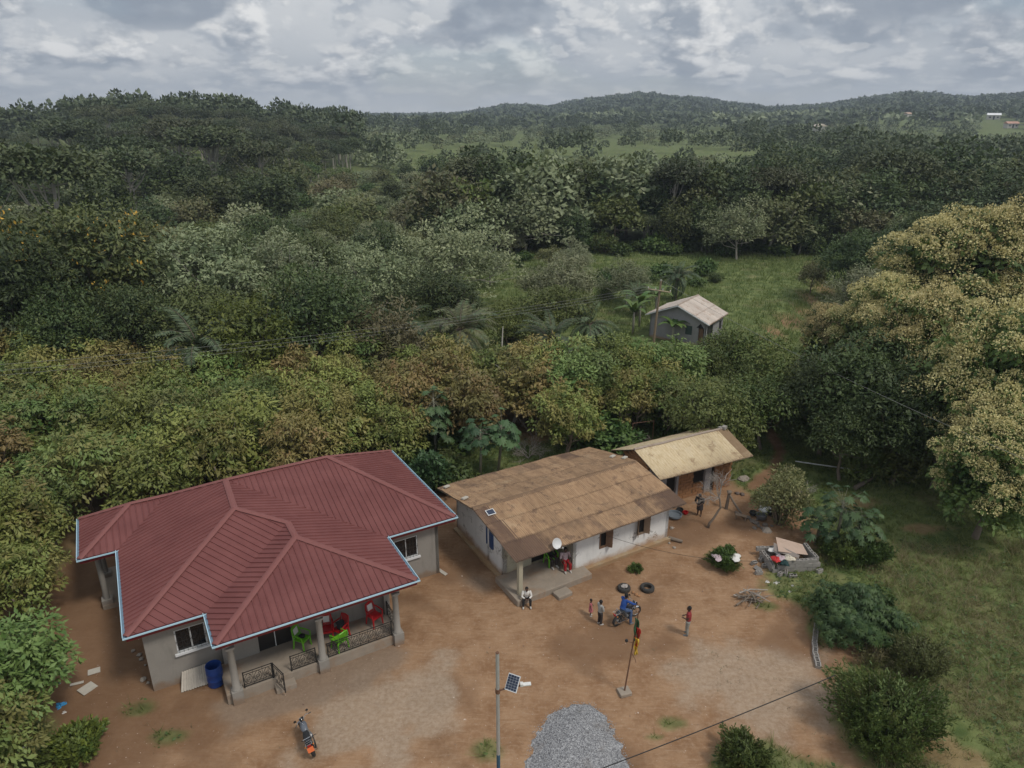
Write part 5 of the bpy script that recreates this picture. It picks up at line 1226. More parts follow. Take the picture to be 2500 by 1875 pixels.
    if shoe is not None:
        for s in 'lr':
            an, to = P['ankle_' + s], P['toe_' + s]; mb = MB(); mb.tube([an - (to - an) * .25 - Vector((0, 0, .016 * sc)), an.lerp(to, .4) - Vector((0, 0, .012 * sc)), to + (to - an) * .12 - Vector((0, 0, .002 * sc))], [.028 * sc, .030 * sc, .020 * sc], 8); mb.build('shoe', shoe, root, smooth=True)
    return root
STAND = dict(pelvis=(0, 0, .53), chest=(0, .0, .70), neck=(0, .005, .835), head=(0, .015, .925), hip_l=(-.048, 0, .50), hip_r=(.048, 0, .50), knee_l=(-.052, .015, .275), knee_r=(.055, .02, .275), ankle_l=(-.055, -.01, .045), ankle_r=(.06, .0, .045), toe_l=(-.068, .085, .018), toe_r=(.08, .09, .018),
             sho_l=(-.118, 0, .80), sho_r=(.118, 0, .80), elb_l=(-.150, .0, .63), elb_r=(.150, .0, .63), wri_l=(-.148, .05, .49), wri_r=(.148, .05, .49))
def pose(**k): d = dict(STAND); d.update(k); return d
FOLD = dict(elb_l=(-.150, .02, .64), elb_r=(.150, .02, .64), wri_l=(-.02, .105, .665), wri_r=(.02, .11, .65))
M_PINK = pal('pink_cloth', (.42, .13, .15), .85, var=.3, scale=14); M_GREYC = pal('grey_cloth', (.30, .295, .28), .85); M_DKTR = pal('dark_trousers', (.035, .028, .028), .85); M_WHITEC = pal('white_cloth', (.62, .60, .57), .85, var=.15)
M_REDC = pal('maroon_cloth', (.24, .028, .030), .85); M_KHAKI = pal('grey_trousers', (.24, .235, .21), .85); M_BLUEC = pal('blue_jacket', (.016, .060, .24), .8); M_JEAN = pal('blue_jeans', (.05, .085, .17), .85); M_BLACKC = pal('black_cloth', (.014, .014, .015), .85)
M_SANDAL = pal('pale_sandal', (.45, .43, .40), .7); M_FLORAL = pal('floral_cloth', (.42, .33, .35), .85, var=.7, scale=22); M_GREENC = pal('green_cloth', (.12, .20, .03), .85, var=.3)
def facing(a, b): return math.atan2(-(b[0] - a[0]), b[1] - a[1])
moto_p = GZ(1525, 1515)
p = GZ(1441, 1503); person('toddler in a pink dress standing beside the older child near the rider', p, facing(p, moto_p), .86, pose(wri_l=(-.05, .10, .62), elb_l=(-.14, .03, .64)), M_PINK, M_KHAKI, M_SANDAL, dress=M_PINK, hair=1.08)
p = GZ(1464, 1524); person('child in a grey top and dark trousers with folded arms, watching the rider', p, facing(p, moto_p) + .3, 1.22, pose(**FOLD), M_GREYC, M_DKTR, M_SANDAL, hair=1.04)
p = GZ(1677, 1550); person('boy in a maroon shirt and grey trousers standing right of the flagpole', p, facing(p, moto_p), 1.42, pose(elb_l=(-.14, .01, .63), wri_l=(-.07, .12, .61), elb_r=(.14, .01, .63), wri_r=(.06, .12, .62), toe_r=(.10, .07, .018)), M_REDC, M_KHAKI, pal('grey_shoe', (.13, .14, .15), .7), sleeve=.45)
# seated at the edge of the farmhouse porch
q = white_pt(-2.86, -.66, 0); qz = .28
person('youth in a white shirt sitting on the edge of the farmhouse porch', (q.x, q.y, qz - .12 * 1.28 - .03), R(30 + 180 - 25), 1.28, pose(pelvis=(0, 0, .185), chest=(0, .05, .35), neck=(0, .075, .47), head=(0, .10, .56), look=(0, 1, -.4), hip_l=(-.055, .01, .16), hip_r=(.055, .01, .16), knee_l=(-.11, .23, .19), knee_r=(.12, .21, .17), ankle_l=(-.11, .26, -.02), ankle_r=(.13, .25, -.03), toe_l=(-.12, .35, -.045), toe_r=(.14, .34, -.05),
       sho_l=(-.118, .05, .44), sho_r=(.118, .05, .44), elb_l=(-.16, .12, .28), elb_r=(.165, .12, .28), wri_l=(-.06, .22, .25), wri_r=(.05, .22, .25)), M_WHITEC, M_BLACKC, M_SANDAL, sleeve=.9)
p = GZ(1707, 1258); person('woman in a black top and dark skirt bending over beside the bare tree', p, R(150), 1.5, pose(chest=(0, .07, .68), neck=(0, .13, .79), head=(0, .19, .86), look=(0, 1, -.8), sho_l=(-.118, .115, .765), sho_r=(.118, .115, .765), elb_l=(-.14, .17, .62), elb_r=(.14, .17, .62), wri_l=(-.05, .25, .56), wri_r=(.05, .25, .56)), M_BLACKC, M_DKTR, None, sleeve=.6, skirt=True)
SIT = dict(pelvis=(0, -.02, .27), chest=(0, -.03, .44), neck=(0, -.01, .56), head=(0, .01, .65), hip_l=(-.055, 0, .26), hip_r=(.055, 0, .26), knee_l=(-.08, .24, .28), knee_r=(.08, .24, .28), ankle_l=(-.08, .23, .05), ankle_r=(.08, .24, .05), toe_l=(-.09, .32, .02), toe_r=(.09, .33, .02),
           sho_l=(-.118, -.03, .53), sho_r=(.118, -.03, .53), elb_l=(-.16, .03, .38), elb_r=(.16, .03, .38), wri_l=(-.10, .15, .33), wri_r=(.10, .15, .33))
q = white_pt(-.62, .92, .28); person('person in dark clothes sitting in the green chair on the farmhouse porch', q, R(30 + 180), 1.55, SIT, M_BLACKC, M_DKTR, M_SANDAL)
q = white_pt(-.20, .30, .28); person('woman in pale floral cloth and red trousers sitting at the porch corner of the farmhouse', q, R(30 + 165), 1.5, SIT, M_FLORAL, pal('red_cloth', (.30, .012, .016), .8), M_SANDAL, sleeve=.6)
# -- plastic chairs
def chair(name, label, loc, rz, mat, sticker=True, group=None):
    t = thing(name, label, 'chair', loc, rz, group); s = MB(); s.box((0, 0, .42), (.46, .44, .025)).box((0, .22, .395), (.46, .03, .07)).box((0, -.21, .395), (.44, .03, .06)); s.build('seat', mat, t, bevel=.012)
    for x in (-.21, .21):
        for y, dy in ((.20, .04), (-.20, -.05)): MB().tube([(x, y, .42), (x * 1.12, y + dy, 0)], [.038, .026], 6).build('leg', mat, t)
        MB().tube([(x * 1.18, .22, .41), (x * 1.25, .21, .63), (x * 1.2, 0, .66), (x * 1.1, -.23, .66)], [.026, .028, .03, .028], 6).build('arm', mat, t)
    bk = MB(); tilt = -.11
    for x in (-.20, .20): bk.tube([(x, -.21, .42), (x * 1.02, -.25, .66), (x * .86, -.30, .88)], [.028, .026, .024], 6)
    bk.tube([(-.17, -.30, .88), (0, -.315, .91), (.17, -.30, .88)], .028, 6)
    for x in (-.12, -.06, 0, .06, .12): bk.box((x, -.262, .66), (.042, .014, .44), Matrix.Rotation(.19, 3, 'X'))
    bb = bk.build('backrest', mat, t)
    if sticker: MB().box((0, -.250, .69), (.24, .006, .26), Matrix.Rotation(.19, 3, 'X')).build('sticker', pal('white_sticker', (.62, .61, .58), .6), bb)
    return t
M_REDP = pal('red_plastic', (.45, .014, .018), .38, var=.1); M_GRNP = pal('green_plastic', (.13, .40, .02), .4, var=.1)
fz = .425; ph = R(29.5)
chair('plastic_chair', 'red plastic armchair with a white sticker at the right end of the bungalow porch', house_pt(8.62, -.52, fz), ph + R(200), M_REDP)
chair('plastic_chair', 'red plastic armchair with a white sticker behind the middle porch column', house_pt(6.72, -.38, fz), ph + R(165), M_REDP)
ch = chair('plastic_chair', 'red plastic armchair with a black bag on it, middle of the bungalow porch', house_pt(7.2, -.62, fz), ph + R(120), M_REDP, False)
chair('plastic_chair', 'bright green plastic armchair left of the middle porch column', house_pt(5.72, -.42, fz), ph + R(220), M_GRNP)
chair('plastic_chair', 'bright green plastic armchair behind the long iron railing', house_pt(6.98, -1.18, fz), ph + R(20), M_GRNP, False)
q = white_pt(-.62, .88, .28); chair('plastic_chair', 'green plastic armchair occupied on the farmhouse porch', q, WT + R(180), M_GRNP, False)
rg = np.random.default_rng(9)
b = lump(MB(), (0, 0, .2), .17, rg, 1.2).build('bag', M_BLACKC, None, house_pt(7.2, -.62, fz + .42), smooth=True); tag(b, 'black bag lying on the red chair of the bungalow porch', 'bag')
b = lump(MB(), (0, 0, .05), .13, rg, .5).build('folded_cloth', M_BLACKC, None, house_pt(5.74, -.40, fz + .44), smooth=True); tag(b, 'black folded cloth on the seat of the green porch chair', 'cloth')
MB_stool = thing('stool', 'low wooden stool under the woman at the porch corner', 'stool', white_pt(-.20, .32, .28), WT)
MB().box((0, 0, .36), (.34, .28, .03)).build('seat', M_WOOD, MB_stool)
for x in (-.13, .13):
    for y in (-.1, .1): MB().box((x, y, .172), (.035, .035, .345)).build('leg', M_WOOD, MB_stool)
# -- motorcycles
def motorcycle(label, rear, front, lean, tank_mat, steer=0.0, plate=True):
    d = Vector(front) - Vector(rear); rz = math.atan2(d.y, d.x); c = (Vector(front) + Vector(rear)) / 2
    t = thing('motorcycle', label, 'motorcycle', (c.x, c.y, c.z), rz, 'motorcycles in the yard'); t.rotation_euler = Matrix.Rotation(rz, 4, 'Z').to_3x3().to_4x4().to_euler(); t.rotation_euler = (Matrix.Rotation(rz, 3, 'Z') @ Matrix.Rotation(lean, 3, 'X')).to_euler()
    RX = Matrix.Rotation(math.pi / 2, 3, 'X'); W = .31
    def wheel(x, rotz=0.0):
        M = Matrix.Rotation(rotz, 3, 'Z') @ RX; w_ = MB().torus((x, 0, W), .255, .052, 28, 8, M).build('wheel', M_RUBBER, t, smooth=True)
        rm = MB().torus((x, 0, W), .215, .016, 24, 6, M); rm.lathe([(.05, -.05), (.06, -.03), (.06, .03), (.05, .05)], 10, (x, 0, W), M)
        for k in range(14): a = k * 2 * math.pi / 14; rm.tube([Vector((x, 0, W)) + M @ Vector((.05 * math.cos(a + .3), .05 * math.sin(a + .3), .03 * (-1) ** k)), Vector((x, 0, W)) + M @ Vector((.215 * math.cos(a), .215 * math.sin(a), 0))], .004, 3)
        rm.build('rim', M_STEEL, w_)
    S = Matrix.Rotation(steer, 3, 'Z'); ft = lambda x, y, z: Vector((.50, 0, 0)) + S @ Vector((x - .50, y, z)) + Vector((0, 0, 0)) if True else None
    def f3(x, y, z): v = S @ Vector((x - .46, y, 0)); return Vector((v.x + .46, v.y, z))
    fw = f3(.63, 0, 0); wheel(-.62)
    M = S @ RX; w_ = MB().torus((fw.x, fw.y, W), .262, .045, 28, 8, M).build('wheel', M_RUBBER, t, smooth=True); rm = MB().torus((fw.x, fw.y, W), .222, .015, 24, 6, M)
    for k in range(14): a = k * 2 * math.pi / 14; rm.tube([Vector((fw.x, fw.y, W)) + M @ Vector((.04, 0, 0)) * 0, Vector((fw.x, fw.y, W)) + M @ Vector((.222 * math.cos(a), .222 * math.sin(a), 0))], .004, 3)
    rm.build('rim', M_STEEL, w_)
    fr = MB(); fr.tube([(.40, 0, .86), (.30, 0, .55), (.12, 0, .30), (-.22, 0, .28), (-.35, 0, .55), (-.30, 0, .72), (.36, 0, .78)], .022, 6); fr.tube([(-.28, .11, .70), (-.78, .11, .74)], .016, 5).tube([(-.28, -.11, .70), (-.78, -.11, .74)], .016, 5)
    for y in (-.10, .10): fr.tube([(-.22, y * .8, .32), (-.62, y, .31)], .02, 5); fr.tube([(-.62, y, .33), (-.48, y * 1.05, .70)], [.028, .02], 8)
    fr.build('frame', M_BLACKP, t, smooth=True)
    MB().box((.05, 0, .40), (.34, .24, .22)).lathe([(.10, -.02), (.12, .04), (.12, .16), (.09, .20)], 10, (.14, 0, .48), Matrix.Rotation(.5, 3, 'Y')).lathe([(.10, -.15), (.11, -.12), (.11, .12), (.10, .15)], 12, (.0, 0, .36), RX).build('engine', M_STEEL, t, smooth=True, bevel=.01)
    tk = MB()
    rings = [(.40, .05, .80, .03), (.36, .11, .83, .07), (.22, .145, .85, .09), (.06, .14, .84, .085), (-.08, .10, .80, .06), (-.12, .05, .78, .03)]; vs = []; n = 12
    for x, ry, z, rz_ in rings:
        for k in range(n): a = 2 * math.pi * k / n; vs.append((x, ry * math.cos(a), z + rz_ * math.sin(a)))
    tk.add(vs, [(i * n + k, i * n + (k + 1) % n, (i + 1) * n + (k + 1) % n, (i + 1) * n + k) for i in range(len(rings) - 1) for k in range(n)] + [tuple(range(n)), tuple(range((len(rings) - 1) * n, len(rings) * n))])
    tko = tk.build('fuel_tank', tank_mat, t, smooth=True); MB().lathe([(.03, 0), (.03, .02), (.001, .022)], 10, (.2, 0, .935)).build('fuel_cap', M_CHROME, tko)
    st = MB(); vs = []; rings = [(-.06, .09, .80, .035), (-.22, .13, .80, .045), (-.45, .135, .83, .05), (-.66, .11, .86, .045), (-.74, .08, .86, .02)]
    for x, ry, z, rz_ in rings:
        for k in range(n): a = 2 * math.pi * k / n; vs.append((x, ry * math.copysign(abs(math.cos(a)) ** .7, math.cos(a)), z + rz_ * math.sin(a)))
    st.add(vs, [(i * n + k, i * n + (k + 1) % n, (i + 1) * n + (k + 1) % n, (i + 1) * n + k) for i in range(len(rings) - 1) for k in range(n)] + [tuple(range(n)), tuple(range((len(rings) - 1) * n, len(rings) * n))]); st.build('seat', pal('seat_vinyl', (.020, .021, .023), .5), t, smooth=True)
    fk = MB()
    for y in (-.085, .085): fk.tube([f3(.63, y, W), f3(.42, y, .92)], [.024, .02], 8)
    fk.box(f3(.43, 0, .89), (.06, .22, .03), S); fk.build('fork', M_CHROME, t, smooth=True)
    hb = MB(); hb.tube([f3(.30, -.37, .99), f3(.38, -.20, 1.03), f3(.42, -.08, .95), f3(.42, .08, .95), f3(.38, .20, 1.03), f3(.30, .37, .99)], .013, 6); hb.build('handlebar', M_CHROME, t, smooth=True)
    for s in (-1, 1):
        MB().tube([f3(.33, s * .29, 1.01), f3(.295, s * .40, .985)], .019, 6).build('grip', M_BLACKP, t); MB().tube([f3(.37, s * .22, 1.02), f3(.36, s * .30, 1.16)], .006, 4).lathe([(.001, -.01), (.055, -.008), (.055, .008), (.001, .01)], 10, f3(.355, s * .31, 1.19), Matrix.Rotation(math.pi / 2, 3, 'Y')).build('mirror', M_BLACKP, t)
    hl = MB().lathe([(.001, -.11), (.06, -.09), (.085, -.02), (.085, 0)], 12, f3(.54, 0, .88), S @ Matrix.Rotation(math.pi / 2, 3, 'Y')).build('headlight', M_CHROME, t, smooth=True)
    MB().lathe([(.082, .0), (.06, .018), (.001, .024)], 12, f3(.54, 0, .88), S @ Matrix.Rotation(math.pi / 2, 3, 'Y')).build('lens', pal('lamp_glass', (.45, .45, .43), .15), hl)
    MB().lathe([(.05, 0), (.05, .04), (.001, .045)], 10, f3(.44, -.05, .96)).lathe([(.05, 0), (.05, .04), (.001, .045)], 10, f3(.44, .05, .96)).build('gauges', M_BLACKP, t)
    def guard(cx, cy, a0, a1, Sm, mat):
        g = MB(); vs = []; k = 9
        for i in range(k):
            a = a0 + (a1 - a0) * i / (k - 1)
            for y, dr in ((-.065, -.02), (0, .01), (.065, -.02)): v = Sm @ Vector((.335 * math.cos(a) + dr * math.cos(a), y, 0)); vs.append((cx + v.x, cy + v.y, W + (.335 + dr) * math.sin(a)))
        g.add(vs, [(i * 3 + j, i * 3 + j + 1, (i + 1) * 3 + j + 1, (i + 1) * 3 + j) for i in range(k - 1) for j in range(2)]); g.build('mudguard', mat, t, smooth=True)
    guard(fw.x, fw.y, R(25), R(140), S, M_CHROME if not plate else tank_mat); guard(-.62, 0, R(50), R(185), Matrix.Identity(3), M_BLACKP)
    ex = MB().tube([(.16, -.12, .42), (.10, -.16, .28), (-.15, -.17, .27), (-.35, -.17, .30), (-.78, -.18, .38)], [.02, .022, .024, .042, .045], 8); ex.build('exhaust', M_CHROME, t, smooth=True)
    rk = MB()
    for y in (-.12, .12): rk.tube([(-.45, y, .80), (-.60, y * 1.15, .92), (-.92, y, .90)], .011, 5)
    for x in (-.70, -.80, -.90): rk.tube([(x, -.12, .905), (x, .12, .905)], .009, 5)
    rk.tube([(-.62, -.135, .93), (-.66, -.14, 1.0), (-.66, .14, 1.0), (-.62, .135, .93)], .012, 5); rk.build('rear_rack', M_CHROME, t, smooth=True)
    MB().box((-.88, 0, .80), (.05, .14, .08)).build('tail_light', pal('red_lens', (.30, .015, .012), .3), t)
    for y in (-.16, .16): MB().blob((-.84, y, .78), (.03, .03, .025), 8, 6).build('indicator', pal('orange_lens', (.55, .16, .02), .3), t)
    if plate: MB().box((-.96, 0, .68), (.012, .24, .20), Matrix.Rotation(.45, 3, 'Y')).build('number_plate', pal('orange_plate', (.62, .14, .04), .5, var=.2), t)
    MB().tube([(0, -.30, .30), (0, .30, .30)], .014, 5).build('footrest', M_BLACKP, t); MB().tube([(-.05, .12, .28), (-.02, .27, .03)], .013, 5).build('side_stand', M_BLACKP, t)
    t.scale = (.84, .84, .84)
    return t
r_, f_ = GZ(768, 1842), GZ(752, 1786); d = (f_ - r_); d = d.normalized() * 1.05
motorcycle('grey and black motorcycle with an orange plate parked alone in front of the bungalow', r_, r_ + d, R(-13), pal('grey_tank', (.10, .11, .13), .35, var=.15), R(28))
r2, f2 = GZ(1506, 1527), GZ(1550, 1503); d2 = (f2 - r2).normalized() * 1.05
motorcycle('dark chrome-racked motorcycle being ridden beside the flagpole', r2, r2 + d2, R(4), pal('black_tank', (.03, .025, .028), .3, var=.15), R(-12), False)
hd_ = math.atan2(d2.y, d2.x) - math.pi / 2; c2 = r2 + d2 * .5; fw_ = d2.normalized()
person('rider in a blue jacket and jeans sitting on the motorcycle, back turned', c2 - fw_ * .22 - Vector((0, 0, .02)), hd_, 1.46, pose(pelvis=(0, -.02, .53), chest=(0, .04, .69), neck=(0, .09, .81), head=(0, .12, .90), hip_l=(-.055, .0, .50), hip_r=(.055, 0, .50), knee_l=(-.13, .20, .40), knee_r=(.13, .20, .40), ankle_l=(-.15, .12, .21), ankle_r=(.19, .14, .05), toe_l=(-.16, .21, .19), toe_r=(.20, .24, .02),
       sho_l=(-.118, .075, .785), sho_r=(.118, .075, .785), elb_l=(-.18, .20, .68), elb_r=(.18, .20, .68), wri_l=(-.19, .33, .61), wri_r=(.19, .33, .61)), M_BLUEC, M_JEAN, pal('grey_shoe', (.13, .14, .15), .7))
# -- tyres lying in the yard
def tyre(label, px, py, s, fill=False):
    p = GZ(px, py); t = thing('tyre', label, 'tyre', (p.x, p.y, p.z), 0, 'old tyres in the yard'); prof = [(.17, .03), (.20, .0), (.28, .0), (.315, .035), (.32, .10), (.315, .165), (.28, .20), (.20, .20), (.17, .17), (.19, .10)]
    mb = MB().lathe([(a * s, b * s) for a, b in prof], 28, mat=None, closed=True)
    mb.build('tread', M_RUBBER, t, smooth=True)
    if fill:
        m2 = MB(); r5 = np.random.default_rng(4)
        for k in range(6): lump(m2, (r5.normal(0, .08), r5.normal(0, .08), .15 * s + r5.uniform(0, .06)), .10, r5, .6)
        m2.build('rubble_fill', pal('grey_rubble', (.34, .31, .29), .95, var=.3), t)
tyre('old tyre filled with grey rubble, left of the two in the yard', 1523, 1440, .92, True); tyre('old black empty tyre, right of the two in the yard', 1580, 1440, 1.0)
def stones(label, name, spots, rmin, rmax, seed, mat, group=None):
    r5 = np.random.default_rng(seed)
    for px, py in spots:
        p = GZ(px, py); o = lump(MB(), (0, 0, .03), r5.uniform(rmin, rmax), r5, .6).build(name, mat, None, p, (0, 0, r5.uniform(0, 6))); tag(o, label, 'stone', group or label)
stones('brown clod of earth between the two old tyres', 'earth_clod', [(1545, 1447), (1553, 1452), (1560, 1456)], .06, .10, 2, M_MUDBRICK)
# -- flagpole
p = GZ(1524, 1692); t = thing('flagpole', 'rusty leaning flagpole with a limp green, red and yellow flag', 'flagpole', p)
lp = Vector((.32, .10, 3.62)); MB().box((0, 0, .05), (.46, .40, .16), .3).build('base', M_CEMENT, t, bevel=.03); MB().tube([(0, 0, .05), lp * .5, lp], [.032, .026, .022], 8).build('pole', M_RUSTP, t, smooth=True)
MB().tube([lp * .50, lp * .46 + Vector((.16, -.05, -.1)), lp * .43 + Vector((.2, -.06, -.14))], .012, 5).tube([lp * .62, lp * .62 + Vector((-.22, 0, .08))], .012, 5).build('cleat', M_RUSTP, t); MB().blob(lp * .62 + Vector((-.24, 0, .10)), (.06, .06, .07), 8, 6).build('knot', M_BLACKP, t)
def cloth(name, mat, parent, top_, h, wd, seed, off):
    r5 = np.random.default_rng(seed); n, m = 7, 12; vs = []
    for j in range(m):
        v = j / (m - 1)
        for i in range(n):
            u = i / (n - 1); vs.append((top_.x + off + wd * (u - .5) * (1 - .35 * v) + .03 * math.sin(v * 9 + i), top_.y - .05 + .06 * math.sin(u * 9 + v * 4 + seed), top_.z - h * v - .05 * u))
    mb = MB().add(vs, [(j * n + i, j * n + i + 1, (j + 1) * n + i + 1, (j + 1) * n + i) for j in range(m - 1) for i in range(n - 1)]); o = mb.build(name, mat, parent, smooth=True); s = o.modifiers.new('s', 'SOLIDIFY'); s.thickness = .006
cloth('flag_green', pal('flag_green', (.03, .09, .04), .8), t, lp * .92, .95, .14, 1, -.03); cloth('flag_red', pal('flag_red', (.42, .03, .02), .8), t, lp * .82, .80, .16, 2, .07); cloth('flag_yellow', pal('flag_yellow', (.55, .36, .04), .8), t, lp * .70, .75, .16, 3, .08)
# -- solar street lamp
p = Vector((-.42, 16.3, 0)); t = thing('solar_lamp', 'galvanised street lamp post with a solar panel on a side arm', 'street lamp', p)
M_GALV = pal('galvanised_pipe', (.40, .40, .385), .5, metal=.3, var=.15); MB().tube([(0, 0, 1.5), (.0, 0, 5.42)], .055, 10).build('post', M_GALV, t, smooth=True); MB().tube([(0, 0, -.2), (0, 0, 1.52)], .058, 10).build('painted_foot', pal('blue_paint', (.03, .09, .15), .5), t, smooth=True)
MB().tube([(0, 0, 5.41), (0, 0, 5.46)], [.058, .04], 8).build('rusty_cap', M_RUSTP, t); MB().tube([(0, 0, 4.02), (.42, .02, 4.16), (.75, .03, 4.2)], .028, 8).tube([(0, 0, 3.95), (0, 0, 4.1)], .075, 10).build('arm', M_RUSTP, t)
Mp_ = Matrix.Rotation(R(-24), 3, 'Z') @ Matrix.Rotation(R(46), 3, 'X') @ Matrix.Rotation(R(-16), 3, 'Y'); pc = Vector((.44, -.04, 4.36))
pn = MB().box(pc, (.42, .47, .025), Mp_).build('solar_panel', M_ALU, t)
cells = []
for i in range(4):
    for j in range(6): o = MB().box(pc + Mp_ @ Vector((-.147 + .098 * i, -.178 + .071 * j, .015)), (.089, .064, .005), Mp_).build('cell', pal('solar_cell', (.022, .032, .06), .18, var=.2), pn)
MB().box((.70, .05, 4.22), (.09, .12, .10), .1).box((.86, .08, 4.20), (.24, .12, .045), .15).build('lamp_head', pal('white_lamp', (.60, .60, .58), .5), t, bevel=.01)
# -- gravel heap
def gravel():
    rng = np.random.default_rng(5); P = [tuple(G(a, b)[:2]) for a, b in [(1262, 1960), (1268, 1860), (1290, 1785), (1338, 1728), (1400, 1703), (1455, 1710), (1498, 1745), (1525, 1798), (1555, 1870), (1590, 1960)]]
    xs = np.arange(-.2, 5.2, .07); ys = np.arange(13.5, 20.8, .07); X, Y = np.meshgrid(xs, ys); x, y = X.ravel(), Y.ravel(); d = poly_sd(x, y, P) + (fbm(x * 3, y * 3, 3, 2) - .5) * .35
    z = gz(x, y) - .05 + .36 * sstep(d, -.1, 1.5) + .03 * (fbm(x * 9, y * 9, 2, 6) - .5); nx = len(xs); i = np.arange(len(x)).reshape(len(ys), nx); F = np.stack([i[:-1, :-1], i[:-1, 1:], i[1:, 1:], i[1:, :-1]], -1).reshape(-1, 4); F = F[(d[F] > -.12).all(1)]
    m, nt, pr, out = mat_base('gravel'); ge = nd(nt, 'ShaderNodeNewGeometry'); v = ge.outputs['Position']; vo = nd(nt, 'ShaderNodeTexVoronoi'); vo.inputs['Scale'].default_value = 26; nt.links.new(v, vo.inputs['Vector'])
    sp = nd(nt, 'ShaderNodeSeparateColor'); nt.links.new(vo.outputs['Color'], sp.inputs[0]); c = nmix(nt, sp.outputs[0], (.13, .13, .14), (.42, .42, .43)); c = nmix(nt, nmath(nt, 'MULTIPLY', nramp(nt, nnoise(nt, v, 1.2, 4), .5, .7), .4), c, (.20, .17, .145)); nt.links.new(c, pr.inputs['Base Color']); pr.inputs['Roughness'].default_value = .9; nbump(nt, pr, vo.outputs['Distance'], .8, .05)
    o = link('gravel_heap', mesh_np('gravel_heap', np.stack([x, y, z], 1), F, None, [m], smooth=True)); tag(o, 'low grey gravel heap at the bottom of the yard', 'gravel', None, 'stuff')
    # loose stones on and around it
    n = 14000; sx = rng.uniform(-.2, 5.2, n); sy = rng.uniform(13.5, 20.8, n); dd = poly_sd(sx, sy, P); k = (dd > -.05) | ((dd > -1.0) & (rng.random(n) < .5 * np.exp(dd * 3.5))); sx, sy, dd = sx[k], sy[k], dd[k]; sz = gz(sx, sy) - .04 + .36 * sstep(dd, -.1, 1.5)
    n = len(sx); r = rng.uniform(.012, .032, n)[:, None, None]; off = rng.normal(0, 1, (n, 4, 3)); off = off / np.linalg.norm(off, axis=2, keepdims=True) * r; V = (np.stack([sx, sy, sz + .012], 1)[:, None] + off).reshape(-1, 3); b_ = np.arange(n)[:, None] * 4; F = np.concatenate([b_ + f for f in ([0, 1, 2], [0, 2, 3], [0, 3, 1], [1, 3, 2])])
    o = link('loose_gravel', mesh_np('loose_gravel', V, F, None, [pal('gravel_stone', (.30, .30, .31), .9, var=.6, scale=9)])); tag(o, 'loose grey gravel stones on the heap', 'gravel', None, 'stuff')
gravel()
# -- firewood
t = thing('firewood_pile', 'heap of dry branches on the bare earth right of the boy', 'firewood', GZ(1838, 1468)); rw = np.random.default_rng(12)
for k in range(19):
    a = rw.normal(.2, .75); L = rw.uniform(.5, 1.45); c = Vector((rw.normal(0, .22), rw.normal(0, .18), .04 + .016 * k)); dv = Vector((math.cos(a), math.sin(a), rw.normal(0, .06))); r = rw.uniform(.015, .045)
    pts = [c - dv * L / 2, c + Vector(rw.normal(0, .05, 3)) * L, c + dv * L / 2]
    for q in pts: q.z = max(.03, q.z)
    MB().tube(pts, [r, r * .9, r * .6], 6).build('stick', BARK if k % 3 else TWIG, t, smooth=True)
# -- concrete blocks
def block_mesh(L=.40, W=.15, H=.20):
    mb = MB(); t_ = .03; mb.box((0, W / 2 - t_ / 2, 0), (L, t_, H)).box((0, -W / 2 + t_ / 2, 0), (L, t_, H))
    for x in (-L / 2 + t_ / 2, 0, L / 2 - t_ / 2): mb.box((x, 0, 0), (t_, W - 2 * t_, H - .002))
    mb.box((0, 0, -H / 2 + .02), (L - 2 * t_, W - 2 * t_ - .002, .03)); return mb
BLK = block_mesh().build('block', M_BLOCK).data; bpy.data.objects.remove(bpy.data.objects['block'])
rb = np.random.default_rng(6)
def blk(parent, c, rz, jit=.008, rot=None, name='block'):
    o = link(name, BLK, parent, Vector(c) + Vector(rb.normal(0, jit, 3)) * Vector((1, 1, 0)).length / 1.4, rot or (0, 0, rz + rb.normal(0, .015))); return o
a, b = GZ(1885, 1397), GZ(1993, 1392); e = (b - a); e.z = 0; Lw = e.length; rz = math.atan2(e.y, e.x); t = thing('block_tank', 'unfinished grey concrete block enclosure with clothes drying on it', 'enclosure', (a.x, a.y, a.z), rz)
for row in range(3):
    z = .10 + row * .21; o_ = .2 if row % 2 else 0; n = int(Lw / .41)
    for k in range(n + 1):
        x = .2 + k * .41 - o_
        if x < .1 or x > Lw + .05 or (row == 2 and k == 0): continue
        blk(t, (x, 0, z), 0)
    for k in range(3): blk(t, (Lw - .02, .28 + k * .41 - (o_ * .6), z), math.pi / 2); blk(t, (.02, .28 + k * .41 - (o_ * .6), z), math.pi / 2) if row < 2 else None
    for k in range(n + 1):
        if row < 2: blk(t, (.2 + k * .41 - o_, 1.42, z), 0)
M_SHEETP = pal('pinkish_board', (.42, .31, .245), .8, var=.15, dirt=(.3, .2, .13))
tp = lambda x, y, z: Matrix.Translation((a.x, a.y, a.z)) @ Matrix.Rotation(rz, 4, 'Z') @ Vector((x, y, z))
o = MB().add([(.45, .55, .74), (1.75, .25, .67), (1.85, 1.05, .71), (.75, 1.55, .86), (.45, .55, .73), (1.75, .25, .66), (1.85, 1.05, .70), (.75, 1.55, .85)], [(0, 1, 2, 3), (7, 6, 5, 4), (0, 4, 5, 1), (1, 5, 6, 2), (2, 6, 7, 3), (3, 7, 4, 0)]).build('bent_sheet', M_SHEETP, None, (a.x, a.y, a.z), (0, 0, rz)); tag(o, 'bent pinkish metal sheet lying across the block enclosure', 'metal sheet')
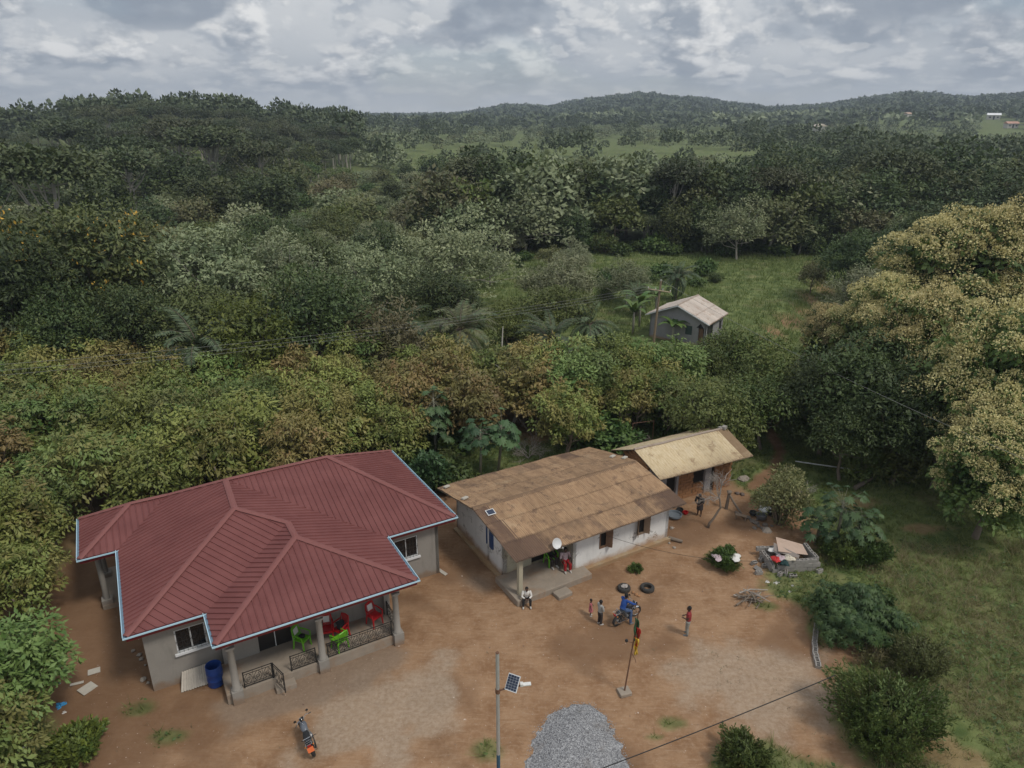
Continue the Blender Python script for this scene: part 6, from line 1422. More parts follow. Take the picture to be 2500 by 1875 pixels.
o = MB().add([(.30, .70, .66), (1.2, .05, .65), (1.32, .22, .69), (.5, 1.2, .78)], [(0, 1, 2, 3)]).build('grey_board', pal('dark_grey_board', (.20, .17, .15), .7), None, (a.x, a.y, a.z), (0, 0, rz)); o.modifiers.new('s', 'SOLIDIFY').thickness = .012; tag(o, 'dark folded board under the pinkish sheet on the blocks', 'board')
def drape(name, label, c, rad, mat, seed, cat='clothes', flat=.45, group=None):
    r5 = np.random.default_rng(seed); n, m = 14, 9; vs = []
    for j in range(m):
        v = j / (m - 1)
        for i in range(n):
            A = 2 * math.pi * i / n; rr = rad * v * (1 + .25 * math.sin(A * 3 + seed) + .1 * r5.normal()); vs.append((rr * math.cos(A), rr * math.sin(A), rad * flat * (1 - v * v) + .025 * math.sin(A * 5 + v * 8)))
    o = MB().add(vs, [(j * n + i, j * n + (i + 1) % n, (j + 1) * n + (i + 1) % n, (j + 1) * n + i) for j in range(m - 1) for i in range(n)]).build(name, mat, None, c, smooth=True); o.modifiers.new('s', 'SOLIDIFY').thickness = .01; return tag(o, label, cat, group)
drape('laundry', 'red garment drying on the corner of the block enclosure', tp(.15, .1, .63), .24, M_REDP if False else pal('red_garment', (.45, .03, .03), .85, var=.3, scale=12), 1)
drape('laundry', 'pinkish white garment beside the red one on the blocks', tp(.42, .18, .64), .22, M_FLORAL, 2); drape('laundry', 'cream cloth spread over the top of the block enclosure', tp(.78, .12, .64), .25, pal('cream_cloth', (.52, .47, .38), .9, var=.2), 3)
drape('laundry', 'dark green garment hanging over the block wall', tp(.48, -.06, .50), .20, pal('dark_green_cloth', (.02, .05, .05), .9), 4, flat=.9); drape('laundry', 'white cloth behind the clothes on the block enclosure', tp(.5, .9, .55), .3, M_WHITEC, 5)
for i, (px, py, rr) in enumerate([(1868, 1385, .3), (1858, 1368, .9), (1875, 1362, 1.4), (1850, 1392, 2.0), (1852, 1402, .2), (1905, 1405, .7), (1918, 1402, 1.2), (2000, 1398, .5), (1935, 1410, .1), (1840, 1378, .6)]):
    q = GZ(px, py); o = link('concrete_block', BLK, None, (q.x, q.y, q.z + .09), (rb.normal(0, .25), rb.normal(0, .25), rr), (.85, .95, .9)); tag(o, 'loose concrete block lying at the foot of the block enclosure', 'block', 'loose blocks by the enclosure')
row = [GZ(1993, 1530), GZ(1988, 1570), GZ(1990, 1600), GZ(1998, 1632)]; t = thing('block_row', 'row of hollow blocks set in the ground as an edging', 'edging', row[0]); L = [(row[i + 1] - row[i]).length for i in range(3)]; tot = sum(L); s = .0
while s < tot:
    q = s; i = 0
    while i < 2 and q > L[i]: q -= L[i]; i += 1
    pnt = row[i].lerp(row[i + 1], q / L[i]); dv = row[i + 1] - row[i]; o = link('block', BLK, t, pnt - row[0] + Vector((0, 0, .05)), (rb.normal(0, .03), rb.normal(0, .05), math.atan2(dv.y, dv.x) + rb.normal(0, .06)), (.62, 1.35, .9)); s += .27
# -- drum, leaning sheet and rubbish by the bungalow
q = house_pt(2.5, -.30); t = thing('drum', 'blue plastic drum standing under the bungalow window', 'drum', (q.x, q.y, 0)); prof = [(.25, 0), (.28, .03), (.29, .28), (.30, .30), (.29, .33), (.29, .58), (.30, .60), (.29, .63), (.285, .84), (.265, .88), (.25, .88), (.25, .5), (.001, .5)]
MB().lathe(prof, 24).lathe([(.25, .012), (.001, .012)], 24).build('barrel', pal('blue_drum', (.012, .045, .20), .42, var=.2), t, smooth=True); MB().torus((0, 0, .87), .275, .014, 24, 6).build('rim', pal('blue_drum_rim', (.018, .055, .22), .42), t, smooth=True)
o = thing('leaning_sheet', 'short corrugated zinc sheet leaning on the wall beside the blue drum', 'metal sheet', house_pt(0, 0), R(29.5)); As = quad_surf((1.45, .33, .52), (2.32, .30, .56), (2.28, -.22, .04), (1.30, -.16, .04), .02, 3); corr_sheet(o, As, 0, 1, 0, 1, pal('plain_zinc', (.38, .34, .29), .6, metal=.2, var=.25), 11, 0, 0, np.random.default_rng(1), .016)
def board(name, label, px, py, w_, d_, rz, mat, cat, tilt=.05, th=.02, dz=.03):
    q = GZ(px, py); o = MB().box((0, 0, 0), (w_, d_, th)).build(name, mat, None, (q.x, q.y, q.z + dz), (tilt, tilt * .5, rz), bevel=.004); return tag(o, label, cat)
M_BOARD = pal('pale_board', (.40, .37, .32), .8, var=.2, dirt=(.25, .17, .1))
board('board', 'grey flat board lying left of the bungalow corner', 230, 1640, .42, .30, .5, M_BOARD, 'board'); board('board', 'crumpled pale board lying among rubbish left of the bungalow', 214, 1682, .55, .42, 1.1, M_BOARD, 'board', .12); board('board', 'narrow pale plank beside the crumpled board', 188, 1670, .45, .12, .4, M_BOARD, 'plank'); board('plank', 'short plank lying against the right wall of the bungalow', 1080, 1398, .55, .16, -.75, M_BOARD, 'plank', .08, .04)
drape('plastic_bag', 'bright blue plastic bag dropped near the left border', GZ(147, 1722), .17, pal('blue_bag', (.05, .30, .60), .5), 6, 'bag', .3); drape('plastic_bag', 'white plastic scrap below the blue bag', GZ(157, 1740), .08, M_WHITEC, 7, 'bag', .4); drape('plastic_bag', 'white plastic scrap in the lower left corner', GZ(62, 1822), .11, M_WHITEC, 8, 'bag', .5); drape('plastic_bag', 'pale green scrap beside the pale plank', GZ(143, 1668), .08, pal('pale_green_bag', (.30, .38, .32), .6), 9, 'bag', .5)
for i, (px, py) in enumerate([(1928, 1445), (1898, 1422), (1873, 1421), (1935, 1430), (1894, 1424)]):
    drape('litter', 'white scrap of litter at the edge of the grass below the block enclosure', GZ(px, py), .06 + .02 * (i % 3), M_WHITEC, 20 + i, 'litter', .5, 'litter by the grass edge')
stones('stone lying along the left wall of the bungalow', 'stone', [(340, 1600), (345, 1610), (350, 1660), (355, 1625), (362, 1668), (325, 1590)], .05, .12, 21, M_STONE)
# -- farmhouse: dish, panel, stones on the roof, log
t = thing('satellite_dish', 'white satellite dish fixed to the farmhouse eave over the porch', 'dish', white_pt(-1.42, -.72, 2.42), WT - R(30))
Md = Matrix.Rotation(R(35), 3, 'Z') @ Matrix.Rotation(R(62), 3, 'X'); MB().lathe([(.001, 0), (.12, .012), (.22, .045), (.30, .09), (.305, .085), (.22, .03), (.12, -.004), (.001, -.012)], 22, (0, 0, .16), Md @ Matrix.Diagonal((.78, .78, .78)) @ Matrix.Rotation(math.pi, 3, 'X') @ Matrix.Scale(-1, 3, (0, 0, 1))).build('reflector', pal('dish_white', (.58, .58, .58), .5, var=.08), t, smooth=True)
MB().tube([(0, 0, .14), (0, .05, -.05), (-.25, .15, -.06)], .018, 6).build('bracket', M_GALV, t); MB().tube([(.05, -.10, .0), (.25, -.30, .12)], .010, 5).box((.27, -.32, .15), (.05, .07, .05)).build('feed_arm', M_GALV, t)
Nl = lambda S, u, v, dz: (Matrix.Translation(WO) @ Matrix.Rotation(WT, 4, 'Z')) @ (S(u, v) + Vector((0, 0, dz)))
t = thing('roof_solar_module', 'small white-framed solar panel lying on the left end of the rusty roof', 'solar panel', Nl(WROOF_A, .062, .16, .10), WT); Mt = Matrix.Rotation(R(14), 3, 'X'); MB().box((0, 0, 0), (.40, .34, .025), Mt).build('frame', pal('panel_white', (.68, .68, .68), .4), t); MB().box(Mt @ Vector((0, 0, .016)), (.34, .28, .006), Mt).build('cells', pal('solar_cell', (.022, .032, .06), .18, var=.2), t)
for u, v, lab in ((.035, .88, 'flat pale slab at the back left corner of the rusty roof'), (.03, .34, 'flat slab near the left end of the rusty roof ridge'), (.955, .34, 'flat pale stone near the right end of the rusty roof'), (.985, .18, 'flat pale stone at the right tip of the rusty roof ridge')):
    o = MB().box((0, 0, 0), (.34, .20, .07), .3, taper=.9).build('roof_slab', M_BOARD, None, Nl(WROOF_B, u, v, .11), (-.15, 0, WT), bevel=.01); tag(o, lab, 'slab')
q = GZ(1632, 1318); o = MB().tube([(0, 0, .12), (.35, -.15, .10), (.62, -.28, .09)], [.10, .09, .08], 8).build('log', BARK, None, q, smooth=True); tag(o, 'thick log lying at the right corner of the farmhouse', 'log')
stones('stone at the right corner of the farmhouse', 'stone', [(1640, 1290), (1634, 1327), (1646, 1338)], .06, .11, 31, M_STONE)
def pot(name, label, px, py, r, mat, h=.7, lid=None, content=None, cat='pot', inner=None):
    q = GZ(px, py); t = thing(name, label, cat, q); H = r * h * 1.6
    MB().lathe([(.001, .01), (r * .55, .02), (r * .9, H * .3), (r, H * .65), (r * .93, H), (r * 1.02, H * 1.02), (r * .90, H * .98), (r * .85, H * .5), (r * .3, H * .45), (.001, H * .45)], 18).build('bowl', mat, t, smooth=True)
    for s in (-1, 1): MB().tube([(s * r * .97, -.05, H * .75), (s * (r + .05), 0, H * .8), (s * r * .97, .05, H * .75)], .010, 5).build('handle', mat, t)
M_POT = pal('sooty_aluminium', (.20, .20, .21), .35, metal=.6, var=.5, scale=5); M_SOOT = pal('soot', (.03, .03, .032), .6, var=.4)
pot('cooking_pot', 'large sooty aluminium cooking pot in the hearth under the tree', 1858, 1268, .27, M_POT); pot('cooking_pot', 'small blackened cooking pot left of the large one', 1838, 1258, .19, M_SOOT); pot('basin', 'wide white basin at the foot of the many-stemmed tree', 1868, 1250, .34, pal('enamel_white', (.55, .55, .54), .4, var=.2), .35, cat='basin'); pot('cooking_pot', 'black bucket-like pot against the tree stems', 1880, 1258, .17, M_SOOT, .95)
pot('basin', 'wide blue-grey basin at the rear corner of the farmhouse', 1646, 1262, .40, pal('bluegrey_basin', (.16, .18, .20), .45, var=.3), .3, cat='basin'); pot('bucket', 'red bucket behind the farmhouse corner', 1673, 1256, .13, M_REDP, .9, cat='bucket'); pot('cooking_pot', 'dark pot beside the red bucket', 1659, 1250, .18, M_SOOT)
stones('hearth stone around the cooking pots', 'hearth_stone', [(1846, 1278), (1852, 1285), (1868, 1283), (1838, 1274), (1848, 1270), (1872, 1290), (1884, 1285), (1842, 1290), (1832, 1270), (1826, 1264), (1860, 1290), (1820, 1262)], .07, .16, 41, pal('ash_stone', (.16, .135, .115), .95, var=.4))
stones('boulder below the many-stemmed tree', 'boulder', [(1872, 1296)], .26, .28, 43, M_STONE)
q = GZ(1808, 1268); t = thing('bench', 'short wooden bench beside the hearth', 'bench', q, R(-25)); MB().box((0, 0, .24), (.58, .20, .05)).build('seat', M_WOOD, t)
for x in (-.24, .24): MB().box((x, 0, .108), (.06, .18, .215)).build('leg', M_WOOD, t)
for a_, b_, r_, lab in (((1795, 1252), (1822, 1268), .075, 'long log lying from the stump towards the hearth'), ((1655, 1218), (1672, 1232), .05, 'dark pole lying at the shed doorway')):
    q, e = GZ(*a_), GZ(*b_); o = MB().tube([(0, 0, .06), (e - q) * .5 + Vector((0, 0, .07)), (e - q) + Vector((0, 0, .05))], [r_, r_ * .95, r_ * .8], 8).build('log', BARK, None, q, smooth=True); tag(o, lab, 'log')
q = GZ(1772, 1242); t = thing('forked_post', 'forked wooden post propped by a slanting log near the shed', 'post', q); MB().tube([(0, 0, -.1), (.05, 0, .5), (.08, .02, .95)], [.09, .08, .07], 7).build('upright', BARK, t, smooth=True); MB().tube([(.08, .02, .90), (.35, -.25, .45), (.66, -.55, .05)], [.06, .06, .055], 7).build('prop', BARK, t, smooth=True); lump(MB(), (.08, .02, 1.0), .15, np.random.default_rng(3)).build('bundle', BARK, t)
stones('flat stone on the grass to the right of the shed', 'stone', [(1812, 1172), (1818, 1170)], .2, .3, 47, M_STONE); stones('dark stone in front of the shed', 'stone', [(1812, 1208), (1800, 1206), (1975, 1240)], .12, .2, 48, pal('dark_stone', (.13, .10, .085), .95, var=.3))
# -- well behind the farmhouse
q = GZ(1567, 1084); t = thing('well', 'grey concrete well head with two iron posts and a crossbar behind the farmhouse', 'well', q, R(15)); MB().box((0, .36, .28), (.8, .09, .56)).box((0, -.36, .28), (.8, .09, .56)).box((.36, 0, .28), (.09, .62, .558)).box((-.36, 0, .28), (.09, .62, .558)).build('kerb', M_CEMENT, t); MB().box((0, 0, .59), (.52, .40, .04)).build('lid', M_SOOT, t)
for x in (-.72, .72): MB().tube([(x, 0, -.1), (x, 0, 1.55)], .028, 6).build('post', M_RUSTP, t)
MB().tube([(-.74, 0, 1.53), (.74, 0, 1.55)], .024, 6).build('crossbar', M_RUSTP, t)
# -- fallen pipe, branch and half tyre on the right
q, e = GZ(1940, 1137), GZ(2148, 1165); o = MB().tube([(0, 0, .30), (e - q) * .35 + Vector((0, 0, .28)), (e - q) * .7 + Vector((0, 0, .27)), (e - q) + Vector((0, 0, .30))], .04, 6).build('pipe', pal('white_pipe', (.48, .49, .47), .6), None, q, smooth=True); tag(o, 'long pale pipe lying across the grass on the right', 'pipe')
q, e = GZ(2085, 1195), GZ(2160, 1158); o = MB().tube([(0, 0, .06), (e - q) * .3 + Vector((0, 0, .14)), (e - q) * .65 + Vector((0, 0, .22)), (e - q) * 1.3 + Vector((0, 0, .45))], [.14, .12, .10, .05], 7).build('fallen_branch', BARK, None, q, smooth=True); tag(o, 'crooked fallen branch lying on the grass at the right', 'branch')
q = GZ(2150, 1148); o = MB().tube([(-.55 * math.cos(a_), .1 * math.sin(a_), .62 * math.sin(a_) - .02) for a_ in np.linspace(0, math.pi, 12)], .09, 8).build('half_tyre', M_RUBBER, None, q, smooth=True); tag(o, 'black half tyre standing as an arch behind the fallen branch', 'tyre')
# -- power lines
pb_ = G(1592, 868); t = thing('power_pole', 'slim wooden power pole with a crossarm in front of the field house', 'power pole', (pb_.x, pb_.y, 0)); tpz = 6.6; MB().tube([(0, 0, -.2), (.12, 0, 3.3), (.28, 0, tpz)], [.12, .10, .085], 8).build('pole', plain('pole_wood', (.22, .165, .11), .85, var=.3), t, smooth=True)
ca = Vector((-.85, -.55, tpz - .55)), Vector((1.15, .1, tpz - 1.0)); MB().tube([ca[0], ca[1]], .06, 5).build('crossarm', plain('crossarm_wood', (.34, .27, .19), .85, var=.2), t)
for k in (0, .33, .66, 1): MB().lathe([(.03, 0), (.05, .04), (.03, .08), (.05, .11), (.001, .14)], 8, ca[0].lerp(ca[1], k) + Vector((0, 0, .06))).build('insulator', pal('porcelain', (.55, .54, .52), .3), t)
MB().lathe([(.03, 0), (.06, .05), (.001, .16)], 8, (.28, 0, tpz)).build('insulator', pal('porcelain', (.55, .54, .52), .3), t)
M_WIRE = pal('grey_wire', (.22, .22, .21), .6); M_BWIRE = pal('black_cable', (.025, .024, .024), .6)
def cable(label, a, b, sag, r, mat, name='power_line', group=None):
    a, b = Vector(a), Vector(b); pts = [a.lerp(b, k / 24) - Vector((0, 0, sag * 4 * (k / 24) * (1 - k / 24))) for k in range(25)]; o = MB().tube([q - a for q in pts], r, 4).build(name, mat, None, a); return tag(o, label, 'cable', group)
P0 = Vector((pb_.x, pb_.y, 0))
for k, ck, z in ((0, 0, 7.6), (1, .33, 7.4), (2, .66, 6.9)):
    e = G(-150, 905 + 12 * k - (4 if k == 0 else 0), z - 1.2); cable(('upper', 'middle', 'lower')[k] + ' of three thin wires strung leftwards from the power pole', P0 + ca[0].lerp(ca[1], ck) + Vector((0, 0, .2)), e, .7, .009, M_WIRE, 'power_line', 'power lines over the plantation')
cable('thin service wire running from the power pole down to the right border', P0 + Vector((.28, 0, tpz + .1)), G(2560, 1146, 6.2), .5, .010, M_WIRE); cable('black cable crossing the lower right of the yard into the big bush', G(1400, 1902, 1.9), G(2040, 1648, 1.9), .08, .016, M_BWIRE, 'cable'); cable('thin clothes line from the farmhouse wall to the block enclosure', white_pt(1.2, -.02, 1.95), tp(.1, .1, .55), .5, .008, M_BWIRE, 'clothes_line')
o = MB().tube([(0, 0, -.2), (.03, 0, 2.0), (-.05, 0, 4.2), (.02, 0, 5.6)], [.10, .08, .06, .03], 6).build('dead_trunk', pal('bleached_wood', (.42, .39, .35), .9), None, GZ(1228, 975), smooth=True); o.name = 'snag'; tag(o, 'bleached bare trunk standing up out of the cocoa trees', 'dead tree')
# ------------------------------------------------------------------ plants of the yard
def plant(name, label, cat, loc, parts, rz=0.0, group=None):
    t = thing(name, label, cat, loc, rz, group)
    for n_, m_ in parts: link(n_, m_, t)
    return t
def mb_mesh(mb, name, mat, smooth=True):
    m = bpy.data.meshes.new(name); m.from_pydata(mb.v, [], mb.f); m.materials.append(mat); m.polygons.foreach_set('use_smooth', [smooth] * len(m.polygons)); m.update(); return m
def palmate(rng, C, Nrm, size, lobes=7, asp=.30, droop=.25):
    """hand-shaped leaves: C centres, Nrm facing"""
    P, D, N_, L = [], [], [], []
    for c, n_, s in zip(C, Nrm, size):
        u = np.cross(n_, [0, 0, 1.0]); u = u / max(np.linalg.norm(u), 1e-6) if np.linalg.norm(u) > .05 else np.array([1., 0, 0]); v = np.cross(n_, u); a0 = rng.uniform(0, 6.28)
        for k in range(lobes):
            a = a0 + (k - (lobes - 1) / 2) * (5.1 / lobes); P.append(c); D.append(u * math.cos(a) + v * math.sin(a) - n_ * droop * .4 + np.array([0, 0, -droop])); N_.append(n_); L.append(s * (1 - .10 * abs(k - (lobes - 1) / 2)))
    P, D, N_, L = map(np.array, (P, D, N_, L)); V, F = leaf_np(P, D, N_, L, L * asp, .2); t = np.repeat(rng.random(len(size)), lobes * 4); return V, F, t
def papaya(seed, h, nl, rad, lean=(0, 0), size=.36, tall=.5):
    rng = np.random.default_rng(seed); mb = MB(); top_ = Vector((lean[0], lean[1], h)); mb.tube([(0, 0, -.1), top_ * .5 + Vector((.05, 0, 0)), top_], [.09, .075, .05], 8); C, N_, S = [], [], []
    for k in range(nl):
        a = k * 2.4 + rng.normal(0, .2); e = rng.uniform(-.45, .95); st = top_ - Vector((0, 0, tall * rng.random())); d = Vector((math.cos(a) * math.cos(e), math.sin(a) * math.cos(e), math.sin(e))); en = st + d * rad * rng.uniform(.65, 1.1) - Vector((0, 0, .12)); mb.tube([st, st.lerp(en, .5) + Vector((0, 0, .06)), en], [.010, .008, .006], 4, cap=False); C.append(np.array(en)); n_ = np.array([d.x * .55, d.y * .55, .8]); N_.append(n_ / np.linalg.norm(n_)); S.append(size * rng.uniform(.9, 1.45))
    V, F, t = palmate(rng, C, N_, S, 9, .40, .3); return mesh_np('papaya_leaves', V, F, {'tint': t}, [LF['papaya']]), mb_mesh(mb, 'papaya_trunk', plain('papaya_bark', (.17, .165, .12), .9) if 'papaya_bark' not in MATS else MATS['papaya_bark'])
for i, (px, py, h, nl, rad, tall, lab) in enumerate([(1172, 1168, 3.1, 26, 1.05, .7, 'papaya tree with a thin pale trunk behind the farmhouse'), (1215, 1160, 3.3, 34, 1.1, 1.1, 'dense papaya with a thick leaning trunk behind the farmhouse'), (1062, 1120, 4.0, 44, 1.05, 2.3, 'tall papaya clothed in leaves to the ground behind the bungalow roof'),
        (2035, 1340, 2.6, 30, 1.2, .8, 'papaya tree with drooping leaves above the block enclosure'), (2085, 1345, 2.0, 24, 1.0, .8, 'smaller papaya right of the one above the block enclosure'), (1990, 1330, 1.9, 22, .95, .8, 'low papaya leaning left behind the block enclosure')]):
    c, t_ = papaya(30 + i, h, int(nl * 1.7), rad, (.25, .05) if i == 1 else (0.05, 0), .40 if i < 3 else .34, tall); plant('papaya_tree', lab, 'tree', GZ(px, py), [('crown', c), ('trunk', t_)], 0, 'papaya trees')
def cassava(seed, rad, h, n):
    rng = np.random.default_rng(seed); o = sphere_pts(n, rng, -.25); lum = 1 + .16 * np.sin(o[:, 0] * 4 + 1) * np.cos(o[:, 1] * 5) + .10 * np.sin(o[:, 2] * 9 + o[:, 0] * 6); C = o * np.array([rad, rad * .85, h * .62]) * (1 + (lum - 1) * 1.5)[:, None] * rng.uniform(.68, 1.04, (n, 1)) + np.array([0, 0, h * .42]); Nr = unit(o + np.array([0, 0, .7]) + rng.normal(0, .25, (n, 3)))
    V, F, t = palmate(rng, C, Nr, rng.uniform(.20, .33, n), 7, .24, .45); mb = MB()
    for k in range(26): e = C[rng.integers(n)] * .85; mb.tube([(rng.normal(0, .15), rng.normal(0, .15), -.1), (e[0] * .5, e[1] * .5, e[2] * .6), tuple(e)], [.025, .02, .01], 5, cap=False)
    return mesh_np('cassava_leaves', V, F, {'tint': t}, [LF['cassava']]), mb_mesh(mb, 'cassava_stems', BARK)
c, s_ = cassava(3, 1.75, 1.9, 1500); plant('cassava_bush', 'large dark blue-green cassava bush at the right edge of the yard', 'bush', GZ(2085, 1540), [('foliage', c), ('stem', s_)])
c, s_ = cassava(4, .45, .7, 160); plant('cassava_bush', 'small pale-tipped cassava sprout by the row of blocks', 'bush', GZ(2025, 1500), [('foliage', c), ('stem', s_)])
def twiggy(seed, rad, h, nst, per, L, mat, up=.9, asp=.35, tipmat=None, inner=.3):
    """bush of many upright leafy shoots"""
    rng = np.random.default_rng(seed); mb = MB(); P, D, N_, LL, TT, tip = [], [], [], [], [], []
    for k in range(nst):
        a = rng.uniform(0, 6.283); q = math.sqrt(rng.random()); b0 = np.array([math.cos(a) * rad * .35 * q, math.sin(a) * rad * .35 * q, 0]); lump_ = 1 + .22 * math.sin(a * 3 + seed) + .12 * math.sin(a * 7)
        out_ = rad * q * lump_ * rng.uniform(.85, 1.1); zt = h * math.sqrt(max(.12, 1 - (q * .92) ** 2)) * rng.uniform(.72, 1.1); e = np.array([math.cos(a) * out_, math.sin(a) * out_, zt]); md = b0 * .5 + e * .5 + np.array([0, 0, -.12 * h * (1 - q)]); md[2] = max(md[2], .1)
        if k % 3 == 0: mb.tube([tuple(b0 - [0, 0, .1]), tuple(md), tuple(e)], [.018, .012, .005], 3, cap=False)
        dirv = unit((e - md)[None])[0]; tn = rng.random()
        for j in range(per):
            t = inner + (1 - inner) * rng.random() ** .75; pp = (1 - t) ** 2 * b0 + 2 * t * (1 - t) * md + t * t * e + rng.normal(0, .035, 3); rd = unit(rng.normal(0, 1, (1, 3)))[0]; P.append(pp); D.append(rd * .8 + dirv * up); N_.append(rd + np.array([0, 0, .9])); LL.append(L * rng.uniform(.6, 1.2)); TT.append(.5 * tn + .5 * rng.random()); tip.append(t > .9)
    P, D, N_, LL, TT = map(np.array, (P, D, N_, LL, TT)); P[:, 2] = np.maximum(P[:, 2], .03); V, F = leaf_np(P, D, N_, LL, LL * asp); mi = np.zeros(len(F), np.int32); mats = [mat]
    if tipmat: mats.append(tipmat); tt = np.array(tip) & (TT > .55); mi = np.concatenate([tt, tt]).astype(np.int32)
    return mesh_np('bush_foliage', V, F, {'tint': np.repeat(TT, 4)}, mats, mi), mb_mesh(mb, 'bush_stems', BARK)
def bush(label, px, py, seed, rad, h, nst, per, L, mat, **k):
    f, s = twiggy(seed, rad, h, nst, per, L, mat, **k); return plant('bush', label, 'bush', GZ(px, py), [('foliage', f), ('stem', s)])
bush('biggest dark green bush of upright shoots at the lower right', 2150, 1800, 1, 1.95, 2.35, 520, 46, .15, LF['bush']); bush('smaller grey-green bush behind the biggest one at the lower right', 2235, 1640, 2, 1.15, 1.5, 240, 34, .12, LF['olive']); bush('small bushy shrub at the bottom border beside the gravel heap', 1810, 1868, 3, .92, 1.05, 240, 36, .13, LF['bush'])
bush('lime-tipped shrub in the lower left corner', 190, 1845, 4, .85, 1.1, 190, 34, .19, LF['mango'], tipmat=LF['lime'], asp=.42); bush('leafy bush between the cassava and the biggest bush', 2170, 1560, 6, .8, .9, 170, 30, .13, LF['lowg']); bush('green thicket bush under the papaya trees', 2055, 1362, 7, 1.15, 1.15, 260, 34, .15, LF['mango']); bush('green thicket bush at the right end of the papaya trees', 2120, 1365, 8, 1.05, .95, 220, 32, .15, LF['lowg'])
bush('dark bluish shrub between the bungalow and the farmhouse roofs', 1050, 1195, 9, 1.35, 2.1, 300, 30, .26, LF['papaya'], asp=.55, up=.5); bush('low tuft of weeds by the farmhouse wall', 1552, 1393, 10, .33, .25, 60, 18, .13, LF['lowg']); bush('twiggy grey shrub beside the cassava bush', 2130, 1620, 11, .75, .8, 120, 16, .10, LF['olive'])
bush('pale green young bush on the grass at the right', 2430, 1280, 12, .55, .6, 90, 22, .16, LF['lime']); bush('young leafy bush near the fallen branch', 2185, 1165, 13, .9, .9, 150, 26, .16, LF['mango']); bush('leafy shrub at the right corner of the shed', 1805, 1110, 14, .9, 1.3, 160, 28, .18, LF['mango']); bush('leafy shrub behind the papaya trunks', 1010, 1160, 15, 1.0, 1.5, 180, 28, .2, LF['lowg'], asp=.5)
bush('shrub by the well head', 1500, 1068, 16, .8, .9, 130, 26, .16, LF['lowg']); bush('shrub at the start of the footpath', 1770, 1062, 17, .7, 1.0, 120, 24, .16, LF['dark'])
b_ = bush('round clipped bush in the yard with white clothes spread on it', 1768, 1382, 5, .74, .92, 330, 40, .12, LF['lowg'])
q = GZ(1768, 1382); drape('laundry', 'white lace cloth spread on the right of the round bush', q + Vector((.33, -.25, .68)), .34, M_WHITEC, 31, flat=.25); drape('laundry', 'pale pink garment spread on the left of the round bush', q + Vector((-.42, -.22, .64)), .28, M_FLORAL, 32, flat=.25)
# many-stemmed tree by the hearth, and the bare tree
def hearth_tree():
    rng = np.random.default_rng(15); mb = MB(); cc = []
    for k in range(9):
        a = k * .7 + rng.normal(0, .2); e = Vector((math.cos(a) * rng.uniform(.5, 1.5), math.sin(a) * rng.uniform(.4, 1.1), rng.uniform(1.5, 2.5))); b0 = Vector((math.cos(a) * .14, math.sin(a) * .14, -.1)); mb.tube([b0, b0.lerp(e, .45) + Vector((0, 0, .25)), e], [.065, .045, .015], 6, cap=False); cc += [np.array(e), np.array(b0.lerp(e, .75) + Vector((rng.normal(0, .25), rng.normal(0, .25), .1))), np.array(e) + rng.normal(0, .3, 3)]
    cc = np.array(cc + [[0, 0, 1.2], [.2, -.1, .9], [.25, .1, .45], [.3, -.05, .3]]); pos, d, nr, ln = clump_leaves(rng, cc, np.full(len(cc), .58), 240, .15, -.1); V, F = leaf_np(pos, d, nr, ln, ln * .4); return mesh_np('hearth_tree_leaves', V, F, {'tint': np.repeat(rng.random(len(pos)), 4)}, [LF['olive']]), mb_mesh(mb, 'hearth_tree_stems', BARK)
c, s_ = hearth_tree(); plant('hearth_tree', 'loose grey-olive tree with several stems beside the hearth', 'tree', GZ(1902, 1278), [('crown', c), ('trunk', s_)])
t = thing('bare_tree', 'leafless pale tree leaning over the yard before the brick shed', 'tree', GZ(1730, 1288)); mb = MB(); rr = random.Random(3)
mb.tube([(-.05, 0, -.1), (.02, 0, .25), (.22, .02, .55), (.40, .03, .95), (.50, .02, 1.15), (.42, .05, 1.6), (.30, .08, 2.0)], [.085, .07, .06, .055, .05, .04, .032], 7); link('trunk', mb_mesh(mb, 'bare_trunk', BARK), t)
def spray(o, d, L, r, n, mb, rng):
    if n == 0: return
    q = o + d * L; mb.tube([o, o.lerp(q, .5) + Vector(rng.normal(0, .04, 3)), q], [r, r * .8, r * .6], 4 if r > .01 else 3, cap=False)
    for k in range(3 if n > 2 else 2): spray(o.lerp(q, rng.uniform(.5, 1)), (d + Vector(rng.normal(0, .42, 3))).normalized(), L * rng.uniform(.6, .9), r * .62, n - 1, mb, rng)
mb = MB(); r7 = np.random.default_rng(21)
for d in ((-.9, -.1, .25), (-.8, .2, .5), (-.25, .1, .9), (.15, .1, 1), (-.6, -.4, .1), (-.1, .3, .8)): spray(Vector((.36, .06, 1.7)), Vector(d).normalized(), .55, .022, 5, mb, r7)
spray(Vector((.40, .06, 1.7)), Vector((.1, .1, 1)), .9, .03, 3, mb, r7); link('branches', mb_mesh(mb, 'bare_sprays', TWIG), t)
mb = MB(); spray(Vector((0, 0, .05)), Vector((.75, .2, .45)).normalized(), .55, .03, 6, mb, np.random.default_rng(8)); plant('dead_shrub', 'bleached dead shrub right of the hearth tree', 'shrub', GZ(1950, 1225), [('branches', mb_mesh(mb, 'dead_shrub', TWIG))])
mb = MB(); r8 = np.random.default_rng(33)
for k in range(3): spray(Vector((0, 0, .0)), Vector((.25 + .15 * k, .1, 1)).normalized(), 1.9, .075, 4, mb, r8)
plant('dead_tree', 'pale dead tree with forked limbs among the cocoa behind the farmhouse', 'tree', GZ(1250, 1040), [('branches', mb_mesh(mb, 'pale_dead_tree', MATS['bleached_wood']))])
mb = MB(); r9 = np.random.default_rng(35)
for k in range(9): spray(Vector((0, 0, .0)), Vector((math.cos(k * .7), math.sin(k * .7), 1.1)).normalized(), .6, .022, 5, mb, r9)
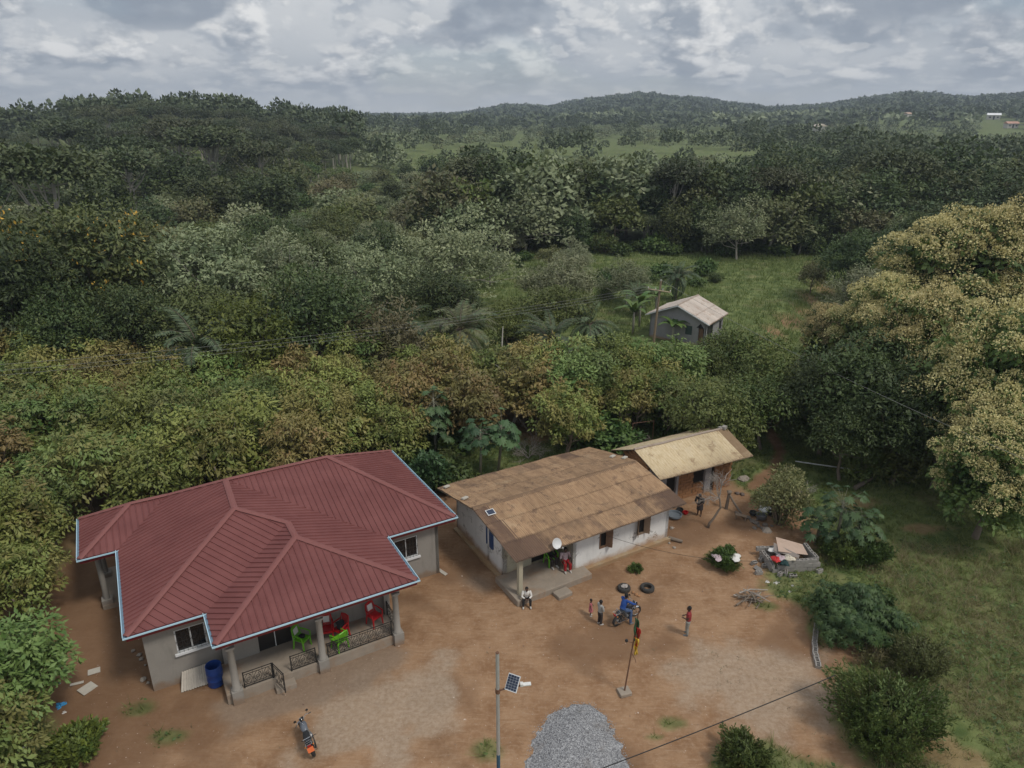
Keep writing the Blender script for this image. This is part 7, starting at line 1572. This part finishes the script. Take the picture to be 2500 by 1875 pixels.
plant('dead_shrub', 'brown leafless brush heap behind the farmhouse roof', 'shrub', GZ(1290, 1120), [('branches', mb_mesh(mb, 'brush_heap', TWIG))])
# banana plants by the field house
def banana(seed, h, nl):
    rng = np.random.default_rng(seed); mb = MB(); V, F, T = [], [], []; mb.tube([(0, 0, -.1), (.03, 0, h * .5), (0, 0, h * .62)], [.12, .10, .07], 8)
    for k in range(nl):
        a = k * 2.4 + rng.normal(0, .2); e = R(rng.uniform(35, 80)); p_ = np.array([0, 0, h * .58]); d = np.array([math.cos(a), math.sin(a), 0]); s = np.array([-d[1], d[0], 0]); L = h * rng.uniform(.5, .7); b = len(V); n = 8
        for j in range(n + 1):
            w_ = .26 * math.sin(math.pi * min(.97, .08 + .9 * j / n)) ** .7; up_ = np.array([0, 0, 1.]); V += [p_ + s * w_ + up_ * .06, p_, p_ - s * w_ + up_ * .06]; T += [rng.random() * .3 + .5 * (k % 3) / 3] * 3; p_ = p_ + (d * math.cos(e) + up_ * math.sin(e)) * L / n; e -= R(13)
        for j in range(n): F += [(b + j * 3, b + j * 3 + 1, b + j * 3 + 4, b + j * 3 + 3), (b + j * 3 + 1, b + j * 3 + 2, b + j * 3 + 5, b + j * 3 + 4)]
    return mesh_np('banana_leaves', np.array(V), np.array(F), {'tint': np.array(T)}, [LF['banana']], smooth=True), mb_mesh(mb, 'banana_stem', BARK_PALE)
for i, (px, py, h, lab) in enumerate([(1640, 838, 2.6, 'small banana plant in front of the grey gable wall'), (1560, 800, 4.0, 'tall banana plant left of the field house'), (1545, 815, 3.6, 'dark banana plant furthest left of the field house'), (1600, 775, 3.8, 'banana plant behind the field house roof')]):
    c, s_ = banana(i + 4, h, 9); plant('banana_plant', lab, 'plant', GZ(px, py), [('leaves', c), ('stem', s_)], i, 'banana plants by the field house')
# ------------------------------------------------------------------ ground cover
def blades(name, label, x, y, h, wd, mat, lean=.45, seed=0, z=None):
    rng = np.random.default_rng(seed); n = len(x); z = gz(x, y) - .02 if z is None else z; a = rng.uniform(0, 6.283, n); l = rng.normal(0, lean, (n, 2)) * h[:, None]; s = np.stack([np.cos(a), np.sin(a), np.zeros(n)], 1) * wd[:, None] / 2; b = np.stack([x, y, z], 1); tp_ = b + np.stack([l[:, 0], l[:, 1], h], 1)
    V = np.stack([b - s, b + s, tp_], 1).reshape(-1, 3); F = np.arange(3 * n).reshape(-1, 3); o = link(name, mesh_np(name, V, F, {'tint': np.repeat(np.clip(fbm(x * .5, y * .5, 3, 60) * .9 + rng.normal(0, .22, n), 0, 1), 3)}, [mat])); return tag(o, label, 'grass', None, 'stuff')
M_GRASS = foliage('grass_blade', (.055, .098, .020), (.225, .255, .090), None, objvar=.02, transl=.3); M_DRYG = foliage('dry_grass', (.16, .14, .065), (.29, .25, .14), None, objvar=.02, transl=.3); M_FIELD = foliage('field_grass', (.090, .135, .034), (.225, .260, .100), None, objvar=.02, transl=.3)
def cover():
    rng = np.random.default_rng(50)
    def tufts(n, xr, yr, k, spread, keep):
        x = rng.uniform(*xr, n); y = rng.uniform(*yr, n); m = keep(x, y); x, y = x[m], y[m]; x = np.repeat(x, k) + rng.normal(0, spread, len(x) * k); y = np.repeat(y, k) + rng.normal(0, spread, len(y) * k); v = np.abs(x) < y * .80 + 3; return x[v], y[v]
    def indoors(x, y):
        hx, hy = hloc(x, y); wx, wy = wloc(x, y); sx, sy = (math.cos(ST) * (x - SO.x) + math.sin(ST) * (y - SO.y), -math.sin(ST) * (x - SO.x) + math.cos(ST) * (y - SO.y))
        return ((hx > .3) & (hx < 12.7) & (hy > -1.6) & (hy < 8.7)) | ((wx > -3) & (wx < 5.8) & (wy > -1) & (wy < 6.2)) | ((sx > .1) & (sx < 5.9) & (sy > 1) & (sy < 3.8))
    kp = lambda x, y: (rng.random(len(x)) < (1 - soil_mask(x, y)) ** 1.5) & ~indoors(x, y)
    x, y = tufts(30000, (-22, 36), (14.5, 50), 8, .07, kp); h = rng.uniform(.08, .32, len(x)) * (.5 + 1.0 * fbm(x * .6, y * .6, 3, 61)); blades('grass', 'short green grass covering the ground around the yard', x, y, h, rng.uniform(.022, .042, len(x)), M_GRASS, .6, 1)
    x, y = tufts(5500, (9, 34), (15, 30), 10, .12, lambda x, y: kp(x, y) & (fbm(x * .33, y * .33, 3, 65) > .50)); h = rng.uniform(.18, .5, len(x)); blades('dry_grass', 'straw-coloured dry grass patches on the right', x, y, h, rng.uniform(.012, .024, len(x)), M_DRYG, .8, 2)
    # sparse weeds in the bare earth
    def sp(x, y): hx, hy = hloc(x, y); return (rng.random(len(x)) < .05 + .5 * sstep(fbm(x * 1.3, y * 1.3, 3, 67), .58, .75)) & ~indoors(x, y) & (soil_mask(x, y) > .5) & ((poly_sd(x, y, PALE2) > -1.0) | (hx < 1.5) & (hy < -.3) | (rng.random(len(x)) < .06))
    x, y = tufts(9000, (-18, 16), (15, 32), 7, .06, sp); blades('sparse_weeds', 'thin grey-green weeds sprouting from the bare earth', x, y, rng.uniform(.03, .10, len(x)), rng.uniform(.014, .028, len(x)), M_DRYG if False else foliage('weed_blade', (.085, .085, .045), (.17, .155, .085), None, objvar=.02), .8, 3)
    # broad-leaved ground cover
    n = 42000; x = rng.uniform(-20, 38, n); y = rng.uniform(15, 52, n); lum = fbm(x * .45, y * .45, 4, 71); m = kp(x, y) & (lum > .46) & (np.abs(x) < y * .8 + 3); x, y, lum = x[m], y[m], lum[m]; n = len(x); z = gz(x, y) + rng.random(n) * np.clip(lum - .42, 0, 1) * 1.7
    d = rng.normal(0, 1, (n, 3)); d[:, 2] = rng.normal(.1, .25, n); L = rng.uniform(.10, .21, n); V, F = leaf_np(np.stack([x, y, z], 1), d, np.array([0, 0, 1.]) + rng.normal(0, .3, (n, 3)), L, L * .6); o = link('ground_cover', mesh_np('ground_cover', V, F, {'tint': np.repeat(np.clip(lum * .8 + rng.normal(0, .2, n), 0, 1), 4)}, [LF['lowg']])); tag(o, 'leafy green ground cover spreading over the grass', 'weeds', None, 'stuff')
    # the open field and the glades
    fx = np.array(FIELD); kf = lambda x, y: np.maximum.reduce([poly_sd(x, y, g) for g in [FIELD] + GLADE]) > -1.5
    x, y = tufts(16000, (fx[:, 0].min() - 30, fx[:, 0].max()), (50, 112), 5, .25, lambda x, y: kf(x, y) & ((x - 16) ** 2 + (y - 63.3) ** 2 > 20)); h = rng.uniform(.2, .6, len(x)) * (.4 + 1.4 * fbm(x * .16, y * .16, 3, 81)); blades('field_grass', 'tall green grass and crops covering the open field', x, y, h, rng.uniform(.05, .11, len(x)), M_FIELD, .45, 5)
    x, y = tufts(9000, (-60, 60), (46, 112), 5, .3, lambda x, y: ~kf(x, y)); h = rng.uniform(.3, .9, len(x)); blades('undergrowth', 'rank grass and undergrowth between the trees of the grove', x, y, h, rng.uniform(.08, .18, len(x)), M_GRASS, .5, 6)
    n = 4200; x = rng.uniform(-17, 17, n); y = rng.uniform(15, 34, n); m = (soil_mask(x, y) > .6) & ~indoors(x, y) & (np.abs(x) < y * .8); x, y = x[m], y[m]; n = len(x); z = gz(x, y) + .006; d = rng.normal(0, 1, (n, 3)) * [1, 1, .15]; L = rng.uniform(.02, .05, n) * np.where(rng.random(n) < .06, 2.2, 1); V, F = leaf_np(np.stack([x, y, z], 1), d, np.array([0, 0, 1.]) + rng.normal(0, .15, (n, 3)), L, L * .7); o = link('yard_litter', mesh_np('yard_litter', V, F, {'tint': np.repeat(rng.random(n), 4)}, [foliage('litter_scrap', (.10, .055, .03), (.50, .42, .33), None, objvar=.02, transl=0)])); tag(o, 'scattered dry leaves, chips and pale crumbs on the bare earth', 'litter', None, 'stuff')
cover()
# undergrowth plants of the clearing, the field edge and the thicket
ru = random.Random(8)
for lab, grp, spots in [('low leafy shrub in the overgrown clearing behind the houses', 'shrubs of the clearing', [(950, 1110), (975, 1140), (1085, 1150), (1100, 1185), (1010, 1090), (1130, 1100), (1420, 1075), (1460, 1060), (1500, 1095), (1630, 1050), (1100, 1085), (925, 1085), (1390, 1088)]),
        ('dark shrub along the foot of the far tree line', 'shrubs at the tree line', [(1300 + 43 * k, 612 + 6 * (k % 3)) for k in range(20)]), ('green shrub on the near edge of the field', 'shrubs on the field edge', [(1590, 690), (1620, 675), (1720, 672), (1745, 690), (1500, 700), (1480, 730), (1430, 760), (1400, 790), (1700, 700), (1250, 830), (1300, 850), (1480, 850)]),
        ('leafy shrub along the right side of the footpath', 'shrubs by the footpath', [(1950, 1020), (1985, 1045), (2020, 1035), (2050, 1060), (2090, 1075), (2150, 1090), (2240, 1110), (2000, 1000), (1800, 1040), (1830, 1020), (1790, 1010), (2290, 1120)])]:
    for px, py in spots:
        q = G(px, py); put('low' if ru.random() < .7 else 'bush', q.x, q.y, ru.uniform(1.0, 2.2) * (1.5 if 'tree line' in lab else 1), lab, grp, sxy=ru.uniform(.9, 1.4), cat='shrub')
